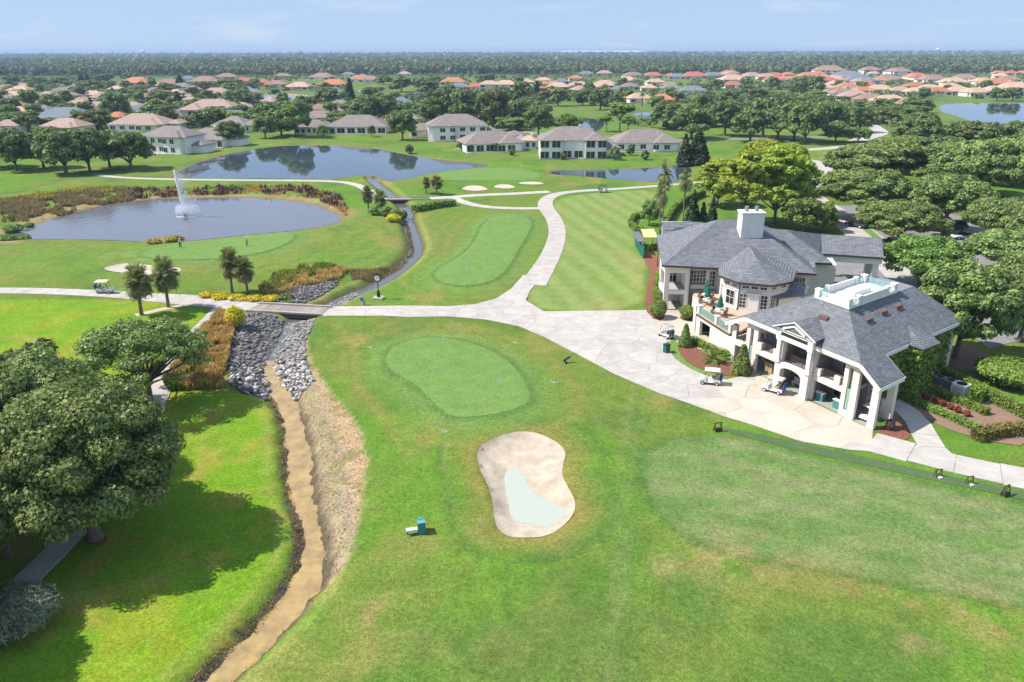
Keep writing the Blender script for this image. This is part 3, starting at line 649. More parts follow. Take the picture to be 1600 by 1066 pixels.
ribbon('cart_path', [(606, 312), (586, 308), (577, 299), (560, 290), (535, 284), (480, 282.5), (400, 282), (300, 281), (230, 280), (180, 278), (152, 274)], 2.6, M_concW, 2.5, label='thin pale path along the lake shore')
ribbon('cart_path', [(-150, 457), (0, 460), (80, 462), (180, 466), (270, 471), (340, 474), (400, 480)], 2.6, M_conc, slabs=3.4, label='grey cart path crossing the left fairway', widths=[2.6, 2.6, 2.6, 3.0, 4.6, 4.2])
ribbon('cart_path', [(362, 478), (338, 500), (303, 530), (275, 562), (254, 600), (232, 650), (205, 705), (170, 765), (120, 828), (70, 880), (30, 918), (-30, 970), (-100, 1040)], 2.4, M_conc, slabs=2.6, off=0.04, label='cart path running under the oaks', widths=[4.2, 3.0, 2.4, 2.4, 2.0, 1.9, 1.9])
ribbon('garden_bed', [(213, 498), (230, 494), (255, 487), (285, 481), (302, 478)], 1.2, M_sandf, 1.0, 0.03, label='white gravel strip round the palms')
ribbon('road', [(1330, 222), (1365, 213), (1380, 208), (1366, 198), (1352, 190), (1335, 180), (1318, 170)], 6.0, M_concW, 4, 0.05)
ribbon('road', [(1215, 237), (1300, 232), (1380, 222), (1440, 228), (1520, 245), (1600, 262)], 5.0, M_conc, 4, 0.04)
ribbon('road', [(1215, 250), (1262, 249), (1286, 256), (1292, 268), (1276, 285), (1262, 300), (1280, 316), (1310, 335), (1345, 365), (1385, 400), (1440, 455), (1500, 520)], 7.0, M_conc, 3, 0.05, widths=[4, 4, 4.5, 5, 6, 7, 7, 7])
ribbon('road', [(1225, 273), (1260, 270), (1292, 268)], 3.0, M_concW, 3, 0.06)
ribbon('road', [(1130, 300), (1160, 292), (1210, 284), (1262, 280)], 5.0, M_concW, 3, 0.05)
ribbon('road', [(780, 202), (850, 210), (930, 216), (1060, 220), (1200, 217), (1300, 214)], 6.0, M_asph, 4, 0.05)
ribbon('road', [(180, 205), (240, 200), (300, 192), (340, 190), (420, 188), (520, 190), (640, 185)], 6.0, M_concW, 4, 0.05)
drape('parking_lot', PG([(1300, 322), (1370, 320), (1640, 355), (1760, 430), (1640, 520), (1545, 545), (1490, 500), (1430, 430), (1370, 372), (1330, 345)]), M_asph, 0.035, 4)
drape('driveway', PG([(1262, 462), (1275, 430), (1300, 398), (1380, 392), (1445, 458), (1425, 480), (1300, 480)]), M_asph, 0.045, 4)
drape('walkway', PG([(1022, 500), (1030, 487), (1050, 482), (1080, 482), (1088, 500), (1095, 520), (1140, 548), (1150, 560), (1110, 552), (1075, 540), (1043, 534), (1036, 521)]), M_concC, 0.05, 2)
drape('tennis_court', PG([(1100, 148), (1200, 144), (1215, 160), (1110, 164)]), mat('court_green', (0.03, 0.13, 0.10), 0.9), 0.06, 8)
for pts in ([(1338, 345), (1352, 357), (1395, 393), (1430, 425), (1470, 470)],):
    ribbon('kerb_strip', pts, 1.6, M_greenturf, 2, 0.09)

# ------------------------------------------------------------------ pro shop
A0 = P(1174, 581).to_2d(); B0 = P(1364, 673).to_2d(); av = (B0 - A0).normalized(); bv = Vector((0.8, 0.6))
def LS(s_, d_, z): q = A0 + av * s_ + bv * d_; return Vector((q.x, q.y, z))
shop = thing('pro_shop', 'two-storey pale stucco pro shop with grey hip roof and white roof terrace', 'building', (0, 0, 0))
def roof_slab(name, faces, m, parent, th=0.22, fr=None):
    """roof planes as one shell with thickness"""
    idx = {}; v = []; f = []
    for q in faces:
        r = []
        for p in q:
            k_ = tuple(round(c, 3) for c in p)
            if k_ not in idx: idx[k_] = len(v); v.append(fr(*p) if fr else Vector(p))
            r.append(idx[k_])
        f.append(r)
    bm = bmesh.new(); vs = [bm.verts.new(p) for p in v]
    for r in f:
        try: bm.faces.new([vs[i] for i in r])
        except ValueError: pass
    bmesh.ops.recalc_face_normals(bm, faces=bm.faces)
    up = sum(fc.normal.z * fc.calc_area() for fc in bm.faces)
    if up < 0: bmesh.ops.reverse_faces(bm, faces=bm.faces)
    ex = bmesh.ops.extrude_face_region(bm, geom=list(bm.faces))
    top = [g_ for g_ in ex['geom'] if isinstance(g_, bmesh.types.BMVert)]
    for q in top: q.co.z += th
    bmesh.ops.recalc_face_normals(bm, faces=bm.faces)
    me_ = bpy.data.meshes.new(name); bm.to_mesh(me_); bm.free()
    return obj(name, me_, m, parent)
ZE, ZD = 6.1, 9.25
rt = roof_slab('roof', [
    [(-1.5, -.5, ZE), (13.9, -.5, ZE), (9.1, 3.7, ZD), (4.9, 3.7, ZD)],
    [(13.9, -.5, ZE), (16.3, -.5, 4.52), (16.3, 4.0, 4.52), (13.9, 3.8, ZE), (13.9, 20.5, ZE), (9.1, 16.8, ZD), (9.1, 3.7, ZD)],
    [(-1.5, -.5, ZE), (4.9, 3.7, ZD), (4.9, 16.8, ZD), (-1.5, 20.5, ZE), (-1.5, 3.8, ZE), (-4.4, 4.0, 4.67), (-4.4, -.5, 4.67)],
    [(13.9, 20.5, ZE), (-1.5, 20.5, ZE), (4.9, 16.8, ZD), (9.1, 16.8, ZD)],
    [(4.9, 3.7, ZD), (9.1, 3.7, ZD), (9.1, 16.8, ZD), (4.9, 16.8, ZD)]], M_slate, shop, 0.18, LS)
# white fascia boards under the roof edge
fb = MB(LS)
for a, b in [((-1.5, -.53, ZE - .13), (13.9, -.53, ZE - .13)), ((13.9, -.53, ZE - .13), (16.33, -.53, 4.39)), ((-4.43, -.53, 4.54), (-1.5, -.53, ZE - .13)), ((16.33, -.53, 4.39), (16.33, 4.02, 4.39)), ((16.33, 4.02, 4.39), (13.93, 3.85, ZE - .13)), ((13.93, 3.9, ZE - .13), (13.93, 8.4, ZE - .13)), ((13.93, 13.0, ZE - .13), (13.93, 20.4, ZE - .13))]:
    fb = MB(LS); fb.bar(a, b, 0.10, 0.42); fb.build('fascia', M_white, rt)
# bay on the garden side
wl = MB(LS)
def wbox(*a): wl.box(*a)
T = 0.45
for s0, s1, z0, z1 in [(-3.6, -2.95, 0, 4.6), (-2.95, -1.35, 2.3, 2.95), (-1.35, -0.8, 0, 5.75), (-0.8, -0.3, 0, 0.8), (-0.8, -0.3, 5.0, 5.75), (-0.3, 0.35, 0, 5.85),
                       (0.35, 3.65, 2.35, 2.95), (0.35, 3.65, 5.35, 5.95), (3.65, 4.3, 0, 5.95), (8.05, 8.55, 0, 5.95), (8.55, 12.0, 2.35, 2.95), (8.55, 12.0, 5.4, 5.95), (12.0, 12.5, 0, 5.95),
                       (12.5, 13.0, 0, 0.7), (12.5, 13.0, 5.2, 5.95), (13.0, 13.75, 0, 5.9), (15.35, 16.1, 0, 4.55), (4.3, 8.05, 5.3, 5.95)]:
    wbox(s0, s1, 0, T, z0, z1)
# portico block with arch
for s0, s1, z0, z1 in [(3.75, 4.55, 0, 2.95), (7.4, 8.3, 0, 2.95)]: wbox(s0, s1, -0.75, -0.03, z0, z1)
arc = [(4.55, 2.1)] + [(5.975 - 1.425 * math.cos(t), 2.1 + 0.55 * math.sin(t)) for t in np.linspace(0, math.pi, 11)][1:-1] + [(7.4, 2.1)]
for (s0, z0), (s1, z1) in zip(arc[:-1], arc[1:]):
    wl.add([(s0, -.75, z0), (s1, -.75, z1), (s1, -.03, z1), (s0, -.03, z0), (s0, -.75, 2.95), (s1, -.75, 2.95), (s1, -.03, 2.95), (s0, -.03, 2.95)], [[0, 1, 5, 4], [4, 5, 6, 7], [0, 3, 2, 1], [2, 3, 7, 6]])
# right end and garden side, left end, back
wbox(15.35, 16.1, 3.0, 3.6, 0, 4.5); wbox(13.0, 13.45, 3.4, 8.6, 0, 6.0); wbox(13.0, 13.45, 12.8, 20.0, 0, 6.0); wbox(-1.0, 13.0, 19.5, 20.0, 0, 6.0); wbox(-1.35, -0.9, 3.4, 19.5, 0, 6.0); wbox(-3.6, -2.95, 3.0, 3.6, 0, 4.6); wbox(-3.6, -3.3, 0.45, 3.0, 0, 2.9)
wbox(14.9, 15.35, 3.0, 3.45, 0, 2.0)
wl.build('wall', M_stucco, shop)
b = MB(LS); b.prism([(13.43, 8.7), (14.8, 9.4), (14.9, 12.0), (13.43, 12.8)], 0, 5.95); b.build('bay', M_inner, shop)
roof_slab('bay_roof', [[(13.6, 8.3, 6.05), (15.3, 9.1, 5.75), (12.4, 10.7, 7.15)], [(15.3, 9.1, 5.75), (15.45, 12.3, 5.75), (12.4, 10.7, 7.15)], [(15.45, 12.3, 5.75), (13.6, 13.2, 6.05), (12.4, 10.7, 7.15)]], M_slate, shop, 0.15, LS)
# portico entablature, columns, pediment
b = MB(LS)
b.box(3.6, 4.2, -.95, 0.0, 5.55, 6.75); b.box(7.8, 8.45, -.95, 0.0, 5.55, 6.75); b.box(4.2, 7.8, -.92, 0.0, 5.55, 6.0); b.box(4.2, 7.8, -.92, 0.0, 6.42, 6.75); b.box(3.4, 8.65, -1.1, 0.0, 6.75, 6.9)
pt = b.build('portico', M_white, shop)
b = MB(LS); b.box(4.2, 7.8, -.80, -.1, 6.0, 6.42); b.build('frieze_slot', M_dark, pt)
for s0 in (4.0, 8.1):
    b = MB(LS); b.box(s0 - .24, s0 + .24, -.85, -.37, 3.2, 5.55); b.box(s0 - .32, s0 + .32, -.93, -.29, 2.95, 3.2); b.box(s0 - .32, s0 + .32, -.93, -.29, 5.38, 5.55); b.build('column', M_white, shop)
dm = roof_slab('dormer_roof', [[(3.2, -1.25, 6.85), (6.05, -1.25, 8.05), (6.6, 2.15, 8.1), (3.2, 0.3, 6.85)], [(6.05, -1.25, 8.05), (8.9, -1.25, 6.85), (8.9, 0.4, 6.85), (6.6, 2.15, 8.1)]], M_slate, shop, 0.14, LS)
b = MB(LS); b.add([(3.5, -1.15, 6.9), (8.6, -1.15, 6.9), (6.05, -1.15, 7.98), (3.5, -1.0, 6.9), (8.6, -1.0, 6.9), (6.05, -1.0, 7.98)], [[0, 1, 2], [5, 4, 3], [0, 3, 4, 1], [1, 4, 5, 2], [2, 5, 3, 0]]); b.build('pediment', M_slate, dm)
b = MB(LS); b.bar((3.2, -1.3, 6.82), (6.05, -1.3, 8.03), .1, .12); b.bar((6.05, -1.3, 8.03), (8.9, -1.3, 6.82), .1, .12); b.bar((4.6, -1.22, 7.0), (6.05, -1.22, 7.6), .1, .2); b.bar((6.05, -1.22, 7.6), (7.5, -1.22, 7.0), .1, .2); b.build('pediment_trim', M_white, dm)
# floors and the wall behind the openings
b = MB(LS); b.box(-3.3, 13.0, 0.45, 3.2, 2.55, 2.9); b.build('floor', M_conc, shop)
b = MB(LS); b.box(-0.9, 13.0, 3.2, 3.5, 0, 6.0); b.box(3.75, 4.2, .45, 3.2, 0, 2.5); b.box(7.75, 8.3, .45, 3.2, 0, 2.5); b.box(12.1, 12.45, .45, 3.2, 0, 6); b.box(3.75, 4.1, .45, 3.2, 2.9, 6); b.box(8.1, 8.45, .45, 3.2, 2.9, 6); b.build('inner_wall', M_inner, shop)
def glazed(parent, fr, s0, s1, d, z0, z1, nx_, nz_, th=0.06, name='window', frame=None, bar=0.05):
    """window: frame and glazing bars with one pane per light"""
    f = MB(fr); f.box(s0 - .06, s1 + .06, d - th, d, z0 - .06, z0 + .02); f.box(s0 - .06, s1 + .06, d - th, d, z1 - .02, z1 + .06)
    for i in range(nx_ + 1): x = s0 + (s1 - s0) * i / nx_; f.box(x - bar / 2, x + bar / 2, d - th, d, z0, z1)
    for j in range(1, nz_): z = z0 + (z1 - z0) * j / nz_; f.box(s0, s1, d - th + .003, d, z - bar / 2, z + bar / 2)
    o = f.build(name, frame or M_white, parent)
    for i in range(nx_):
        for j in range(nz_):
            q = MB(fr); q.box(s0 + (s1 - s0) * i / nx_ + bar / 2, s0 + (s1 - s0) * (i + 1) / nx_ - bar / 2, d - th * .55, d - th * .45, z0 + (z1 - z0) * j / nz_ + bar / 2, z0 + (z1 - z0) * (j + 1) / nz_ - bar / 2)
            q.build('pane', M_glass, o)
    return o
for s0, s1, z0, z1, nx_, nz_ in [(2.2, 3.3, 2.95, 4.9, 2, 1), (5.2, 6.8, 2.95, 4.8, 2, 1), (9.9, 11.3, 2.95, 4.9, 2, 1), (1.6, 3.2, 0.1, 2.1, 2, 1), (9.2, 11.6, 0.1, 2.2, 3, 1), (5.0, 6.9, 0.1, 2.2, 2, 1)]:
    glazed(shop, LS, s0, s1, 3.19, z0, z1, nx_, nz_)
b = MB(LS); b.box(-3.55, 15.3, .02, 3.4, 0.02, 0.075); b.build('ground_floor', mat('green_floor', (0.30, 0.33, 0.29), 0.8, 0.2), shop)
b = MB(LS); b.box(13.5, 16.1, 3.42, 8.4, 0.02, 0.07); b.build('side_floor', M_mulchp, shop)
# balcony parapets and railings
for s0, s1 in ((0.35, 3.65), (8.55, 12.0), (-2.95, -1.35), (4.4, 7.95)):
    r = MB(LS)
    for z in (3.15, 3.4, 3.65, 3.85): r.bar((s0, .2, z), (s1, .2, z), .05)
    for t in np.linspace(s0 + .1, s1 - .1, 4): r.bar((t, .2, 2.95), (t, .2, 3.85), .05)
    r.build('railing', M_brown, shop)
for s0 in (0.35, 2.75, 8.55, 10.95):
    q = MB(LS); q.box(s0, s0 + .7, -.06, T + .06, 2.95, 3.75); q.build('parapet', M_stucco, shop)
# glass-block strips
for s0, z1 in ((-0.78, 3.0), (12.52, 3.0)):
    g_ = bpy.data.objects.new('glass_block_strip', None); COL.objects.link(g_); g_.parent = shop
    for i in range(9):
        q = MB(LS); q.box(s0, s0 + .46, .10, .22, 0.82 + i * .24, 1.03 + i * .24); q.build('glass_block', MATS.get('glass_block') or mat('glass_block', (0.20, 0.36, 0.27), 0.15, 0.6, (0.30, 0.48, 0.38), 6), g_)
# things in the open ground floor: green counters, bench, ladder cart are separate things below
# roof terrace
rd = bpy.data.objects.new('roof_terrace', None); COL.objects.link(rd); rd.parent = shop
zt = ZD + .18
b = MB(LS); b.box(4.75, 9.25, 3.55, 13.2, zt, zt + .18); b.build('deck', M_white, rd)
for s0, d0 in ((4.75, 3.55), (8.55, 3.55), (4.75, 12.5), (8.55, 12.5), (4.75, 5.5), (8.75, 5.5), (4.75, 11.0), (8.75, 11.0)):
    w_ = .6 if d0 in (3.55, 12.5) else .4
    b = MB(LS); b.box(s0, s0 + w_, d0, d0 + w_, zt + .18, zt + .95); b.box(s0 - .05, s0 + w_ + .05, d0 - .05, d0 + w_ + .05, zt + .95, zt + 1.03); b.build('post', M_white, rd)
for s0 in (4.85, 9.0):
    b = MB(LS); b.box(s0, s0 + .2, 6.0, 11.0, zt + .18, zt + .92); b.build('parapet', M_white, rd)
def lattice(p0, p1, lm=M_turq):
    b = MB(LS); p0 = Vector(p0); p1 = Vector(p1); n = max(1, round((p1 - p0).length / .8)); z0, z1 = zt + .25, zt + .85; U = Vector((0, 0, 1))
    b.bar(p0 + U * z0, p1 + U * z0, .06); b.bar(p0 + U * z1, p1 + U * z1, .06)
    for i in range(n):
        a = p0.lerp(p1, i / n); c = p0.lerp(p1, (i + 1) / n); m_ = (a + c) / 2; zm = (z0 + z1) / 2
        b.bar(a + U * z0, c + U * z1, .055); b.bar(a + U * z1, c + U * z0, .05); b.bar(c + U * z0, c + U * z1, .05)
        for t in range(8):
            t0, t1 = 2 * math.pi * t / 8, 2 * math.pi * (t + 1) / 8; e = (c - a) * .3
            b.bar(m_ + e * math.cos(t0) + U * (zm + .2 * math.sin(t0)), m_ + e * math.cos(t1) + U * (zm + .2 * math.sin(t1)), .05)
    b.build('lattice_panel', lm, rd)
for p0, p1 in (((5.45, 3.8, 0), (8.55, 3.8, 0)), ((5.45, 12.9, 0), (8.55, 12.9, 0)), ((9.05, 4.25, 0), (9.05, 5.5, 0)), ((9.05, 11.5, 0), (9.05, 12.5, 0)), ((4.95, 4.25, 0), (4.95, 5.5, 0)), ((4.95, 11.5, 0), (4.95, 12.5, 0))): lattice(p0, p1, M_white if p0[0] > 9 or p0[1] == 3.8 else M_turq)
b = MB(LS); b.box(6.3, 7.6, 7.0, 10.2, zt + .18, zt + .75); b.build('roof_unit', M_white, rd)
# roof vents on the slopes
for s0, d0, side in ((7.3, 2.2, 0), (10.6, 5.2, 1), (10.4, 8.3, 1), (10.4, 11.3, 1)):
    b = MB(LS)
    if side: z = 6.28 + .656 * (13.9 - s0); b.box(s0 - .35, s0 + .35, d0 - .55, d0 + .55, z - .35, z + .16)
    else: z = 6.28 + .75 * (d0 + .5); b.box(s0 - .55, s0 + .55, d0 - .35, d0 + .35, z - .35, z + .16)
    b.build('roof_vent', M_skyl, shop)

# ------------------------------------------------------------------ clubhouse
club = thing('clubhouse', 'large cream clubhouse with grey hip roofs, white chimney and octagonal bay', 'building')
def V2(*a): return [tuple(p) for p in a]
RL = (29.8, 109.0, 11.0); RR = (34.2, 109.4, 11.0); FL = (20.5, 100.7, 6.5); FR = (40.6, 97.9, 6.0); BL = (22.9, 118.5, 6.5); BR = (44, 117.5, 6.5)
cr = roof_slab('main_roof', [[FL, FR, RR, RL], [BL, FL, RL], [RL, RR, BR, BL], [FR, (43.2, 106.0, 6.2), BR, RR]], M_slate, club, 0.18)
roof_slab('east_roof', [[(36.5, 103.6, 6.3), (44.8, 103.3, 6.0), (40.2, 109.6, 9.3), (34.5, 109.8, 9.9)], [(44.8, 103.3, 6.0), (45.7, 110.0, 5.95), (47.3, 114.7, 7.55), (40.2, 109.6, 9.3)], [(47.3, 114.7, 7.55), (38, 117, 6.5), (34.5, 109.8, 9.9), (40.2, 109.6, 9.3)]], M_slate, club, 0.16)
OC = [(28.0, 99.9, 6.5), (27.0, 95.5, 6.5), (28.6, 92.4, 6.5), (32.5, 91.0, 6.5), (35.7, 93.0, 6.45), (38.0, 98.0, 6.4)]
AP = (32.0, 96.9, 8.5); RB = (33.2, 103.7, 8.5)
roof_slab('octagon_roof', [[OC[0], OC[1], AP, RB], [OC[1], OC[2], AP], [OC[2], OC[3], AP], [OC[3], OC[4], AP], [OC[4], OC[5], RB, AP]], M_slate, club, 0.16)
# low rear wing
roof_slab('rear_roof', [[(23.8, 118.5, 5.0), (31.5, 118.5, 5.0), (32.5, 128, 6.6), (25.6, 128, 6.6)], [(25.6, 128, 6.6), (32.5, 128, 6.6), (33, 136, 5.0), (26.5, 136, 5.0)]], M_slate, club, 0.16)
b = MB(); b.prism([(24.4, 119.2), (31, 119.2), (32.2, 135.2), (27.0, 135.2)], 0, 5.4); b.build('rear_wall', M_cream, club)
# porte-cochere
roof_slab('porte_cochere_roof', [[(45.6, 110.1, 5.7), (53.9, 107.4, 5.7), (55.5, 112.1, 7.5), (47.2, 114.8, 7.5)], [(47.2, 114.8, 7.5), (55.5, 112.1, 7.5), (57.1, 116.8, 5.7), (48.8, 119.5, 5.7)]], M_slate, club, 0.18)
b = MB()
for a, c in (((46.0, 110.4), (53.7, 107.9)), ((49.2, 119.1), (56.7, 116.6)), ((53.9, 108.2), (56.8, 116.2))): b = MB(); b.bar((*a, 5.2), (*c, 5.2), .5, .95); b.build('porte_cochere_beam', M_white, club)
for x, y in ((53.3, 108.5), (56.2, 116.3), (48.9, 118.4), (46.6, 111.0)):
    b = MB(); b.box(x - .45, x + .45, y - .45, y + .45, 0, 4.75); b.box(x - .6, x + .6, y - .6, y + .6, 0, .9); b.build('pier', M_cream, club)
# eave fascias
fb = MB()
def fas(*pts):
    for a, c in zip(pts[:-1], pts[1:]): fb = MB(); fb.bar((a[0], a[1], a[2] + .05), (c[0], c[1], c[2] + .05), .12, .26); fb.build('gutter', M_brown, club)
fas(FL, (24.6, 100.13, 6.44)); fas((24.6, 100.13, 6.4), (28.0, 99.7, 6.36)); fas(*OC[1:]); fas(FR, (37.5, 98.4, 6.1)); fas((41.8, 103.3, 6.1), (44.8, 103.2, 6.0)); fas((45.6, 110.05, 5.7), (53.9, 107.35, 5.7)); fas(FL, (22.3, 111, 6.5))
# walls
wl = MB()
# left wing: open porch over open ground floor
wy0, wy1 = 101.2, 101.65
for x0, x1, z0, z1 in [(21.1, 21.75, 0, 6.6), (24.0, 24.55, 0, 6.6), (21.75, 24.0, 5.4, 6.6), (21.75, 24.0, 2.35, 2.95)]: wl.box(x0, x1, wy0, wy1, z0, z1)
wl.box(21.1, 21.5, 101.65, 105.2, 2.35, 2.95); wl.box(21.1, 21.5, 101.65, 105.2, 5.4, 6.5); wl.box(24.2, 24.55, 101.65, 105.5, 0, 6.5); wl.box(21.5, 24.2, 105.2, 105.5, 0, 6.5)
wl.box(24.55, 28.6, 101.9, 102.3, 2.9, 6.6)
wl.box(24.55, 28.6, 102.3, 102.6, 0, 2.9)
# right side walls
wl.prism([(37.6, 99.0), (40.0, 98.6), (40.6, 103.9), (37.6, 103.9)], 0, 6.05); wl.prism([(40.6, 104.2), (44.2, 104.0), (46.6, 114.0), (40.6, 114.0)], 0, 6.1)
wl.prism([(21.3, 105.3), (28, 105.6), (37.6, 103.9), (43.0, 106), (43, 117), (23.6, 117.8)], 0.01, 6.45)
wl.build('wall', M_cream, club)
b = MB(); b.box(21.5, 24.2, 101.65, 105.2, 2.5, 2.9); b.build('porch_floor', M_conc, club)
b = MB(); b.prism([(44.3, 104.8), (45.9, 104.3), (46.9, 108.3), (45.2, 108.9)], 0, 5.6); b.build('entrance_pier', M_cream, club)
# octagon drum (upper level) with clerestory and windows
octw = [(28.4, 99.9), (27.65, 95.65), (29.0, 93.05), (32.45, 91.75), (35.2, 93.5), (37.3, 98.0), (37.4, 103), (28.4, 102)]
b = MB(); b.prism(octw, 2.8, 6.5); b.build('octagon_wall', M_cream, club)
b = MB(); b.prism(octw, 0.0, 2.8); b.build('octagon_base', M_cream, club)
def facet(p0, p1):
    p0 = Vector(p0); p1 = Vector(p1); d = (p1 - p0).normalized(); L_ = (p1 - p0).length; n_ = Vector((d.y, -d.x))
    return (lambda s_, q, z: Vector((*(p0 + d * s_ - n_ * q), z))), L_
cl_frame = M_white
for i in range(1, 5):
    fr, L_ = facet(octw[i], octw[i + 1])
    n = 2 if i != 2 else 3
    for s0 in np.linspace(.35, L_ - 1.15, n): glazed(club, fr, s0, s0 + .8, -.01, 5.75, 6.1, 2, 1, .08, 'clerestory')
    b = MB(fr); b.box(-.05, L_ + .05, -.12, -.005, 5.35, 5.5); b.build('band', M_white, club); b = MB(fr); b.box(.1, L_ - .1, -.09, -.005, 2.8, 3.05); b.build('band', M_white, club)
    if i == 1: glazed(club, fr, .75, 2.2, -.01, 3.2, 5.1, 2, 2, .08)
    elif i == 2:
        glazed(club, fr, .15, .95, -.01, 3.2, 5.0, 2, 4, .08); glazed(club, fr, L_ - .95, L_ - .15, -.01, 3.2, 5.0, 2, 4, .08)
        b = MB(fr); b.box(1.15, L_ - 1.15, -.28, -.005, 2.8, 5.0); b.box(1.0, L_ - 1.0, -.34, -.005, 5.0, 5.25); b.build('chimney_breast', M_white, club)
    elif i == 3: glazed(club, fr, .3, 1.1, -.01, 3.2, 5.0, 2, 4, .08)
fr, L_ = facet(octw[0], octw[1]); glazed(club, fr, 2.6, 3.7, -.01, 3.2, 5.2, 2, 4, .08)
fx0 = lambda s_, q, z: Vector((s_, 101.9 + q, z))
glazed(club, fx0, 24.75, 26.9, -.01, 3.5, 5.6, 5, 4, .08); glazed(club, fx0, 27.4, 28.2, -.01, 3.3, 5.4, 2, 4, .08)
fr, L_ = facet((37.6, 99.0), (40.0, 98.6)); glazed(club, fr, .35, 1.9, -.01, 2.6, 5.4, 4, 4, .08)
fr, L_ = facet((40.6, 104.2), (44.2, 104.0)); glazed(club, fr, .4, 1.6, -.01, .3, 2.6, 2, 2, .08)
glazed(club, lambda s_, q, z: Vector((s_, 105.2 + q, z)), 22.4, 23.6, -.01, 3.0, 5.0, 2, 2)
# terrace
TP = [(23.6, 92.0), (25.75, 84.4), (27.3, 85.2), (31.5, 90.0), (32.4, 92.3), (29.3, 93.4), (28.0, 95.7), (28.7, 101.85), (25.3, 101.85)]
b = MB(); b.prism(TP, 2.5, 2.8); tr_ = b.build('terrace', mat('terrace_tile', (0.48, 0.33, 0.24), 0.8, 0.2, (0.55, 0.42, 0.33), 1.0), club)
wl = MB(); fr, L_ = facet(TP[0], TP[1])
n_ = MB(fr)
for s0, s1, z0, z1 in [(0, .9, 0, 2.45), (.9, 3.4, 2.0, 2.45), (3.4, 4.4, 0, 2.45), (4.4, L_, 0.0, 2.45)]: n_.box(s0, s1, 0.02, .4, z0, z1)
n_.build('terrace_wall', M_stucco, club)
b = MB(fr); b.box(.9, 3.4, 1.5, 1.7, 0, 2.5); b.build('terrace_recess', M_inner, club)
b = MB(fr); b.box(-.08, L_, -.1, .3, 2.46, 2.62); b.build('terrace_edge', M_brown, club)
b = MB(); b.bar((23.7, 92.3, 1.25), (25.35, 101.6, 1.25), .35, 2.45); b.build('terrace_side_wall', M_stucco, club)
b = MB(); b.bar((23.65, 92.2, 3.2), (24.2, 95.6, 3.2), .35, .8); b.build('terrace_parapet', M_stucco, club)
for s0, s1 in ((.5, 4.2), (4.9, 7.4)):
    r = MB(fr); r.box(s0, s1, .1, .14, 2.85, 3.65); gr = r.build('glass_railing', mat('railing_glass', (0.16, 0.27, 0.24), 0.08, 0.6) if 'railing_glass' not in MATS else MATS['railing_glass'], club)
    r = MB(fr); r.bar((s0, .12, 3.68), (s1, .12, 3.68), .06); [r.bar((t, .12, 2.8), (t, .12, 3.68), .05) for t in np.linspace(s0, s1, 4)]; r.build('rail', M_turq, gr)
for s0 in (0.05, 4.3, 7.45):
    r = MB(fr); r.box(s0, s0 + .5, -.02, .48, 2.8, 3.75); r.box(s0 - .06, s0 + .56, -.08, .54, 3.75, 3.85); r.build('terrace_post', M_stucco, club)
# ramp wall between terrace and pro shop
b = MB(); b.bar((25.6, 85.2, 1.2), (25.9, 82.6, 1.2), .4, 2.4); b.build('link_wall', M_stucco, club)
roof_slab('link_roof', [[(33.2, 91.6, 4.6), (37.6, 93.2, 4.6), (36.6, 96.0, 5.5), (34.6, 95.2, 5.5)], [(37.6, 93.2, 4.6), (39.6, 97.0, 4.6), (36.6, 96.0, 5.5)]], M_slate, club, 0.14)
b = MB(); b.prism([(33.9, 92.2), (37.2, 93.5), (38.6, 97), (36, 96.5)], 0, 4.65); b.build('link_wall', M_cream, club)
# chimney
b = MB(); b.box(32.2, 35.3, 105.3, 107.6, 8.6, 12.7); ch = b.build('chimney', M_white, club)
b = MB(); b.box(32.05, 35.45, 105.15, 107.75, 12.7, 12.9); b.build('chimney_cap', M_white, ch)
for x in (33.0, 34.4): b = MB(); b.tube([(x, 106.4, 12.9), (x, 106.4, 13.6)], .28, 10); b.build('flue', M_metalg, ch)
b = MB(); b.prism([(20.9, 100.2), (25.2, 100.2), (25.2, 105.2), (20.9, 105.2)], 0.02, 0.08); b.build('ground_floor', M_conc, club)
# green awning
b = MB(); vv = []; ff = []
c0 = Vector((35.4, 94.1)); dr_ = Vector((.35, .94)).normalized(); nr = Vector((.94, -.35)).normalized()
for i in range(9):
    a = math.pi * i / 8
    for k_ in (0, 1):
        q = c0 + dr_ * (1.1 - 1.1 * math.cos(a)) + nr * (k_ * 1.9); vv.append((q.x, q.y, 4.0 + .95 * math.sin(a) * (1 - .35 * k_)))
for i in range(8): ff.append([2 * i, 2 * i + 1, 2 * i + 3, 2 * i + 2])
obj('awning', mesh('awning', vv, ff, True), mat('awning_green', (0.01, 0.22, 0.16), 0.7), club)
# downpipes
b = MB()
for p, zz in (((24.62, 101.1), 6.4), ((28.98, 92.98), 6.4), ((37.7, 98.9), 6.1)): b = MB(); b.bar((*p, 0.1), (*p, zz), .12); b.build('downpipe', M_brown, club)

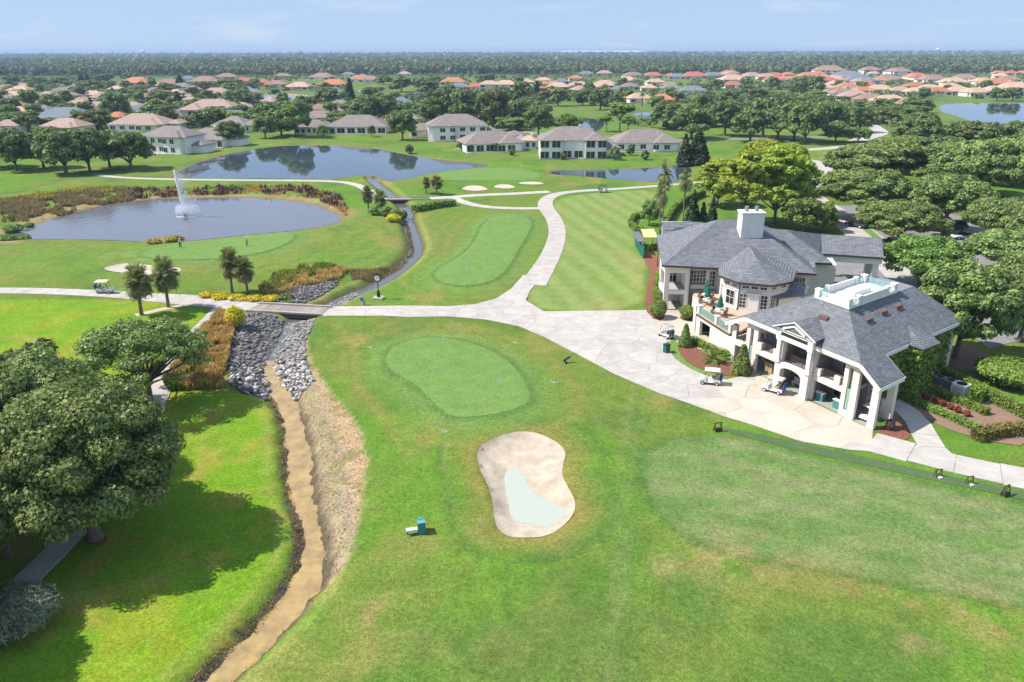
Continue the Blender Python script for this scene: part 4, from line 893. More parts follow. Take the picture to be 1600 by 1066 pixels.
# ------------------------------------------------------------------ foliage
def leaf_cloud(name, blobs, n, leaf, seed, m, up=0.35, inner=0.72, droop=0.0, aspect=0.6, flat=0.0):
    """n small leaf faces spread through the outer shell of many overlapping clumps; blobs = rows of x y z rx ry rz"""
    r = np.random.RandomState(seed); B = np.array(blobs, float)
    wgt = (B[:, 3] * B[:, 4] + B[:, 4] * B[:, 5] + B[:, 3] * B[:, 5]); wgt /= wgt.sum()
    idx = r.choice(len(B), n, p=wgt); d = r.normal(size=(n, 3)); d /= np.linalg.norm(d, axis=1)[:, None]
    d[:, 2] = np.where((d[:, 2] < 0) & (r.rand(n) < up), -d[:, 2], d[:, 2])
    rad = inner + (1.08 - inner) * r.rand(n) ** 0.6
    c = B[idx, :3] + d * B[idx, 3:] * rad[:, None]; c[:, 2] -= droop * r.rand(n)
    nn = d * 0.9 + r.normal(size=(n, 3)) * 0.42; nn[:, 2] += 0.35 + flat; nn /= np.linalg.norm(nn, axis=1)[:, None]
    t = np.cross(nn, r.normal(size=(n, 3))); t /= np.linalg.norm(t, axis=1)[:, None] + 1e-9; b_ = np.cross(nn, t)
    s_ = leaf * (0.45 + 1.3 * r.rand(n) ** 1.6)[:, None]
    co = np.stack([c - t * s_, c + b_ * s_ * aspect, c + t * s_, c - b_ * s_ * aspect], 1).reshape(-1, 3)
    me_ = bpy.data.meshes.new(name); fast_mesh(me_, co, np.arange(4 * n).reshape(n, 4), 4)
    a = me_.attributes.new('tint', 'FLOAT', 'POINT'); a.data.foreach_set('value', np.repeat(r.rand(n), 4).astype(np.float32))
    if m: me_.materials.append(m)
    return me_
def crown_blobs(seed, W, Hh, base, k=30, flat=0.75, clump=0.30):
    """an uneven crown W wide, from height base to Hh, made of k clumps"""
    r = random.Random(seed); R = W / 2; ch = (Hh - base); bl = []
    for i in range(k):
        a = r.uniform(0, 2 * math.pi); u_ = r.random() ** 0.5
        e = r.uniform(-0.25, 1.0)
        rr = R * (1 - clump) * math.sqrt(max(0.05, 1 - max(e, 0) ** 2 * 0.85)) * (0.48 + 0.58 * u_)
        z = base + ch * (0.36 + 0.48 * e * (1 if e > 0 else 0.9))
        q = R * clump * r.uniform(0.5, 1.6)
        bl.append((rr * math.cos(a), rr * math.sin(a), z, q, q * r.uniform(.85, 1.15), q * flat))
    bl.append((0, 0, base + ch * 0.55, R * 0.5, R * 0.5, ch * 0.33))
    return bl
def trunk_mesh(name, bl, Hh, base, r0, seed, limbs=7, m=None, lean=0.0):
    r = random.Random(seed); b = MB(); fork = base * 0.75 + 0.1 * Hh
    b.tube([(0, 0, -.15), (0.03, 0, .25), (lean * .4, .05, fork * .6), (lean, .05, fork)], [r0 * 1.5, r0 * 1.05, r0 * .85, r0 * .75], 9)
    for q in r.sample(bl, min(limbs, len(bl))):
        p0 = Vector((lean, .05, fork * r.uniform(.8, 1))); p1 = Vector(q[:3]); mid = p0.lerp(p1, .5) + Vector((0, 0, .07 * Hh * r.uniform(-.3, 1)))
        b.tube([p0, p0.lerp(mid, .5), mid, p1], [r0 * .55, r0 * .42, r0 * .3, r0 * .1], 6)
    me_ = mesh(name, b.v, b.f, True)
    if m: me_.materials.append(m)
    return me_
L_oak = leaf_mat('oak_leaf', (0.085, 0.135, 0.03), (0.36, 0.46, 0.125), 0.25, 0.1)
L_oakr = leaf_mat('parking_oak_leaf', (0.058, 0.10, 0.022), (0.34, 0.45, 0.12), 0.25, 0.1)
L_oakd = leaf_mat('dark_oak_leaf', (0.073, 0.116, 0.029), (0.276, 0.359, 0.104), 0.3)
L_mid = leaf_mat('leaf_green', (0.090, 0.155, 0.030), (0.351, 0.468, 0.098), 0.35)
L_bright = leaf_mat('bright_leaf', (0.16, 0.25, 0.02), (0.58, 0.68, 0.07), 0.4, 0.1)
L_mag = leaf_mat('magnolia_leaf', (0.060, 0.115, 0.022), (0.338, 0.450, 0.125), 0.25)
L_con = leaf_mat('conifer_leaf', (0.025, 0.05, 0.018), (0.08, 0.13, 0.04), 0.15)
L_palm = leaf_mat('palm_leaf', (0.09, 0.12, 0.03), (0.42, 0.44, 0.16), 0.35)
L_palmd = leaf_mat('dead_frond', (0.234, 0.166, 0.090), (0.429, 0.332, 0.180), 0.2)
L_hedge = leaf_mat('hedge_leaf', (0.072, 0.130, 0.016), (0.320, 0.448, 0.064), 0.2, 0.1, 2.0)
L_hedgeb = leaf_mat('bronze_hedge_leaf', (0.130, 0.098, 0.026), (0.336, 0.280, 0.070), 0.2, 0.1, 2.0)
L_yel = leaf_mat('yellow_flower', (0.480, 0.432, 0.016), (0.900, 0.744, 0.024), 0.2, 0.08, 1.5)
L_red = leaf_mat('red_leaf', (0.154, 0.031, 0.017), (0.480, 0.112, 0.048), 0.2, 0.1)
L_straw = leaf_mat('straw_grass', (0.320, 0.220, 0.060), (0.798, 0.532, 0.209), 0.3, 0.1, 0.8)
L_reed = leaf_mat('reed', (0.190, 0.162, 0.057), (0.486, 0.360, 0.180), 0.3, 0.1, 0.35)
L_gold = leaf_mat('golden_reed', (0.288, 0.270, 0.036), (0.648, 0.522, 0.090), 0.3, 0.1, 0.35)
L_grey = leaf_mat('grey_leaf', (0.10, 0.115, 0.065), (0.36, 0.40, 0.26), 0.25)
L_purple = leaf_mat('purple_leaf', (0.06, 0.03, 0.03), (0.16, 0.10, 0.08), 0.2)

KIND = {}
def kind(key, variants, W, Hh, base, n, leaf, m, k=30, flat=.75, clump=.3, r0=.3, limbs=7, bark=M_bark, **kw):
    L_ = []
    for i in range(variants):
        bl = crown_blobs(hash(key) % 1 + i * 17 + len(key) * 31, W, Hh, base, k, flat, clump)
        L_.append((leaf_cloud(key + '_crown', bl, n, leaf, i * 7 + len(key), m, **kw), trunk_mesh(key + '_trunk', bl, Hh, base, r0, i, limbs, bark)))
    KIND[key] = (L_, W, Hh)
kind('oak_near', 3, 12, 10, 1.0, 115000, 0.105, L_oak, 170, .62, .135, .42, 26, inner=.25)
kind('oak_open', 1, 12, 10, 2.6, 30000, 0.12, L_oak, 90, .55, .14, .30, 34, inner=.2)
kind('oak_right', 4, 12, 9, 3.2, 70000, 0.19, L_oakr, 95, .62, .165, .35, 14, inner=.3)
kind('oak_bright', 1, 12, 9, 1.0, 24000, 0.19, L_mid, 95, .62, .165, .35, 9, inner=.3)
kind('magnolia', 1, 12, 12, 2.2, 70000, 0.20, L_mag, 100, .8, .16, .35, 9, inner=.3)
kind('oak_mid', 5, 12, 11, 1.3, 7500, 0.36, L_oakd, 55, .7, .2, .4, 6, inner=.4)
kind('tree_mid', 3, 12, 12, 1.2, 7000, 0.36, L_mid, 50, .8, .2, .35, 6, inner=.4)
kind('oak_far', 6, 12, 12, 0.6, 1900, 0.68, L_oakd, 26, .8, .27, .4, 3, inner=.5)
kind('tree_far', 4, 12, 12, 0.6, 1900, 0.68, L_mid, 26, .8, .27, .4, 3, inner=.5)
kind('cypress_bright', 3, 9, 14, 1.2, 24000, 0.20, L_bright, 100, .6, .17, .25, 14, inner=.3)
kind('pine_sparse', 2, 9, 14, 7.0, 3200, 0.38, L_mid, 16, .55, .26, .2, 9, inner=.4)
def cone_mesh(key, m, n, leaf, W=4, Hh=10, seed=1):
    bl = []; r = random.Random(seed)
    for i in range(34):
        t = (i + .5) / 34; z = Hh * (.06 + .9 * t); R = W / 2 * (1 - t) ** .8 * .8; a = r.uniform(0, 6.28); q = max(.25, W * .2 * (1 - t) + .12)
        bl.append((R * math.cos(a) * .8, R * math.sin(a) * .8, z, q, q, q * 1.2))
        bl.append((-R * math.cos(a) * .8, -R * math.sin(a) * .8, z, q, q, q * 1.2))
    KIND[key] = ([(leaf_cloud(key + '_crown', bl, n, leaf, seed, m), trunk_mesh(key + '_trunk', bl, 2, .4, .14, seed, 0, M_bark))], W, Hh)
cone_mesh('conifer', L_con, 4200, .3); cone_mesh('conifer_far', L_con, 900, .6, seed=2); cone_mesh('cone_shrub', L_mid, 9000, .10, 2, 3, 3)
def palm_mesh(key, R, Hh, nf, seed, m, drop=1.0, fan=True, skirt=0, r0=.17, lean=.2):
    """palm: ringed trunk, crown of arching fronds each cut into leaflets"""
    r = random.Random(seed); v = []; f = []; tint = []
    def frond(az, el, L_, wid, tt):
        p = Vector((lean, 0, Hh)); d = Vector((math.cos(az) * math.cos(el), math.sin(az) * math.cos(el), math.sin(el))); pts = [p.copy()]; N = 7
        for i in range(N):
            p = p + d * L_ / N; d = (d + Vector((0, 0, -drop * .13 * (i + 1) / 2))).normalized(); pts.append(p.copy())
        side = Vector((-math.sin(az), math.cos(az), 0))
        for i in range(1, N + 1):
            t = i / N; w_ = wid * (math.sin(math.pi * min(1, t * .85 + .1)) if not fan else (.15 + 1.15 * t) * (1.0 if t < .75 else .8))
            dirv = (pts[i] - pts[i - 1])
            for s_ in (1, -1):
                for h_ in (0, .5):
                    a = pts[i - 1] + dirv * h_; tip = a + side * s_ * w_ + dirv * (1.1 if fan else .7) + Vector((0, 0, -.18 * w_ * (1 + drop))); c_ = a + dirv * .42
                    n_ = len(v); v.extend([a, tip, c_]); f.append([n_, n_ + 1, n_ + 2]); tint.extend([tt] * 3)
    for i in range(nf):
        az = i * 2.39996 + r.uniform(-.2, .2); el = math.radians(r.uniform(-50 if fan else -25, 85)); frond(az, el, R * r.uniform(.8, 1.08), R * (.34 if fan else .22), r.random())
    me_ = bpy.data.meshes.new(key + '_crown'); me_.from_pydata([tuple(q) for q in v], [], f); a = me_.attributes.new('tint', 'FLOAT', 'POINT'); a.data.foreach_set('value', tint); me_.materials.append(m); me_.update()
    b = MB(); b.tube([(0, 0, -.1), (lean * .15, 0, Hh * .3), (lean * .5, 0, Hh * .65), (lean, 0, Hh)], [r0 * 1.25, r0, r0 * .9, r0 * .95], 9)
    parts = [(me_, mesh(key + '_trunk', b.v, b.f, True))]; parts[0][1].materials.append(M_palmbark)
    sk = None
    if skirt:
        bl = [(lean + R * .45 * math.cos(t), R * .45 * math.sin(t), Hh - R * .42, R * .24, R * .24, R * .35) for t in np.linspace(0, 6.28, 9)[:-1]]
        sk = leaf_cloud(key + '_skirt', bl, 900, R * .14, seed, L_palmd, droop=R * .2, aspect=.25)
    KIND[key] = (parts, R * 2, Hh, sk)
palm_mesh('sabal_palm', 1.9, 3.6, 130, 1, L_palm, .5, True, 1, .2, .25)
palm_mesh('tall_palm', 2.2, 10, 46, 2, L_palm, 1.1, True, 0, .16, .25)
palm_mesh('far_palm', 2.4, 6, 34, 3, L_palm, 1.2, False, 0, .22, .1)
palm_mesh('sago', 1.7, .4, 46, 4, L_mid, .8, False, 0, .2, 0)

TREES = []        # (root, px x, region) for labels
def plant(key, px, base, wpx, top, name, cat='tree', rnd_=None, w_m=None, h_m=None, region=None, label=None, group=None, tilt=0):
    ent = KIND[key]; r = random.Random(int(px * 13 + base * 7)); var = ent[0][r.randrange(len(ent[0]))]
    p = P(px, base); z = hz1(p.x, p.y) if base > 250 else 0.0
    grow = 1.0 if ('palm' in key or key in ('sago', 'cone_shrub')) else 1.1
    Wd = w_m or wpx * mpp(base) * grow; Ht = h_m or max(1.0, height_at(p.y + .12 * Wd, px, top)) * grow
    o = thing(name, label, cat, (p.x, p.y, z - .03), r.uniform(0, 6.28), group)
    o.scale = (Wd / ent[1], Wd / ent[1], Ht / (ent[2] + (0 if 'palm' not in key else KIND[key][1] * .22)))
    if tilt: o.rotation_euler = (0, tilt, r.uniform(0, 6.28))
    obj('crown', var[0], None, o); obj('trunk', var[1], None, o)
    if len(ent) > 3 and ent[3]: obj('dead_frond_skirt', ent[3], None, o)
    TREES.append((o, px, region)); return o
OAKG = {}
# the old oaks beside the near path
plant('oak_open', 236, 632, 185, 500, 'oak_tree', label='open-crowned oak on red mulch where the path meets the stream lawn')
plant('oak_near', 150, 842, 268, 598, 'oak_tree', label='largest oak in front, spreading over the left lawn')
plant('oak_near', 40, 770, 270, 556, 'oak_tree', label='big oak at the left edge behind the largest oak')
plant('oak_near', -40, 880, 280, 640, 'oak_tree', label='oak cut off by the left edge, nearest the camera')
plant('oak_mid', 62, 640, 125, 536, 'oak_tree', label='dark oak top rising behind the big left oaks')
plant('oak_near', -150, 935, 290, 700, 'oak_tree', label='oak outside the left edge whose shadow falls on the lawn')
plant('oak_near', -190, 1060, 310, 820, 'oak_tree', label='oak outside the lower left corner shading the lawn')
plant('oak_near', 12, 868, 175, 690, 'oak_tree', label='smaller oak at the left edge below the largest oak')
# right-hand parking trees: base x, base y, width, top
for kx, (key, px, by, wp, tp) in enumerate([('oak_right', 1347, 346, 125, 268), ('oak_right', 1385, 305, 165, 226), ('oak_right', 1402, 386, 118, 318), ('oak_right', 1474, 366, 108, 276), ('oak_right', 1535, 330, 140, 222),
        ('oak_bright', 1436, 446, 116, 366), ('oak_right', 1552, 388, 84, 312), ('oak_right', 1575, 442, 120, 362), ('oak_right', 1600, 330, 130, 215), ('magnolia', 1492, 560, 138, 412),
        ('oak_right', 1592, 535, 100, 420), ('oak_right', 1450, 300, 120, 240), ('oak_right', 1640, 420, 130, 320), ('oak_right', 1560, 285, 120, 235), ('oak_right', 1515, 305, 120, 248), ('oak_right', 1415, 268, 110, 215), ('oak_right', 1610, 392, 110, 312), ('oak_right', 1630, 490, 120, 390), ('oak_right', 1345, 290, 100, 238), ('oak_right', 1490, 276, 100, 225)]):
    names = ['oak over the road bend behind the porte-cochere', 'broad oak behind the road, left end of the parking trees', 'grey-green oak hiding a white car by the porte-cochere', 'oak with a visible trunk beside the dark parked cars', 'tall dark oak in the middle of the parking trees',
             'bright green low tree above the small silver car', 'light oak to the right of the white sedan', 'oak at the right edge above the magnolia', 'dark oak at the right edge, farthest of the parking trees', 'glossy dark magnolia behind the pro shop garden',
             'thin pale tree at the right edge beside the magnolia', 'oak crown between the broad oak and the lake view', 'oak beyond the right edge of the parking lot', 'oak behind the tall dark parking oak', 'oak crown left of the tall dark parking oak', 'oak crown nearest the far lake, above the broad oak', 'oak at the right edge level with the white sedan', 'oak cut by the right edge above the shrub mass', 'oak at the far road bend, left end of the grove', 'oak at the back of the grove below the lake']
    wp *= 1.04 if key == 'oak_right' else 1
    plant(key, px, by, wp, tp, 'magnolia_tree' if key == 'magnolia' else 'oak_tree', label=names[kx], group='trees of the parking lot')
for i, (px, by, wp, tp) in enumerate([(1120, 322, 70, 246), (1164, 348, 88, 228), (1210, 350, 92, 222), (1243, 332, 66, 244), (1186, 306, 84, 214), (1228, 302, 64, 222)]):
    plant('cypress_bright', px, by, wp, tp, 'cypress_tree', region='cyp', group='bright cypress trees behind the clubhouse')
plant('tree_mid', 1254, 362, 66, 308, 'garden_tree', label='olive tinted tree behind the clubhouse right of the chimney'); plant('tree_mid', 1284, 362, 42, 316, 'garden_tree', label='small yellowish tree beside the road behind the clubhouse')
for px, by, wp, tp in [(1081, 354, 24, 300), (1097, 354, 18, 318), (1112, 350, 15, 306), (1069, 258, 24, 210), (1089, 257, 36, 204)]: plant('conifer', px, by, wp, tp, 'conifer_tree', region='con', group='dark conifers near the clubhouse')
plant('tall_palm', 1033, 392, 30, 262, 'palm_tree', label='tallest slender palm left of the clubhouse', group='tall palms by the clubhouse'); plant('tall_palm', 1065, 372, 30, 272, 'palm_tree', label='tall palm in front of the dark conifers', group='tall palms by the clubhouse'); plant('tall_palm', 1027, 416, 28, 292, 'palm_tree', label='shorter slender palm at the clubhouse corner', group='tall palms by the clubhouse')
plant('tree_mid', 1014, 352, 28, 314, 'garden_tree', label='small olive tree beside the hedge ring')
for lab, px, by, wp, tp in [('palm leaning over the white gravel strip', 222, 497, 50, 430), ('palm to the right of the golf cart', 264, 484, 46, 418), ('palm left of the yellow flower bed pair', 363, 459, 38, 400), ('palm right of the yellow flower bed pair', 388, 462, 36, 411),
        ('palm left of the far footbridge', 576, 330, 22, 298), ('bushy palm beside the far footbridge', 594, 336, 24, 303), ('small palm beyond the far footbridge', 666, 304, 16, 282), ('full palm beyond the far footbridge', 682, 306, 22, 281)]:
    plant('sabal_palm', px, by, wp, tp, 'palm_tree', label=lab, group='fan palms of the course')
# trees among the houses: x, base, width, top
TL = [('oak_mid', 26, 267, 62, 203), ('oak_mid', 69, 263, 62, 205), ('oak_mid', 104, 272, 76, 203), ('oak_mid', 141, 269, 66, 203), ('oak_mid', 172, 262, 60, 205), ('oak_mid', 205, 265, 70, 208), ('oak_mid', -4, 262, 66, 205)]
for a in TL: plant(*a, 'oak_tree', region='shore', group='row of oaks on the left fairway')
TM = """m360,227,46,190 m45,205,44,174 m152,203,52,172 m183,188,42,146 t82,175,34,147 t48,172,34,140 m106,167,30,143 f140,142,42,125 f15,140,26,125 f217,157,32,140 f250,162,38,143 f265,149,36,131
c282,138,15,118 c280,172,17,145 c144,173,15,154 m260,195,36,165 m372,168,52,140 f360,144,52,125 c128,130,14,116 c137,130,14,117 t462,214,52,157 m440,212,46,180 m415,216,36,182 c547,159,17,125 m515,164,42,138 m572,194,48,150
m603,192,46,150 t580,159,32,137 m629,219,42,174 t620,179,24,162 t642,179,24,160 f627,144,40,122 f670,150,34,127 m692,192,44,142 m728,194,54,140 m770,199,54,140 t505,216,20,195 t581,214,14,196 m841,213,44,165 m815,197,34,157
t888,210,48,178 m938,172,36,139 m910,165,32,140 m872,166,32,140 m815,164,36,130 c838,153,16,128 t965,162,18,142 p968,209,46,163 p981,212,22,182 p948,206,26,182 m1045,202,58,160 m1080,217,64,168 m1132,212,54,158 m1172,222,58,172
m1192,214,54,155 m1215,217,58,165 m1240,220,58,160 m1257,224,62,162 m1290,212,58,160 m1318,207,54,165 m1342,207,40,168 f1275,144,28,120 f1245,150,30,122 t1275,158,34,140 m1380,192,54,167 m1405,192,54,165 m1430,197,48,165
m1422,234,58,185 m1440,236,54,185 m1462,232,48,200 m1492,232,58,190 m1527,234,64,190 m1555,238,60,192 m1590,228,60,190 f1557,158,22,137 f1582,158,26,138 t1100,172,30,148 t1025,172,30,150 f700,150,26,132 f655,140,24,122
m330,215,20,198 f400,160,24,145 f310,165,26,148 t430,150,18,138 f470,165,20,150 t200,150,22,136 f30,195,30,176 f120,190,26,172 t10,188,26,165 m240,178,30,158 f300,200,22,180 t345,178,24,160 f585,180,30,160 t650,205,20,188
f180,168,24,150 f235,148,24,132 f480,182,22,165 t530,195,18,180 f555,172,22,155 t700,170,24,152 f740,165,24,148 t790,165,24,146 f850,152,20,138 t890,158,18,144 f975,150,20,136 t1045,152,22,136 f1120,140,22,124 f1165,138,22,122 f1205,140,22,120
t1290,165,24,148 f1310,140,16,126 f1345,170,22,158 t1370,150,12,140 f1450,140,16,128 t1480,142,14,132 f1540,140,18,126 t1385,178,24,163 m1340,222,34,200 m1600,260,60,205 m1480,262,60,215 m1620,245,60,190 m1305,222,40,190
f20,130,30,118 f60,132,30,120 f95,134,30,121 f165,128,30,116 f205,126,26,114 f600,132,26,118 f680,132,30,118 f760,130,30,116 f780,156,26,136 f1180,160,40,138 f1140,165,36,142 f1215,172,40,146 f1255,170,40,148"""
KK = {'m': ('oak_mid', 'oak_tree'), 't': ('tree_mid', 'leafy_tree'), 'f': ('oak_far', 'leafy_tree'), 'c': ('conifer_far', 'conifer_tree'), 'p': ('pine_sparse', 'pine_tree')}
for tkn in TM.split():
    key, nm = KK[tkn[0]]; a, b_, c_, d_ = [float(q) for q in tkn[1:].split(',')]
    if key == 'oak_mid' and b_ < 185: key = 'oak_far'
    if key == 'tree_mid' and b_ < 185: key = 'tree_far'
    plant(key, a, b_, c_, d_, nm, region='town', group='trees among the houses')
for px, by, tp in [(301, 233, 205), (682, 188, 168), (976, 233, 210), (990, 233, 207), (1154, 173, 152), (1167, 172, 150), (1212, 174, 148), (1003, 166, 145), (977, 162, 146), (1225, 175, 150), (1140, 170, 152), (700, 142, 128), (500, 162, 150), (1270, 178, 155)]:
    plant('far_palm', px, by, 16, tp, 'palm_tree', region='palms', group='palms among the houses')
_r = random.Random(11); _keep = [(P(float(t[1:].split(',')[0]), float(t[1:].split(',')[1])).to_2d()) for t in TM.split()]
_no = [LAKE, RPOND] + [PG(q) for q in ([(400, 143), (495, 143), (495, 158), (400, 158)], [(550, 132), (610, 132), (690, 143), (690, 155), (555, 150)], [(1440, 155), (1620, 155), (1620, 205), (1470, 205)], [(855, 178), (950, 180), (1000, 230), (850, 230)], [(880, 160), (1060, 165), (1060, 195), (860, 185)], [(640, 225), (800, 225), (800, 260), (640, 260)])]
cnt = 0
while cnt < 165:
    px = _r.uniform(-20, 1620) if cnt < 90 else _r.uniform(-20, 860); by = 134 + 70 * _r.random() ** 1.1
    if 430 < px < 800 and 125 < by < 158 and _r.random() < .75: continue
    q = P(px, by).to_2d()
    if any(float(sdf(z_, np.array([q.x]), np.array([q.y]), 5)[0]) < 4 for z_ in _no) or any((q - k_).length < 8 for k_ in _keep): continue
    _keep.append(q); cnt += 1
    ht = _r.uniform(6, 12) if by < 150 else _r.uniform(5, 10); wd = _r.uniform(8, 15) / mpp(by)
    plant(_r.choice(['oak_far', 'oak_far', 'tree_far', 'oak_far']), px, by, wd, 0, 'leafy_tree', h_m=ht, region='town', group='trees among the houses')
# ordinal labels inside each region
def number(region, text, key=None):
    L_ = sorted([t for t in TREES if t[2] == region], key=lambda t: t[1])
    for i, (o, _, _) in enumerate(L_): o['label'] = text % ordinal(i)
number('shore', '%s oak from the left in the dark row on the far fairway'); number('cyp', '%s bright green cypress from the left behind the clubhouse'); number('con', '%s dark conifer from the left, beyond the clubhouse lawn'); number('palms', '%s palm from the left among the houses')
rows = {}
for o, px, reg in TREES:
    if reg == 'town':
        band = max(0, min(7, int((o.location.y - 250) // 130))); zone = 'left' if px < 400 else 'left centre' if px < 800 else 'right centre' if px < 1200 else 'right'
        rows.setdefault((band, zone, o.name.split('.')[0]), []).append((px, o))
BN = ['nearest belt before', 'belt beside', 'second belt among', 'third belt among', 'fourth belt among', 'fifth belt behind', 'sixth belt behind', 'farthest belt behind']
for (band, zone, nm), L_ in rows.items():
    for i, (px, o) in enumerate(sorted(L_, key=lambda t: t[0])): o['label'] = '%s %s from the left in the %s the %s houses' % (ordinal(i), nm.replace('_', ' '), BN[max(0, band)], zone)

# ------------------------------------------------------------------ houses of the estate
ROOFS = {'g': shingle_mat('taupe_shingle', (0.24, 0.20, 0.185), (0.31, 0.265, 0.245), .2), 'p': shingle_mat('pink_tile', (0.40, 0.27, 0.23), (0.48, 0.34, 0.29), .2), 'o': shingle_mat('orange_tile', (0.47, 0.19, 0.10), (0.56, 0.26, 0.15), .2),
         'r': shingle_mat('red_tile', (0.44, 0.14, 0.10), (0.52, 0.19, 0.14), .2), 'b': shingle_mat('blue_slate', (0.17, 0.20, 0.24), (0.22, 0.25, 0.29), .2), 'n': shingle_mat('brown_tile', (0.30, 0.19, 0.15), (0.38, 0.25, 0.20), .2), 'k': shingle_mat('peach_tile', (0.52, 0.34, 0.25), (0.60, 0.42, 0.31), .2)}
M_hw = mat('house_wall', (0.78, 0.73, 0.65), 0.85, 0.15, (0.70, 0.64, 0.56), 0.4, rand=0.14); M_hwh = mat('white_house_wall', (0.86, 0.84, 0.80), 0.8, 0.2)
M_scr = mat('screen_porch', (0.035, 0.035, 0.035), 0.5, 0.3)
UNITWIN = mesh('window', [(-.5, 0, 0), (.5, 0, 0), (.5, 0, 1), (-.5, 0, 1), (-.5, -1, 0), (.5, -1, 0), (.5, -1, 1), (-.5, -1, 1)], [[4, 5, 6, 7], [0, 4, 7, 3], [5, 1, 2, 6], [7, 6, 2, 3], [0, 1, 5, 4]]); UNITWIN.materials.append(M_glass)
HOUSES = []
def hip(mb, x0, x1, y0, y1, z0, rise, ov=.6):
    x0 -= ov; x1 += ov; y0 -= ov; y1 += ov; w_, d_ = x1 - x0, y1 - y0; h_ = min(w_, d_) / 2; z1 = z0 + rise * h_
    if w_ >= d_: r0, r1 = (x0 + h_, (y0 + y1) / 2, z1), (x1 - h_, (y0 + y1) / 2, z1)
    else: r0, r1 = ((x0 + x1) / 2, y0 + h_, z1), ((x0 + x1) / 2, y1 - h_, z1)
    c = [(x0, y0, z0), (x1, y0, z0), (x1, y1, z0), (x0, y1, z0)]; e = [(p[0], p[1], z0 - .2) for p in c]
    v = c + [r0, r1] + e
    f = [[0, 1, 5, 4], [1, 2, 5], [2, 3, 4, 5], [3, 0, 4]] if w_ >= d_ else [[0, 1, 4], [1, 2, 5, 4], [2, 3, 5], [3, 0, 4, 5]]
    f += [[0, 6, 7, 1], [1, 7, 8, 2], [2, 8, 9, 3], [3, 9, 6, 0], [9, 8, 7, 6]]
    mb.add(v, f)
def house(px, by, wpx, rc, st=1, big=False, screen=0, wing=None, region=None, wallm=None, rot=None, label=None):
    r = random.Random(int(px * 7 + by)); p = P(px, by); Wd = max(7.0, wpx * mpp(by)); D = Wd * r.uniform(.6, .8) if Wd < 18 else Wd * .6
    Hw = 2.9 * st + .2
    o = thing('house', label, 'house', (p.x, p.y + D / 2, 0), r.uniform(-.22, .22) if rot is None else rot, 'houses of the estate')
    b = MB(); b.box(-Wd / 2 + .4, Wd / 2 - .4, -D / 2, D / 2, 0, Hw); rf = MB(); hip(rf, -Wd / 2 + .4, Wd / 2 - .4, -D / 2, D / 2, Hw, .50)
    if wing is None: wing = r.choice((-1, 1))
    if wing == 2:
        for xw in (-Wd * .32, Wd * .32):
            ww = Wd * .15; b.box(xw - ww, xw + ww, -D / 2 - 2.2, 0, 0, Hw - .02); hip(rf, xw - ww, xw + ww, -D / 2 - 2.2, .1 * D, Hw + .05, .52)
    elif wing:
        xw = wing * Wd * .24; ww = Wd * .17; dw = D * .18
        hw = Hw if r.random() < .7 or st == 2 else Hw * .95
        b.box(xw - ww, xw + ww, -D / 2 - dw, 0, 0, hw - .02); hip(rf, xw - ww, xw + ww, -D / 2 - dw, .12 * D, hw - .03, .52)
    wm = wallm or (M_hwh if r.random() < .25 else M_hw)
    b.build('wall', wm, o); rfo = rf.build('roof', ROOFS[rc], o)
    n = 3 if wpx < 45 else 6
    if big:
        sd_ = 1 if r.random() < .5 else -1; xa, xb = sorted((sd_ * (Wd / 2 - .5), sd_ * (Wd / 2 + Wd * .2))); q = MB(); q.box(xa, xb, -D * .2, D * .45, 0, 2.9); q.build('garage', wm, o); q = MB(); hip(q, xa, xb, -D * .2, D * .45, 2.9, .5); q.build('garage_roof', ROOFS[rc], o)
        q = MB(); q.box(-Wd / 2 - .2, Wd / 2 + .2, -D / 2 - .62, -D / 2 - .5, Hw - .22, Hw - .02); q.build('fascia', M_hwh, o)
        for t_ in np.linspace(-Wd / 2 + .6, Wd / 2 - .6, 7): q = MB(); q.box(t_ - .12, t_ + .12, -D / 2 - .12, -D / 2 - .01, 0, Hw - .2); q.build('pilaster', M_hwh, o)
        q = MB(); q.box(-Wd / 2, Wd / 2, -D / 2 - 2.2, -D / 2 - .02, .02, .12); q.build('patio', M_conc, o)
        if st == 2: q = MB(); q.box(-Wd / 2 + .4, Wd / 2 - .4, -D / 2 - .1, -D / 2 - .01, 2.75, 3.05); q.build('floor_band', M_hwh, o)
    def win(x, y, z, w_, h_, nm='window', mt=None):
        q = obj(nm, UNITWIN, None, o); q.location = (x, y, z); q.scale = (w_, .05, h_)
        if big:
            fr_ = MB(); fr_.box(-w_ / 2 - .12, w_ / 2 + .12, y - .03, y - .004, z - .12, z); fr_.box(-w_ / 2 - .12, w_ / 2 + .12, y - .03, y - .004, z + h_, z + h_ + .12); fr_.box(-w_ / 2 - .12, -w_ / 2, y - .03, y - .004, z, z + h_); fr_.box(w_ / 2, w_ / 2 + .12, y - .03, y - .004, z, z + h_); fr_.box(-.05, .05, y - .075, y - .055, z, z + h_)
            g_ = fr_.build('window_frame', M_hwh, o); g_.location = (x, 0, 0)
    for fl in range(st):
        for i in range(n):
            x = -Wd / 2 + Wd * (i + .5) / n; y = -D / 2
            if wing == 2:
                if abs(abs(x) - Wd * .32) < Wd * .15: y = -D / 2 - 2.2
                elif fl == 1: continue
            elif wing and abs(x - wing * Wd * .24) < Wd * .17: y = -D / 2 - D * .18
            elif wing and abs(x - wing * Wd * .24) < Wd * .17 + Wd * .08: continue
            win(x, y - .005, fl * 2.9 + (.25 if screen and fl == 0 else .8), Wd / n * (.72 if screen else .5), 2.1 if screen else 1.5)
    if r.random() < .3:
        q = MB(); q.box(Wd * .1, Wd * .1 + .9, -.4, .4, Hw, Hw + .5 * D / 2 + .9); q.build('chimney', wm, o)
    HOUSES.append((o, px, rc, region)); return o
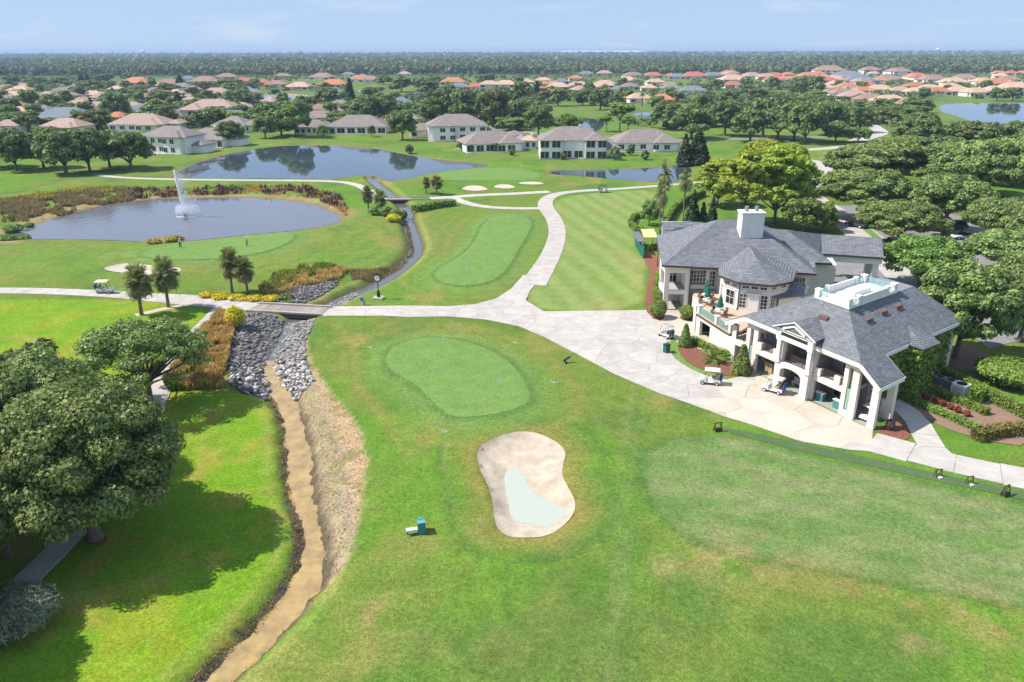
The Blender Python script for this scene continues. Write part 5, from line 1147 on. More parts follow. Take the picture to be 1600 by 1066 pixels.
house(265, 240, 82, 'g', 2, True, 0, 1, wallm=M_hwh, rot=-.25, label='grey-roofed house with upper balcony left of the lake'); house(322, 230, 74, 'g', 1, True, 1, -1, rot=-.2, label='low grey-roofed house with screened porch at the lake corner'); house(214, 205, 90, 'p', 1, True, 0, 1, label='long pink-roofed house behind the shoreline oaks')
house(557, 209, 96, 'g', 1, True, 1, 0, rot=.0, label='wide grey hip-roofed house with dark screened porch above the lake'); house(712, 220, 94, 'g', 2, True, 0, -1, wallm=M_hwh, rot=.12, label='two-storey white house with grey roof behind the lake'); house(765, 237, 96, 'g', 1, True, 1, 1, wallm=M_hwh, rot=.3, label='white house with screened porch at the lake end')
house(895, 247, 106, 'g', 2, True, 1, 2, wallm=M_hwh, rot=.0, label='white two-storey house with twin porches above the narrow pond'); house(1010, 236, 104, 'g', 1, True, 0, 1, wallm=M_hwh, rot=.1, label='wide grey-roofed house with pool cage beside the conifers'); house(826, 233, 22, 'k', 1, wing=0, label='tiny peach-roofed pavilion beside the twin porch house'); house(804, 224, 26, 'g', 1, label='small grey-roofed house behind the pavilion')
HL = """g60,182,40 n25,176,34 g135,184,44 b165,166,30 p205,176,34 g285,186,36 n225,160,30 k55,165,28 g345,168,34 p375,176,34 g395,152,26 n450,172,30 g530,170,30 p555,186,34 n610,186,30 g640,196,34 k470,178,26 p300,146,26 k180,145,24 b92,196,95 p97,209,66 p8,208,40 p327,190,86,2 o181,192,32 b218,184,56 g362,207,56 g400,207,42 g487,210,52 g660,215,42 p11,160,24 b112,152,26 p155,159,32 p120,172,42 p335,152,46 k272,152,26 p292,160,24 p150,174,36
o210,134,50 n260,136,42 k237,139,26 n317,132,46 n352,124,32 r380,131,28 b292,127,22 r406,134,32 n430,137,36 k466,141,40 o520,137,46 n502,125,40 o562,128,36 n577,129,32 n440,123,28 g406,180,32 g435,179,36 n500,180,42 n525,182,22 g435,162,28 g507,164,32
b625,167,32 n657,179,32 o707,133,40 b717,141,32 r742,141,26 k765,143,32,2 k790,143,36,2 b810,138,30 k820,133,28 b827,144,30 o847,136,22 o863,136,22 k872,141,36 k905,139,32 k925,141,32 k947,139,28 b966,146,24 g984,141,28 k1015,143,24 g1050,144,30 b1085,148,40
k1000,161,38 o1036,163,38 b916,119,24 p945,118,24 g990,122,30 r1022,122,28 r1087,123,38 b1115,122,30 n1142,118,28 k1147,129,40 p1177,123,32 r1215,129,34 o1267,123,34 n1300,117,44,2 b1330,124,48 b1347,131,46 n1362,116,28,2 n1392,129,40 n1407,119,34,2
o1435,124,32 n1462,129,40 k1495,134,40 n1512,127,34 o1567,136,48 k1592,143,44 r1355,138,28 k1377,146,38 p1410,148,30 k1437,150,36 r1470,150,36 k1502,149,38 k1530,151,38 k1557,148,32 n1305,151,34 n1320,153,40 p1340,158,46 n1365,163,46 k1395,166,50 n1425,171,42
r1295,131,32 k1540,132,30 n1580,129,30 p1200,124,28 o1240,128,26 b1060,124,26 k35,150,26 p70,156,30 b180,172,30 p240,170,30 g310,176,32 p420,166,26 g455,188,30 g600,172,30 p690,160,26 g750,178,30 b590,166,24"""
for tk in HL.split():
    a = tk[1:].split(','); st_ = int(a[3]) if len(a) > 3 else 1
    house(float(a[0]), float(a[1]), float(a[2]) * 1.05, tk[0], st_, False, 0, None, 'far')
_r = random.Random(5)
for x0, x1, y0, y1, cols, n in ((1285, 1610, 117, 150, 'konrpkon', 26), (0, 520, 138, 196, 'gpgnbkg', 34), (540, 1080, 118, 150, 'kogbpk', 18), (1080, 1290, 118, 140, 'konr', 8)):
    c_ = 0; tr = 0
    while c_ < n and tr < 600:
        tr += 1; a, b_ = _r.uniform(x0, x1), _r.uniform(y0, y1); q = P(a, b_)
        if any(float(sdf(z_, np.array([q.x]), np.array([q.y]), 5)[0]) < 4 for z_ in _no[2:]) or any(abs(o.location.x - q.x) < 17 and abs(o.location.y - q.y) < 26 for o, *_ in HOUSES): continue
        house(a, b_, _r.uniform(15, 21) / mpp(b_), _r.choice(cols), 1, False, 0, None, 'far'); c_ += 1
CN = {'g': 'grey-roofed', 'p': 'pink-roofed', 'o': 'orange-roofed', 'r': 'red-roofed', 'b': 'blue-grey-roofed', 'n': 'brown-roofed', 'k': 'peach-roofed'}
rows = {}
for o, px, rc, reg in HOUSES:
    if reg:
        zone = 'left third' if px < 530 else 'middle third' if px < 1070 else 'right third'
        rows.setdefault((rc, zone, 'near' if o.location.y < 560 else 'far'), []).append((px, o))
for (rc, zone, nf), L_ in rows.items():
    for i, (px, o) in enumerate(sorted(L_, key=lambda t: t[0])): o['label'] = '%s %s house from the left in the %s rows, %s of the view' % (ordinal(i), CN[rc], 'nearer' if nf == 'near' else 'farther', zone)

# far sheds, water towers
for i, (px, by, wp, lab) in enumerate([(28, 93.0, 70, 'long white shed left of all on the horizon'), (68, 92.5, 34, 'white shed second from the left on the horizon'), (118, 91.6, 30, 'white shed third from the left on the horizon'), (160, 92.4, 18, 'short white shed fourth from the left on the horizon'),
        (310, 85.5, 54, 'thin white shed right of the left water tower'), (363, 106, 46, 'white flat shed standing in the left woods'), (470, 86.8, 30, 'pale shed on the horizon over the lake'), (860, 80.9, 64, 'long white shed on the horizon over the narrow pond'), (945, 80.8, 120, 'longest white shed on the horizon, centre'), (1050, 80.8, 34, 'white shed on the horizon right of the longest'), (800, 90.2, 80, 'low white roofs in the far woods, centre left'), (900, 89.5, 90, 'low white roofs in the far woods, centre')]):
    p = P(px, by); Wd = wp * mpp(by); b = MB(); b.box(-Wd / 2, Wd / 2, 0, Wd * .35, 0, 5); t = thing('warehouse', lab, 'warehouse', (p.x, p.y, 0), 0, 'white sheds on the horizon')
    if p.y > 9000: t.location = (p.x * 9000 / p.y, 9000, 0); t.scale = (9000 / p.y,) * 2 + (1,)
    b.build('wall', M_white, t); b = MB(); hip(b, -Wd / 2, Wd / 2, 0, Wd * .35, 5, .03, 1); b.build('roof', M_white, t)
for px, by, Y, lab in [(224, 84, 4200, 'white water tower on the left horizon'), (1465, 79, 4600, 'white water tower on the right horizon')]:
    p = P(px, by + 3); q = p.to_2d().normalized(); sc_ = Y / p.y; t = thing('water_tower', lab, 'water tower', (p.x * sc_, Y, 0))
    b = MB(); b.tube([(0, 0, 0), (0, 0, 30)], [4.5, 3], 12); b.build('stem', M_white, t); b = MB(); b.ball(0, 0, 36, 11, 11, 7, 14, 8); b.build('tank', M_white, t, True)

# ------------------------------------------------------------------ woods towards the horizon
def woods(name, y0, y1, half0, n, seed, cell, hgt_, m, label, q=14, lf=.62, pts=None):
    """a mass of tree crowns, each a small lumpy dome of leaf clumps"""
    r = np.random.RandomState(seed); Y = y0 + (y1 - y0) * r.rand(n) ** 1.25; X = (r.rand(n) * 2 - 1) * (half0 + Y * .74)
    if pts is not None: X, Y = pts[:, 0], pts[:, 1]
    keep = fbm(X / 90 + 3, Y / 90) > (.16 if pts is None else -1)
    X, Y = X[keep], Y[keep]; n = len(X)
    R = cell * (.7 + .6 * r.rand(n)); Hh = hgt_ * (.6 + .5 * r.rand(n)) * (.8 + .4 * fbm(X / 60, Y / 60))
    d = r.normal(size=(n, q, 3)); d /= np.linalg.norm(d, axis=2)[:, :, None]; d[:, :, 2] = np.abs(d[:, :, 2]) * 1.0 - .15
    c = np.stack([X[:, None] + d[:, :, 0] * R[:, None], Y[:, None] + d[:, :, 1] * R[:, None], (Hh - R)[:, None] + d[:, :, 2] * R[:, None]], 2)
    nn = d + r.normal(size=d.shape) * .25; nn /= np.linalg.norm(nn, axis=2)[:, :, None]
    t = np.cross(nn, r.normal(size=d.shape)); t /= np.linalg.norm(t, axis=2)[:, :, None]; bt = np.cross(nn, t); s_ = (R * lf)[:, None, None] * (.7 + .6 * r.rand(n, q, 1))
    co = np.stack([c - t * s_, c + bt * s_ * .8, c + t * s_, c - bt * s_ * .8], 2).reshape(-1, 3)
    me_ = bpy.data.meshes.new(name); fast_mesh(me_, co, np.arange(len(co)).reshape(-1, 4), 4)
    a = me_.attributes.new('tint', 'FLOAT', 'POINT'); a.data.foreach_set('value', (np.repeat(r.rand(n), q * 4) * .7 + np.repeat(r.rand(n * q), 4) * .3).astype(np.float32)); me_.materials.append(m)
    tag(obj(name, me_), label, None, None, 'stuff')
L_wood = leaf_mat('wood_leaf', (0.069, 0.109, 0.034), (0.184, 0.218, 0.069), .2, .1, .012)
woods('far_woods', 1270, 2000, 60, 10500, 1, 6.0, 13, L_wood, 'dark green mass of woods behind the estate', 30, .36); woods('far_woods', 2000, 4200, 100, 14000, 2, 11, 15, L_wood, 'hazy woods nearer the horizon'); woods('far_woods', 4200, 11000, 300, 9000, 3, 30, 22, L_wood, 'blue strip of woods on the horizon')

r = np.random.RandomState(21); pxs = r.uniform(-40, 1640, 3600); pys = 113 + 88 * r.rand(3600) ** 1.25; _q = np.array([P(a, b_).to_2d() for a, b_ in zip(pxs, pys)]); _ok = np.ones(len(_q), bool)
for z_ in _no: _ok &= sdf(z_, _q[:, 0], _q[:, 1], 8) > 4
_hp = np.array([(o.location.x, o.location.y) for o, *_ in HOUSES]); _ok &= np.array([np.min(np.hypot(_hp[:, 0] - a, _hp[:, 1] - b_)) > 11 for a, b_ in _q]); _ok &= fbm(_q[:, 0] / 45, _q[:, 1] / 45) > .30
woods('estate_greenery', 0, 0, 0, 0, 5, 2.7, 4.6, L_oakd, 'small trees and garden shrubs between the houses', 46, .30, _q[_ok])
# ------------------------------------------------------------------ air
b = MB(); b.box(-33000, 33000, -3200, 33000, -4, 62); hz_o = b.build('haze', None)
hm = bpy.data.materials.new('haze'); hm.use_nodes = True; n = hm.node_tree.nodes; n.clear(); o_ = n.new('ShaderNodeOutputMaterial'); pv = n.new('ShaderNodeVolumePrincipled')
pv.inputs['Color'].default_value = (0.55, 0.72, 0.98, 1); pv.inputs['Density'].default_value = HAZE_DENSITY; pv.inputs['Anisotropy'].default_value = 0.0
hm.node_tree.links.new(pv.outputs[0], o_.inputs['Volume']); hz_o.data.materials.append(hm); tag(hz_o, 'pale blue haze over the far woods', None, None, 'stuff')

# ------------------------------------------------------------------ riprap
def rock_mesh(seed):
    r = random.Random(seed); bm = bmesh.new(); bmesh.ops.create_icosphere(bm, subdivisions=1, radius=1.0)
    for v_ in bm.verts: v_.co *= r.uniform(.72, 1.12); v_.co.z *= .7
    me_ = bpy.data.meshes.new('rock'); bm.to_mesh(me_); bm.free(); return me_
ROCKM = [rock_mesh(i) for i in range(7)]
ROCKL = [m_.copy() for m_ in ROCKM]
for m_ in ROCKM: m_.materials.append(M_rockd)
for m_ in ROCKL: m_.materials.append(M_rock)
def riprap(polys, seed, spacing, label, dark, budget, size):
    r = random.Random(seed); root = None; rest = MB(); nrock = 0
    for poly in polys:
        base = drape('riprap_bank' if root is None else 'riprap_soil', poly, M_soil, 0.05, .6, kind=None, parent=root)
        if root is None: root = base; base['kind'] = 'structure'; base['label'] = label
        xs = [p[0] for p in poly]; ys = [p[1] for p in poly]; pts = []
        y = min(ys)
        while y < max(ys):
            x = min(xs)
            while x < max(xs): pts.append((x + r.uniform(-.4, .4) * spacing, y + r.uniform(-.4, .4) * spacing)); x += spacing
            y += spacing * .9
        d = sdf(poly, np.array([p[0] for p in pts]), np.array([p[1] for p in pts]), 2); pts = [p for p, q in zip(pts, d) if q < .12]
        zz = hz(np.array([p[0] for p in pts]), np.array([p[1] for p in pts])); order = sorted(range(len(pts)), key=lambda i: pts[i][1])
        for i in order:
            s_ = size * (.45 + 1.25 * r.random() ** 1.8); lightp = r.random() > dark
            me_ = (ROCKL if lightp else ROCKM)[r.randrange(7)]
            if nrock < budget:
                o = obj('rock', me_, None, root); o.location = (pts[i][0], pts[i][1], zz[i] + .09 + r.uniform(-.03, .12)); o.scale = (s_, s_ * r.uniform(.7, 1.1), s_ * r.uniform(.7, 1.1)); o.rotation_euler = (r.uniform(-.6, .6), r.uniform(-.6, .6), r.uniform(0, 6.28)); nrock += 1
            else:
                R_ = Matrix.Translation((pts[i][0], pts[i][1], zz[i] + .09 + r.uniform(-.03, .12))) @ Matrix.Rotation(r.uniform(0, 6.28), 4, 'Z') @ Matrix.Diagonal((s_, s_ * .85, s_ * .9, 1))
                rest.add([R_ @ v_.co for v_ in me_.vertices], [list(p_.vertices) for p_ in me_.polygons])
    if rest.v: o = rest.build('loose_rocks', M_rock if dark < .5 else M_rockd, root); o['kind'] = 'stuff'
riprap([RIP_A, RIP_C], 1, .36, 'dark grey rock bank on the left of the creek', .72, 300, .25)
riprap([RIP_B, RIP_D], 2, .36, 'pale grey rock bank on the right of the creek', .22, 300, .24)

# ------------------------------------------------------------------ bridges
def bridge(label, a, b_, width, planks=True):
    a = P(*a); b_ = P(*b_); L_ = (b_ - a).length; d = (b_ - a).normalized(); t = thing('footbridge', label, 'bridge', a, math.atan2(d.y, d.x))
    n = int(L_ / .42)
    pm = mesh('plank', *(lambda q: (q.v, q.f))(MB().box(0, L_ / n - .02, -width / 2, width / 2, .02, .10)))
    pm.materials.append(mat('deck_plank', (0.33, 0.28, 0.25), .85, .2, (0.26, 0.22, 0.195), 2.0, rand=.16) if 'deck_plank' not in MATS else MATS['deck_plank'])
    for i in range(n): o = obj('plank', pm, None, t); o.location = (i * L_ / n, 0, 0)
    for s_ in (1, -1):
        q = MB(); q.box(-.2, L_ + .2, s_ * width / 2 - .14, s_ * width / 2 + .14, .02 + .09, .34); q.build('kerb_beam', M_conc, t)
        q = MB(); q.box(-.2, L_ + .2, s_ * width / 2 - .2, s_ * width / 2 + .2, -.5, .015); q.build('girder', M_brown, t)
    for x in (-.35, L_ + .35): q = MB(); q.box(x - .4, x + .4, -width / 2 - .2, width / 2 + .2, -.9, .06); q.build('abutment', M_conc, t)
bridge('near footbridge with brown plank deck over the rock banks', (396, 481.5), (509, 487.5), 3.5)
bridge('far footbridge where creek leaves the lake', (604, 311.5), (673, 311), 3.6)

# ------------------------------------------------------------------ shrubs, hedges, beds
def shrub(name, label, px, by, wpx, top, m, n=7000, leaf=.09, cat='shrub', group=None, k=10, flat=.9, stem=True, w_m=None, h_m=None, asp=.6, inn=None):
    p = P(px, by); Wd = w_m or wpx * mpp(by); Ht = h_m or height_at(p.y + .25 * Wd, px, top); z = hz1(p.x, p.y)
    bl = [(0, 0, Ht * .52, Wd * .40, Wd * .40, Ht * .44)]; r = random.Random(int(px * 3 + by))
    for i in range(k):
        a = r.uniform(0, 6.28); e = r.uniform(-.2, 1); bl.append((Wd * .3 * math.cos(a) * math.sqrt(max(0, 1 - e * e)), Wd * .3 * math.sin(a) * math.sqrt(max(0, 1 - e * e)), Ht * (.5 + .3 * e), Wd * .2, Wd * .2, Ht * .2 * flat))
    o = thing(name, label, cat, (p.x, p.y, z - .02), 0, group)
    obj('foliage', leaf_cloud(name + '_foliage', bl, n, leaf, int(px), m, .3, inn or (.8 if asp > .3 else .45), aspect=asp), None, o)
    if stem: b = MB(); b.tube([(0, 0, -.1), (0, 0, Ht * .5)], [.08, .05], 6); b.build('stem', M_bark, o)
    return o
def hedge(label, pts, width, height, m, leaf=.09, dens=420, group='clipped hedges', world=None, off=0):
    """clipped hedge following a line of survey points"""
    line = [P(*q).to_2d() for q in pts]; p0 = line[0]; o = thing('hedge', label, 'hedge', (p0.x, p0.y, 0), 0, group); bl = []; L_ = 0
    r = np.random.RandomState(int(pts[0][0]))
    co = []; tint = []
    core = MB()
    for a, b_ in zip(line[:-1], line[1:]):
        d = (b_ - a); ln = d.length; d.normalize(); nrm = Vector((-d.y, d.x)); L_ += ln; n = int(dens * ln * (width + 2 * height) / 3)
        c0, c1 = a - p0, b_ - p0
        ci = d * min(width * .22, ln * .2); core.bar((c0.x + ci.x, c0.y + ci.y, height * .42), (c1.x - ci.x, c1.y - ci.y, height * .42), width * .68, height * .8)
        u_ = r.rand(n) * (ln + .1) - .05; ecap = r.rand(n) < min(.4, 2.2 * width / (ln + 2 * width)) * .6; per = r.rand(n) * (width + 2 * height); x = np.where(per < height, -width / 2, np.where(per < height + width, per - height - width / 2, width / 2)); z = np.where(per < height, per, np.where(per < height + width, height, per - height - width))
        nx_ = np.where(per < height, -1, np.where(per < height + width, 0, 1)); nz_ = np.where((per >= height) & (per < height + width), 1, 0)
        u_ = np.where(ecap, np.where(r.rand(n) < .5, 0, ln), u_); x = np.where(ecap, (r.rand(n) - .5) * width, x); z = np.where(ecap, r.rand(n) * height, z)
        c = np.stack([a.x - p0.x + d.x * u_ + nrm.x * x, a.y - p0.y + d.y * u_ + nrm.y * x, z], 1) + r.normal(size=(n, 3)) * .05
        nn = np.stack([nrm.x * nx_, nrm.y * nx_, nz_ + .2], 1) + r.normal(size=(n, 3)) * .5; nn /= np.linalg.norm(nn, axis=1)[:, None]
        t = np.cross(nn, r.normal(size=(n, 3))); t /= np.linalg.norm(t, axis=1)[:, None]; b2 = np.cross(nn, t); s_ = leaf * (.6 + .8 * r.rand(n))[:, None]
        co.append(np.stack([c - t * s_, c + b2 * s_ * .6, c + t * s_, c - b2 * s_ * .6], 1).reshape(-1, 3)); tint.append(np.repeat(r.rand(n), 4))
    co = np.concatenate(co); me_ = bpy.data.meshes.new('hedge_foliage'); fast_mesh(me_, co, np.arange(len(co)).reshape(-1, 4), 4); at = me_.attributes.new('tint', 'FLOAT', 'POINT'); at.data.foreach_set('value', np.concatenate(tint).astype(np.float32)); me_.materials.append(m)
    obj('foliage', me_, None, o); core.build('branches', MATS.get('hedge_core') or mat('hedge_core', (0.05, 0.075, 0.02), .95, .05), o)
    return o
def bed(label, pts, m, off=.055): return drape('garden_bed', smooth_poly(PG(pts), 1), m, off, .8, label=label)
bed('red mulch bed left of the pro shop', [(1056, 537), (1075, 531), (1098, 553), (1140, 569), (1168, 578), (1150, 590), (1115, 584), (1075, 568), (1060, 552)], M_mulch)
bed('red mulch strip along the clubhouse side wall', [(1003, 398), (1030, 398), (1034, 440), (1036, 480), (1040, 496), (1028, 504), (1006, 484), (1010, 455), (1018, 430), (1008, 410)], M_mulch)
bed('dark mulch ring under the right ball bush', [(1058, 495), (1085, 494), (1088, 503), (1070, 503)], M_mulch, .06); bed('mulch corner bed with purple plant', [(1366, 678), (1384, 662), (1402, 655), (1420, 668), (1424, 684), (1405, 692), (1385, 688)], M_mulch)
bed('mulch garden behind the pro shop', [(1404, 626), (1420, 590), (1470, 575), (1612, 640), (1612, 700), (1540, 690), (1480, 672), (1440, 650)], M_mulchp); bed('shaded mulch under the magnolia', [(1455, 540), (1500, 535), (1560, 560), (1540, 580), (1490, 580)], M_mulchp)
bed('red mulch circle round the open oak', [(222, 630), (236, 624), (256, 630), (250, 640), (232, 642)], M_mulch); bed('mulch at the foot of the largest oak', [(130, 838), (152, 830), (172, 840), (160, 852), (138, 852)], M_mulch)
drape('garden_lawn', smooth_poly(PG([(1046, 530), (1056, 528), (1060, 552), (1078, 572), (1125, 588), (1108, 590), (1070, 573), (1050, 556)]), 1), M_greenturf, .06, 1.0)
shrub('ball_bush', 'large clipped ball bush at the plaza corner', 1028, 497, 30, 466, L_hedge, 9000, .08); shrub('ball_bush', 'clipped ball bush beside the terrace wall', 1072, 499, 26, 474, L_hedge, 7000, .08)
plant('cone_shrub', 1070, 541, 21, 506, 'cone_shrub', 'shrub', label='cone shaped shrub left of the sago palm'); plant('cone_shrub', 1158, 584, 30, 538, 'cone_shrub', 'shrub', label='large cone shaped shrub at the pro shop corner'); plant('sago', 1114, 566, 46, 545, 'sago_palm', 'palm', label='spiky sago palm in red mulch', h_m=.42)
hedge('low hedge between the cone shrub and the sago palm', [(1080, 536), (1105, 548), (1148, 566)], .7, .9, L_hedge)
hedge('long tall hedge behind the air conditioning units', [(1466, 585), (1530, 617), (1615, 660)], 1.1, 1.1, L_hedge); hedge('middle hedge above the red plants', [(1420, 601), (1475, 622), (1541, 649)], .8, .75, L_hedge); hedge('front hedge below the red plants', [(1409, 622), (1460, 645), (1527, 674)], .8, .65, L_hedge); hedge('bronze hedge at the right edge of the garden', [(1524, 688), (1560, 680), (1620, 676)], 1.2, 1.0, L_hedgeb); hedge('short hedge block beside the white unit', [(1520, 630), (1530, 622)], 1.2, 1.4, L_hedge)
hedge('dark hedge curving towards the fairway', [(1034, 372), (1042, 350), (1052, 333), (1070, 318), (1100, 306)], .9, 1.6, L_hedge, .16, 120); hedge('hedge ring at the fairway end of the clubhouse', [(985, 352), (990, 343), (1010, 338), (1034, 340)], .9, 1.2, L_hedge, .16, 120); hedge('hedge ring front half', [(985, 353), (992, 361), (1008, 364)], .9, 1.0, L_hedge, .16, 120); hedge('upright hedge against the clubhouse side, upper', [(1027, 440), (1029, 456)], .8, 1.6, L_hedge); hedge('upright hedge against the clubhouse side, lower', [(1024, 462), (1027, 480)], .8, 1.4, L_hedge); hedge('small hedge beside the yellow awning', [(1006, 392), (1030, 390)], .9, 1.1, L_hedge, .14, 150)
hedge('hedge along the path by the far footbridge', [(648, 331), (680, 325), (709, 321)], 2.0, 1.4, L_mid, .22, 70); hedge('hedge in front of the large oak cluster', [(1290, 303), (1310, 301)], 1.2, 1.2, L_mid, .2, 80)
REDX = [(1436, 620), (1447, 625), (1461, 631), (1472, 635), (1484, 640), (1496, 645), (1510, 651)]
for i, (x, y) in enumerate(REDX): shrub('red_plant', '%s red-leaved plant from the pro shop in the row' % ordinal(i), x, y, 11, y - 11, L_red, 500, .11, 'plant', 'red-leaved plants in the hedge row', 6)
for i, (x, y) in enumerate([(1452, 605), (1468, 610), (1481, 617), (1497, 624)]): shrub('small_bush', '%s little bush from the left before the air units' % ordinal(i), x, y, 9, y - 9, L_hedge, 500, .08, 'shrub', 'little bushes before the air units', 6)
shrub('leafy_shrub', 'wide yellow-green shrub mass at the right edge', 1575, 600, 105, 552, L_hedge, 14000, .13, k=26); shrub('leafy_shrub', 'round green shrub under the magnolia', 1470, 572, 24, 552, L_hedge, 2500, .1); shrub('purple_shrub', 'purple shrub at the pro shop corner', 1389, 672, 15, 654, L_purple, 1500, .1)
shrub('grey_shrub', 'silvery grey bush at the lower left edge', 30, 985, 130, 905, L_grey, 22000, .17, k=60, asp=.14); shrub('yellow_shrub', 'tall yellow flowering shrub at the near footbridge', 370, 516, 34, 474, L_yel, 4200, .10, k=40, inn=.3)
for i, (x, y, w_) in enumerate([(325, 466, 24), (347, 468, 26), (372, 470, 26), (398, 470, 26), (424, 470, 26), (447, 469, 20)]): shrub('yellow_shrub', '%s clump from the left in the yellow flower bed' % ordinal(i), x, y, w_ * 1.25, y - 10, L_yel if i < 5 else L_hedge, 1500, .11, group='yellow flower bed', k=22, asp=.75, inn=.3)
for i, (x, y, w_, t_, m_) in enumerate([(603, 338, 26, 322, L_mid), (618, 342, 22, 326, L_mid), (615, 347, 26, 334, L_yel), (586, 336, 24, 322, L_mid), (630, 338, 14, 322, L_mid)]): shrub('creek_shrub', '%s shrub of the clump by the far footbridge' % ordinal(i), x, y, w_, t_, m_, 1800, .18, group='shrubs by the far footbridge')
for i, (x, y, w_) in enumerate([(720, 235, 13), (736, 238, 12), (774, 237, 12), (655, 193, 16), (640, 240, 14), (800, 243, 10), (860, 245, 12), (1008, 250, 14), (960, 250, 20), (985, 243, 14), (880, 250, 10)]): shrub('garden_shrub', '%s round shrub in the house lawns above the water' % ordinal(i), x, y, w_, y - w_ * 1.1, L_oakd, 500, .35, group='shrubs in the house lawns')
for i, (x, y, w_, m_) in enumerate([(262, 377, 26, L_gold), (272, 373, 30, L_gold), (240, 380, 24, L_straw), (10, 372, 30, L_mid), (35, 370, 26, L_mid), (20, 360, 34, L_mid), (55, 366, 14, L_oakd), (45, 352, 16, L_mid)]): shrub('marsh_bush', '%s low marsh bush from the pond edge list' % ordinal(i) if False else '%s marsh bush, counted round the near pond shore' % ordinal(i), x, y, w_, y - w_ * .38, m_, 1500, .2, group='marsh bushes in the near pond')

def tufts(name, poly, n, h_, m, label, seed=1, lean=.35, width=.05, th=.36, sc_=1.5):
    """standing grass: every blade a narrow bent face"""
    r = np.random.RandomState(seed); xs = [p[0] for p in poly]; ys = [p[1] for p in poly]
    X = r.uniform(min(xs), max(xs), n * 3); Y = r.uniform(min(ys), max(ys), n * 3); sel = (sdf(poly, X, Y, 1) < 0) & (fbm(X / sc_ + seed, Y / sc_) > th); X = X[sel][:n]; Y = Y[sel][:n]; n = len(X); Z = hz(X, Y); h_ = h_ * (.45 + 1.1 * fbm(X / 1.1, Y / 1.1, 2))
    a = r.rand(n) * 6.28; l_ = r.rand(n) * lean; hh = h_ * (.5 + .8 * r.rand(n)); wx = np.cos(a + 1.57) * width; wy = np.sin(a + 1.57) * width
    p0 = np.stack([X - wx, Y - wy, Z - .05], 1); p1 = np.stack([X + wx, Y + wy, Z - .05], 1); tip = np.stack([X + np.cos(a) * l_ * hh * 1.6 + wx * .6, Y + np.sin(a) * l_ * hh * 1.6 + wy * .6, Z + hh], 1); tip2 = tip - np.stack([wx, wy, wx * 0], 1) * 1.2
    co = np.stack([p0, p1, tip, tip2], 1).reshape(-1, 3); me_ = bpy.data.meshes.new(name); fast_mesh(me_, co, np.arange(4 * n).reshape(n, 4), 4); at = me_.attributes.new('tint', 'FLOAT', 'POINT'); at.data.foreach_set('value', np.repeat(r.rand(n), 4).astype(np.float32)); me_.materials.append(m); tag(obj(name, me_), label, None, None, 'stuff')
tufts('tall_grass', PG([(345, 492), (375, 500), (362, 530), (352, 575), (350, 606), (290, 610), (262, 600), (285, 560), (318, 520)]), 70000, .8, L_straw, 'tawny tall grass between path and dark rocks', 1)
tufts('green_tall_grass', PG([(300, 560), (330, 560), (330, 608), (262, 612), (256, 598)]), 7000, .7, L_hedge, 'yellow green grass at the lawn corner', 12)
tufts('tall_grass', PG([(405, 458), (440, 436), (500, 422), (545, 424), (530, 440), (470, 452), (425, 466)]), 14000, .75, L_straw, 'tawny tall grass above the upstream rocks', 2); tufts('green_tall_grass', PG([(405, 455), (440, 434), (500, 420), (530, 424), (470, 440), (425, 462)]), 9000, .8, L_hedge, 'green grass above the upstream rocks', 3)
tufts('creek_grass', PG([(545, 424), (580, 424), (620, 412), (642, 390), (634, 350), (640, 350), (648, 390), (630, 412), (590, 434), (550, 440)]), 9000, .35, L_reed, 'dark grass fringe on the left creek bank', 4)
tufts('pond_reeds', PG([(-40, 320), (60, 312), (110, 303), (170, 298), (240, 296), (240, 308), (170, 317), (110, 332), (60, 346), (0, 352), (-60, 350)]), 15000, .75, L_reed, 'brown reeds along the upper left pond shore', 5, width=.12, th=.46, sc_=4); tufts('pond_reeds', PG([(0, 318), (60, 306), (130, 297), (200, 293), (200, 300), (120, 305), (60, 318), (0, 326)]), 9000, .6, L_gold, 'golden reeds above the brown reeds', 6, width=.12, th=.45, sc_=4)
tufts('pond_reeds', PG([(240, 297), (400, 290), (480, 292), (530, 306), (548, 328), (540, 338), (520, 322), (480, 309), (400, 303), (300, 305), (240, 307)]), 12000, .4, L_straw, 'tawny reeds along the far pond shore', 7, width=.10, th=.5, sc_=3)
tufts('shore_scrub', PG([(200, 298), (260, 297), (400, 291), (480, 293), (530, 306), (548, 328), (540, 338), (520, 322), (480, 309), (400, 303), (300, 306), (200, 311)]), 5000, .9, L_purple, 'dark brown scrub dotted along the far pond shore', 17, .6, .16, .56, 2.2)
tufts('straw', DIRT, 12000, .09, L_straw, 'dry straw on the strip beside the stream', 8, 1.2, .03)
tufts('stream_grass', PG([(418, 606), (432, 622), (445, 660), (448, 700), (449, 740), (460, 780), (474, 828), (469, 868), (445, 918), (400, 968), (348, 1015), (300, 1066), (285, 1066), (335, 1010), (385, 962), (432, 910), (456, 866), (458, 830), (446, 785), (436, 742), (436, 700), (432, 660), (420, 625)]), 16000, .16, L_reed, 'rough grass along the lawn edge of the stream', 9, .8, .03)
# ivy on the garden bay
bl = []
for s0, s1, d0, d1 in ((13.5, 13.6, 3.8, 8.7), (13.6, 14.9, 8.7, 9.4), (14.9, 15.0, 9.4, 12.0), (15.0, 13.6, 12.0, 12.8), (13.55, 13.6, 12.9, 18.0)):
    for t in np.linspace(0, 1, 7):
        for z in np.linspace(.3, 5.4, 8): q = LS(s0 + (s1 - s0) * t, d0 + (d1 - d0) * t, z); bl.append((q.x, q.y, q.z, .45, .45, .45))
tag(obj('ivy', leaf_cloud('ivy', bl, 20000, .15, 5, L_hedge, .2, .5)), 'green ivy covering the garden side of the pro shop', 'ivy')

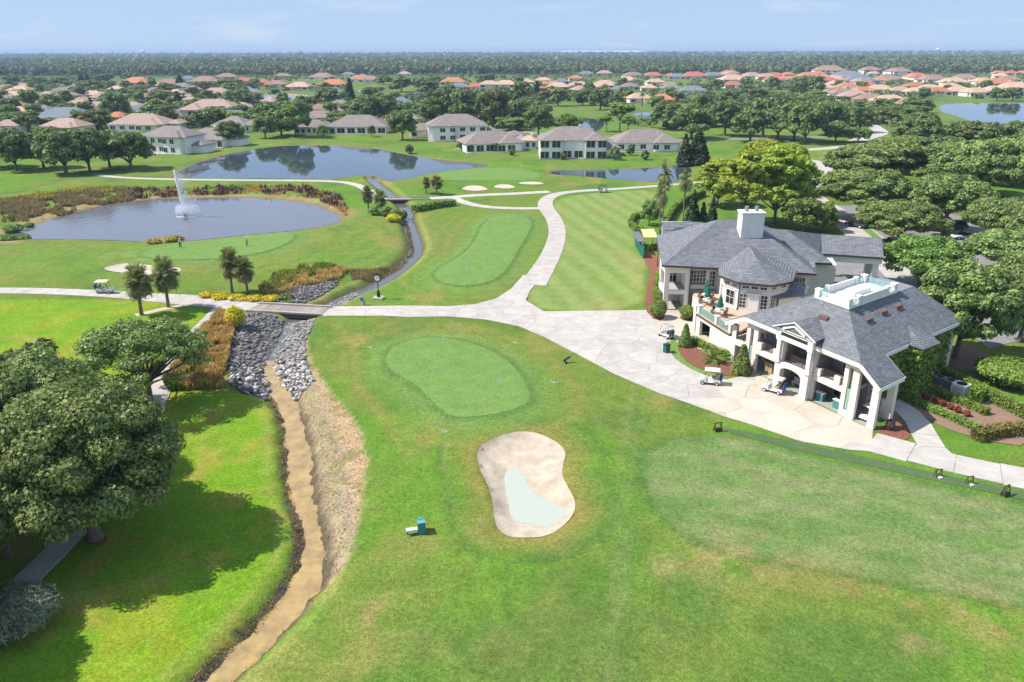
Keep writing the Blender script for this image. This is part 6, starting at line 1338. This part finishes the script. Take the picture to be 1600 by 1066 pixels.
# ------------------------------------------------------------------ golf carts
def wheel(parent, x, y, r_, w_=.2, name='wheel'):
    b = MB(); b.tube([(x, y - w_ / 2, r_), (x, y + w_ / 2, r_)], r_, 14); o = b.build(name, M_tyre, parent)
    b = MB(); b.tube([(x, y - w_ / 2 - .012, r_), (x, y + w_ / 2 + .012, r_)], r_ * .55, 10); b.build('rim', M_cartw, o)
def golf_cart(label, px, py, rz, roofm=M_cartw, sc_=1.0, bag=True, z=None):
    p = P(px, py); zz = hz1(p.x, p.y) + .06 if z is None else z
    t = thing('golf_cart', label, 'golf cart', (p.x, p.y, zz), rz, 'golf carts'); t.scale = (sc_,) * 3
    prof = [(-1.15, .32), (-1.15, .68), (-.35, .72), (-.3, .36), (.35, .33), (.55, .75), (.95, .78), (1.2, .58), (1.22, .32)]; n = len(prof)
    b = MB(); b.add([(x, -.55, z_) for x, z_ in prof] + [(x, .55, z_) for x, z_ in prof], [list(range(n)), list(range(n, 2 * n))[::-1]] + [[i, n + i, n + (i + 1) % n, (i + 1) % n] for i in range(n)]); b.build('body', M_cartw, t)
    b = MB(); b.box(-.75, -.2, -.52, .52, .74, .86); b.add([(-.75, -.52, .86), (-.62, -.52, .86), (-.75, -.52, 1.25), (-.85, -.52, 1.25), (-.75, .52, .86), (-.62, .52, .86), (-.75, .52, 1.25), (-.85, .52, 1.25)], [[0, 1, 2, 3], [7, 6, 5, 4], [1, 5, 6, 2], [0, 3, 7, 4], [3, 2, 6, 7]]); b.build('seat', M_seat, t)
    for x, y in ((.85, .5), (.85, -.5), (-.8, .5), (-.8, -.5)): wheel(t, x, y, .23)
    for y in (.5, -.5):
        b = MB(); b.bar((.72, y, .76), (.42, y, 1.78), .045); b.build('roof_post', M_black, t); b = MB(); b.bar((-.95, y, .68), (-.85, y, 1.78), .045); b.build('roof_post', M_black, t)
    b = MB(); b.add([(-1.1, -.58, 1.78), (.7, -.58, 1.78), (.7, .58, 1.78), (-1.1, .58, 1.78), (-1.0, -.48, 1.87), (.6, -.48, 1.87), (.6, .48, 1.87), (-1.0, .48, 1.87)], [[0, 3, 2, 1], [4, 5, 6, 7], [0, 1, 5, 4], [1, 2, 6, 5], [2, 3, 7, 6], [3, 0, 4, 7]]); b.build('roof', roofm, t)
    b = MB(); b.bar((.45, .25, .8), (.22, .25, 1.08), .04); b.tube([(.19 + .0, .25 + .16 * math.cos(a), 1.1 + .14 * math.sin(a)) for a in np.linspace(0, 6.28, 13)], .018, 6, False); b.build('steering_wheel', M_black, t)
    if bag:
        for y in (.25, -.25):
            b = MB(); b.tube([(-1.15, y, .5), (-1.3, y, 1.25)], [.15, .16], 9); o = b.build('golf_bag', MATS.get('bag_blue') or mat('bag_blue', (0.03, 0.07, 0.22), .7), t)
            b = MB(); [b.bar((-1.28 + .04 * i, y + .05 * (i - 1), 1.2), (-1.34 + .04 * i, y + .06 * (i - 1), 1.5), .02) for i in range(3)]; b.build('clubs', M_metalg, o)
    return t
golf_cart('white golf cart driving on the left path', 166, 464, 0.02)
golf_cart('white golf cart parked beside the red mulch bed', 1109, 600, math.radians(165), sc_=.92)
golf_cart('golf cart with blue bags in front of the arch', 1208, 613, math.radians(140), mat('tan_roof', (0.62, 0.54, 0.42), .5), .92)
t = golf_cart('white golf cart under the tall corner opening', 1338, 660, math.radians(-60), sc_=.8, bag=False); t.location = LS(14.55, 1.55, .09); t.rotation_euler.z = math.atan2(bv.y, bv.x) + math.pi
golf_cart('grey cart parked at the plaza edge by the walkway', 1040, 527, math.radians(120), mat('grey_roof', (.35, .33, .31), .6), .9)
golf_cart('tiny golf cart on the far path beyond the fairway', 943, 301, .1, mat('dark_green', (.01, .05, .03), .5))
# ------------------------------------------------------------------ cars
def car(label, px, py, rz, col, suv=False):
    p = P(px, py); t = thing('car', label, 'car', (p.x, p.y, .05), rz, 'cars in the parking lot'); pm = mat('car_paint_' + str(px), col, .25, .6)
    H1, H2 = (.95, 1.7) if suv else (.85, 1.42)
    lo = [(-2.25, .35), (-2.3, .7), (-2.1, H1), (-1.6 if suv else -1.3, H1 + .03), (.9, H1), (2.0, H1 - .15), (2.28, .62), (2.25, .32)]; n = len(lo)
    def ext(pts, w0, w1=None): w1 = w1 or w0; k_ = len(pts); return [(x, -w0 if i_ < 99 else 0, z_) for i_, (x, z_) in enumerate(pts)] + [(x, w0, z_) for x, z_ in pts], [list(range(k_)), list(range(k_, 2 * k_))[::-1]] + [[i, k_ + i, k_ + (i + 1) % k_, (i + 1) % k_] for i in range(k_)]
    b = MB(); b.add(*ext(lo, .9)); o = b.build('body', pm, t); bv_ = o.modifiers.new('bevel', 'BEVEL'); bv_.width = .09; bv_.segments = 2
    x0, x1 = (-2.0, .95) if suv else (-1.6, 1.0)
    cab = [(x0, H1), (x0 + .35, H2 - .04), (x0 + .6, H2), (.1, H2), (.35, H2 - .05), (x1, H1)]
    b = MB(); k_ = len(cab); b.add([(x, -.82 + .16 * (z_ - H1) / (H2 - H1), z_) for x, z_ in cab] + [(x, .82 - .16 * (z_ - H1) / (H2 - H1), z_) for x, z_ in cab], [list(range(k_)), list(range(k_, 2 * k_))[::-1]] + [[i, k_ + i, k_ + (i + 1) % k_, (i + 1) % k_] for i in range(k_)]); b.build('windows', M_glass, t)
    b = MB(); b.box(x0 + .5, .15, -.68, .68, H2 - .02, H2 + .05); b.build('roof', pm, t)
    for x, y in ((1.4, .82), (1.4, -.82), (-1.4, .82), (-1.4, -.82)): wheel(t, x, y, .34, .22)
    for y in (.62, -.62): b = MB(); b.box(2.2, 2.31, y - .2, y + .2, .58, .72); b.build('headlight', M_white, t); b = MB(); b.box(-2.33, -2.24, y - .18, y + .18, .62, .78); b.build('tail_light', MATS.get('tail_red') or mat('tail_red', (.3, .01, .01), .3), t)
car('white sport utility car beside the porte-cochere', 1390, 386, math.radians(170), (.75, .75, .75), True); car('white sedan in the open between parking trees', 1506, 374, math.radians(176), (.7, .74, .8)); car('small silver car under the bright green tree', 1444, 430, math.radians(-50), (.6, .62, .65)); car('pale blue car behind the small silver car', 1432, 415, math.radians(-50), (.25, .36, .42), True)
car('dark car left of the oak trunk', 1472, 350, math.radians(175), (.02, .025, .035)); car('black car behind the white sedan', 1492, 358, math.radians(175), (.03, .03, .035), True); car('dark car under the road bend oak', 1338, 355, math.radians(120), (.05, .06, .08)); car('white car half hidden by the grey-green oak', 1415, 379, math.radians(172), (.7, .7, .68))
# ------------------------------------------------------------------ street clock
p = P(592, 467.5); z0 = hz1(p.x, p.y); Ht = height_at(p.y, 589, 428) - z0
t = thing('street_clock', 'black post clock on a concrete plinth beside the creek', 'clock', (p.x, p.y, z0), math.radians(-12))
b = MB(); b.box(-.75, .75, -.6, .6, -.1, .28); b.build('plinth', M_concW, t); b = MB(); b.box(-.2, .2, -.2, .2, .28, .8); b.box(-.14, .14, -.14, .14, .8, 1.25); b.build('base', M_black, t)
b = MB(); b.tube([(0, 0, 1.25), (0, 0, Ht - 1.0)], [.08, .06], 10); b.build('post', M_black, t)
b = MB(); b.tube([(0, -.17, Ht - .62), (0, .17, Ht - .62)], .5, 20); hd = b.build('head', M_black, t)
for sg in (1, -1):
    b = MB(); b.tube([(0, sg * .172, Ht - .62), (0, sg * .185, Ht - .62)], .40, 20); dl = b.build('dial', M_white, hd)
    b = MB(); b.bar((0, sg * .19, Ht - .62), (.16, sg * .19, Ht - .42), .03); b.bar((0, sg * .19, Ht - .62), (-.05, sg * .19, Ht - .30), .025); b.build('hand', M_black, hd)
b = MB(); b.box(-.28, .28, -.12, .12, Ht - .16, Ht - .02); b.tube([(0, 0, Ht - .02), (0, 0, Ht + .2)], [.07, .01], 8); b.build('finial', M_black, hd)
for sg in (1, -1): b = MB(); b.tube([(0, 0, Ht - 1.15), (sg * .3, 0, Ht - 1.1), (sg * .5, 0, Ht - .75)], .025, 6); b.build('scroll', M_black, t)
# ------------------------------------------------------------------ flags
for lab, px, by, tp in [('white flag at the top edge of the front practice green', 692, 542, 532), ('white flag left of centre on the front practice green', 678.5, 589, 573), ('white flag right of centre on the front practice green', 776.5, 611, 596), ('white flag at the far end of the narrow practice green', 785, 346, 334), ('white flag near the front of the narrow practice green', 729, 427, 410), ('white flag on the green beside the lake', 703, 276, 264), ('white flag on the green beside the near pond', 388, 380, 366)]:
    p = P(px, by); z0 = hz1(p.x, p.y); Ht = max(.9, height_at(p.y, px, tp) - z0); t = thing('flagstick', lab, 'flag', (p.x, p.y, z0), 0, 'flags on the greens'); w_ = .016 if by > 500 else .03
    b = MB(); b.tube([(0, 0, -.05), (0, 0, Ht)], w_, 6); b.build('pole', M_white, t); b = MB(); b.add([(0, 0, Ht), (.14, .02, Ht - .05), (.28, -.02, Ht - .08), (.26, -.02, Ht - .34), (.13, .03, Ht - .34), (0, 0, Ht - .32), (0, .012, Ht), (.14, .032, Ht - .05), (.28, -.008, Ht - .08), (.26, -.008, Ht - .34), (.13, .042, Ht - .34), (0, .012, Ht - .32)], [[0, 5, 4, 1], [1, 4, 3, 2], [6, 7, 10, 11], [7, 8, 9, 10], [0, 1, 7, 6], [1, 2, 8, 7], [2, 3, 9, 8], [3, 4, 10, 9], [4, 5, 11, 10]]); b.build('flag', M_white, t)
# ------------------------------------------------------------------ fountain
p = P(288, 336); tp = height_at(p.y, 271, 263); lean = P(271, 263, tp).x - p.x
t = thing('fountain', 'tall white fountain jet leaning left over the pond', 'fountain', (p.x, p.y, WL_POND))
M_jet = mat('white_water', (.9, .92, .95), .4, .3); jn = M_jet.node_tree; pb = jn.nodes['Principled BSDF']; pb.inputs['Alpha'].default_value = .85
pts = [(lean * (k_ / 12) ** 1.6 * 1.0, 0, tp * k_ / 12) for k_ in range(13)]
b = MB(); b.tube(pts, [.07 + .26 * math.sin(math.pi * min(1, k_ / 12) ** 1.8) for k_ in range(13)], 9); b.build('jet', M_jet, t, True)
r = np.random.RandomState(5)
def droplets(name, c, s_, m):
    n = len(c); d1 = r.normal(size=(n, 3)); d1 /= np.linalg.norm(d1, axis=1)[:, None]; d2 = np.cross(d1, r.normal(size=(n, 3))); d2 /= np.linalg.norm(d2, axis=1)[:, None]
    co = np.stack([c - d1 * s_, c + d2 * s_, c + d1 * s_, c - d2 * s_], 1).reshape(-1, 3); me_ = bpy.data.meshes.new(name); fast_mesh(me_, co, np.arange(4 * n).reshape(n, 4), 4); me_.materials.append(m); o = obj(name, me_, None, t); o['kind'] = 'stuff'
M_mist = mat('mist', (.9, .93, .97), .6, .2); M_mist.node_tree.nodes['Principled BSDF'].inputs['Alpha'].default_value = .45
k_ = r.rand(7000); c = np.stack([lean * k_ ** 1.6 + np.abs(r.normal(size=7000)) * (.15 + 1.5 * k_) * .9, r.normal(size=7000) * .4, tp * k_ - r.rand(7000) ** 2 * 3.0 * k_], 1); droplets('falling_spray', c, .05, M_mist)
a = r.rand(6000) * 6.28; u_ = r.rand(6000); c = np.stack([np.cos(a) * 2.6 * u_ + u_ * .8, np.sin(a) * 2.6 * u_, np.maximum(.05, (u_ * 4.2 - u_ ** 2 * 3.2) * (.4 + .8 * r.rand(6000)) * 1.6)], 1); droplets('side_spray', c, .07, M_mist)
b = MB(); b.ball(0, 0, .02, .6, .6, .2, 12, 6); b.build('float', M_metalg, t)
b = MB(); b.tube([(-1.6, -.6, .02), (1.0, -.5, .035), (5.5, .4, .02)], [.5, .9, .2], 12); o = b.build('foam', M_mist, t); o.scale = (1, 1, .06)
# ------------------------------------------------------------------ golfers
def person(label, px, by, shirt, trousers, rz):
    p = P(px, by); z0 = hz1(p.x, p.y); t = thing('person', label, 'person', (p.x, p.y, z0), rz, 'golfers')
    def skin(name, vs, es, rs, m):
        me_ = bpy.data.meshes.new(name); me_.from_pydata(vs, es, []); o = obj(name, me_, m, t); md = o.modifiers.new('skin', 'SKIN'); 
        for i, r_ in enumerate(rs): me_.skin_vertices[0].data[i].radius = (r_, r_)
        me_.skin_vertices[0].data[0].use_root = True
        o.modifiers.new('sub', 'SUBSURF').levels = 1; o.modifiers['sub'].render_levels = 1; return o
    vs = [(0, 0, .95), (0, -.02, 1.2), (0, -.04, 1.42), (0, -.05, 1.52), (0, -.06, 1.66), (.19, -.04, 1.40), (.22, -.14, 1.14), (.06, -.32, .98), (-.19, -.04, 1.40), (-.22, -.14, 1.14), (-.04, -.32, .98), (.11, 0, .88), (.13, -.02, .48), (.14, .02, .08), (.15, -.14, .04), (-.11, 0, .88), (-.13, -.02, .48), (-.14, .02, .08), (-.15, -.14, .04)]
    es = [(0, 1), (1, 2), (2, 3), (3, 4), (2, 5), (5, 6), (6, 7), (2, 8), (8, 9), (9, 10), (0, 11), (11, 12), (12, 13), (13, 14), (0, 15), (15, 16), (16, 17), (17, 18)]
    rs = [.14, .13, .15, .06, .10, .065, .05, .04, .065, .05, .04, .09, .065, .045, .04, .09, .065, .045, .04]
    bm_ = MATS.get('skin') or mat('skin', (.45, .28, .2), .6)
    skin('body', vs, es, rs, bm_)
    skin('shirt', vs[:3] + [vs[5], vs[8], (.205, -.09, 1.25), (-.205, -.09, 1.25)], [(0, 1), (1, 2), (2, 3), (2, 4), (3, 5), (4, 6)], [.16, .15, .17, .085, .085, .075, .075], shirt)
    skin('trousers', [vs[0], vs[11], vs[12], (.14, .0, .14), vs[15], vs[16], (-.14, .0, .14)], [(0, 1), (1, 2), (2, 3), (0, 4), (4, 5), (5, 6)], [.165, .115, .09, .075, .115, .09, .075], trousers)
    b = MB(); b.ball(0, -.07, 1.74, .11, .13, .05, 10, 6); b.box(-.08, .08, -.26, -.12, 1.70, 1.725); b.build('cap', M_white, t)
    q = MB(); q.bar((.01, -.32, 1.0), (.02, -.55, .04), .02); q.bar((.02, -.55, .04), (.12, -.56, .03), .04); tag(q.build('golf_club', M_metalg, None), 'putter held by the ' + label, 'golf club', 'putters'); o = bpy.data.objects[[x.name for x in bpy.data.objects if x.name.startswith('golf_club')][-1]]
    o.location = t.location; o.rotation_euler = (0, 0, rz)
person('golfer in pale shirt and dark trousers near the marsh bushes', 283, 392, mat('pale_shirt', (.55, .68, .72), .8), mat('navy', (.02, .025, .05), .8), .6); person('golfer in grey clothes standing on the right of the green', 387, 391, mat('grey_shirt', (.35, .38, .45), .8), mat('khaki', (.3, .26, .2), .8), -.5)
# ------------------------------------------------------------------ terrace furniture
TERR = [(26.0, 97.4), (25.6, 95.2), (26.1, 90.8)]
for i, (x, y) in enumerate(TERR):
    lab = ['rear', 'middle', 'front'][i]
    t = thing('parasol', '%s closed green parasol on the terrace' % lab, 'parasol', (x, y, 2.8), 0, 'closed green parasols'); b = MB(); b.tube([(0, 0, 0), (0, 0, 2.9)], .03, 8); b.build('pole', M_white, t)
    b = MB(); b.tube([(0, 0, 1.15), (0, 0, 1.3), (0, 0, 2.2), (0, 0, 2.85)], [.42, .44, .24, .02], 8); b.build('canopy', M_green, t); b = MB(); b.tube([(0, 0, 0), (0, 0, .1)], .25, 10); b.build('foot', M_metalg, t)
    t = thing('table', '%s white round table under a green parasol' % lab, 'table', (x, y, 2.8), 0, 'terrace tables'); b = MB(); b.tube([(0, 0, .7), (0, 0, .74)], .62, 16); b.build('top', M_white, t); b = MB(); b.tube([(.1, 0, 0), (.1, 0, .7)], .05, 6); b.build('leg', M_metalg, t)
    for j in range(4):
        a = j * math.pi / 2 + .4; c = thing('chair', '%s brown chair around the %s terrace table, counted from the railing' % (ordinal(j), lab), 'chair', (x + .95 * math.cos(a), y + .95 * math.sin(a), 2.8), a, 'terrace chairs')
        b = MB(); b.box(-.22, .22, -.22, .22, .42, .47); b.build('seat', MATS.get('wicker') or mat('wicker', (.16, .09, .06), .8), c); b = MB(); b.box(.18, .23, -.22, .22, .47, .9); b.build('backrest', MATS['wicker'], c)
        for u_, v_ in ((.19, .19), (.19, -.19), (-.19, .19), (-.19, -.19)): b = MB(); b.box(u_ - .02, u_ + .02, v_ - .02, v_ + .02, 0, .42); b.build('leg', MATS['wicker'], c)
# ------------------------------------------------------------------ service units, stands, bins
for i, (px, by, w_, h_, m_) in enumerate([(1458, 597, .8, .9, mat('unit_dark', (.10, .11, .12), .6)), (1467, 602, .95, 1.0, M_metalg), (1483, 608, 1.0, 1.05, M_metalg), (1499, 617, 1.35, 1.25, M_white)]):
    p = P(px, by); t = thing('air_conditioner', ['small dark air unit beside the ivy', 'left grey air unit in the garden', 'right grey air unit in the garden', 'large white air unit in the garden'][i], 'air unit', (p.x, p.y, .05), -1.0, 'air units in the garden')
    b = MB(); b.box(-w_ / 2, w_ / 2, -w_ / 2, w_ / 2, .06, h_); b.build('case', m_, t); b = MB(); b.box(-w_ / 2 - .1, w_ / 2 + .1, -w_ / 2 - .1, w_ / 2 + .1, -.05, .055); b.build('pad', M_conc, t)
    b = MB(); b.tube([(0, 0, h_), (0, 0, h_ + .03)], w_ * .38, 14); b.build('fan_guard', M_black, t)
    for s_ in (-1, 1):
        for k_ in range(4): b = MB(); b.box(-w_ * .4, w_ * .4, s_ * (w_ / 2 + .012) - .008, s_ * (w_ / 2 + .012) + .008, .2 + k_ * h_ * .18, .25 + k_ * h_ * .18); b.build('louvre', M_black, t)
for i, (px, by, rz) in enumerate([(1121, 676, .3), (1465, 746, .2), (1514, 757, .2), (1570, 775, .5)]):
    p = P(px, by); z0 = hz1(p.x, p.y); t = thing('bag_stand', ['brown wooden bag stand at the left end of the tee strip', 'wooden bag stand at the cart path, left of a pair', 'wooden bag stand at the cart path, right of a pair', 'largest dark bag stand near the right edge'][i], 'bag stand', (p.x, p.y, z0), rz, 'bag stands on the range tee'); s_ = .95 if i in (0, 3) else .75; t.scale = (s_,) * 3
    for sx_ in (-.35, .35):
        b = MB(); b.bar((sx_, -.22, 0), (sx_, 0, .95), .06); b.build('leg', M_brown, t); b = MB(); b.bar((sx_, .25, 0), (sx_, 0, .95), .06); b.build('leg', M_brown, t)
    b = MB(); b.bar((-.42, 0, .95), (.42, 0, .95), .08); b.build('top_rail', M_brown, t); b = MB(); b.bar((-.4, -.14, .4), (.4, -.14, .4), .06); b.build('cross_rail', M_brown, t)
    b = MB(); b.box(-.3, .3, -.2, .2, .12, .32) if i in (0, 3) else b.box(-.2, .2, -.55, -.25, .0, .16); b.build('ball_tray', M_brown if i in (0, 3) else M_white, t)
p = P(659, 838); z0 = hz1(p.x, p.y); t = thing('ball_station', 'green ball station with pale side tray on the rough', 'ball station', (p.x, p.y, z0), .25); M_teal = mat('teal_plastic', (.06, .22, .22), .5, .4)
b = MB(); b.box(-.28, .28, -.32, .12, 0, .95); b.build('case', M_teal, t); b = MB(); b.box(-.22, .22, .12, .5, 0, 1.05); b.build('hopper', mat('green_plastic', (.05, .26, .16), .5, .4), t); b = MB(); b.box(-1.15, -.3, -.25, .15, .35, .45); b.build('tray', mat('pale_tray', (.45, .62, .60), .5), t); b = MB(); b.box(-1.1, -1.0, -.05, .05, 0, .35); b.build('tray_leg', M_teal, t); b = MB(); b.box(-.3, .3, -.34, .14, .95, 1.02); b.build('lid', mat('blue_lid', (.10, .30, .36), .5), t)
p = P(886, 567); z0 = hz1(p.x, p.y); t = thing('push_cart', 'dark golf push cart lying at the plaza edge', 'push cart', (p.x, p.y, z0), .2); b = MB(); b.bar((-.5, 0, .15), (.6, .1, .75), .06); b.build('frame', M_black, t); b = MB(); b.tube([(-.45, 0, .3), (.35, .05, .75)], .15, 9); b.build('golf_bag', M_black, t)
for y in (-.35, .35): b = MB(); b.tube([(-.2, y - .03, .15), (-.2, y + .03, .15)], .15, 12); b.build('wheel', M_tyre, t)
p = P(566, 477); z0 = hz1(p.x, p.y); t = thing('ball_washer', 'small blue and white stand at the path beside the clock', 'stand', (p.x, p.y, z0)); b = MB(); b.tube([(0, 0, 0), (0, 0, .9)], .05, 8); b.build('post', M_white, t); b = MB(); b.box(-.2, .2, -.15, .15, .7, 1.15); b.build('case', mat('blue_case', (.05, .13, .35), .5), t); b = MB(); b.tube([(.25, 0, 0), (.3, 0, .75)], .17, 9); b.build('bin', M_metalg, t)
p = P(1041, 551); t = thing('litter_bin', 'dark green bin at the plaza edge beside the lawn', 'bin', (p.x, p.y, .05), .5); b = MB(); b.box(-.3, .3, -.3, .3, 0, .95); b.build('case', M_green, t); b = MB(); b.box(-.34, .34, -.34, .34, .95, 1.05); b.build('lid', M_black, t)
# counters and bench in the open ground floor
for i, (s0, s1, m_) in enumerate([(8.7, 9.6, M_teal), (10.9, 11.8, M_teal)]):
    q = LS((s0 + s1) / 2, .8, .075); t = thing('counter', 'teal counter in the right cart opening, ' + ('left' if i == 0 else 'right'), 'counter', q, math.atan2(av.y, av.x)); b = MB(); b.box(-.45, .45, -.2, .2, 0, .85); b.build('case', m_, t); b = MB(); b.box(-.5, .5, -.25, .25, .85, .92); b.build('top', M_white, t)
q = LS(6.0, 1.3, .075); t = thing('bench', 'pale bench inside the arch', 'bench', q, math.atan2(av.y, av.x)); b = MB(); b.box(-1.0, 1.0, -.22, .22, .42, .48); b.build('seat', M_cream, t); b = MB(); b.box(-1.0, 1.0, .2, .26, .48, .9); b.build('backrest', M_cream, t)
for u_ in (-.85, .85): b = MB(); b.box(u_ - .05, u_ + .05, -.2, .2, 0, .42); b.build('leg', M_cream, t)
q = LS(1.6, 1.5, .075); t = thing('crate', 'tan wooden cabinet in the left cart opening', 'cabinet', q, math.atan2(av.y, av.x)); b = MB(); b.box(-.6, .6, -.4, .4, 0, 1.3); b.build('case', mat('tan_wood', (.42, .30, .16), .8), t); b = MB(); b.box(-.02, .02, -.43, -.405, .1, 1.2); b.build('door_gap', M_brown, t)
# yellow awning shelter left of the clubhouse
p = P(1018, 402); t = thing('awning_shelter', 'yellow awning over a green screen left of the clubhouse', 'awning', (p.x, p.y, 0)); b = MB(); b.add([(-.8, 4, 2.6), (1.6, 4, 2.6), (1.6, 8, 3.2), (-.8, 8, 3.2), (-.8, 4, 2.66), (1.6, 4, 2.66), (1.6, 8, 3.26), (-.8, 8, 3.26)], [[0, 3, 2, 1], [4, 5, 6, 7], [0, 1, 5, 4], [1, 2, 6, 5], [2, 3, 7, 6], [3, 0, 4, 7]]); b.build('canopy', mat('yellow_canvas', (.75, .68, .25), .8), t)
for x, y, h_ in ((-.7, 4.1, 2.6), (1.5, 4.1, 2.6), (-.7, 7.9, 3.2), (1.5, 7.9, 3.2)): b = MB(); b.bar((x, y, 0), (x, y, h_), .08); b.build('post', M_green, t)
b = MB(); b.box(-1.6, -1.45, -1, 9, 0, 1.9); b.build('screen', M_green, t); b = MB(); b.box(-2.2, -.9, 1.5, 9.5, 2.3, 2.45); b.build('screen_roof', M_slate, t)
for i, (px, by) in enumerate([(578, 545), (804, 536), (866, 598), (697, 676)]):
    p = P(px, by); z0 = hz1(p.x, p.y); b = MB(); r_ = random.Random(i)
    for _ in range(26): a, d_ = r_.uniform(0, 6.28), r_.random() * .35; b.ball(p.x + d_ * math.cos(a) * 1.3, p.y + d_ * math.sin(a), z0 + .03, .03, seg=6, rings=4)
    o = b.build('golf_balls', M_white, None, True); tag(o, ['scattered golf balls left of the practice green', 'scattered golf balls above the practice green', 'scattered golf balls right of the practice green', 'scattered golf balls between green and bunker'][i], None, None, 'stuff')
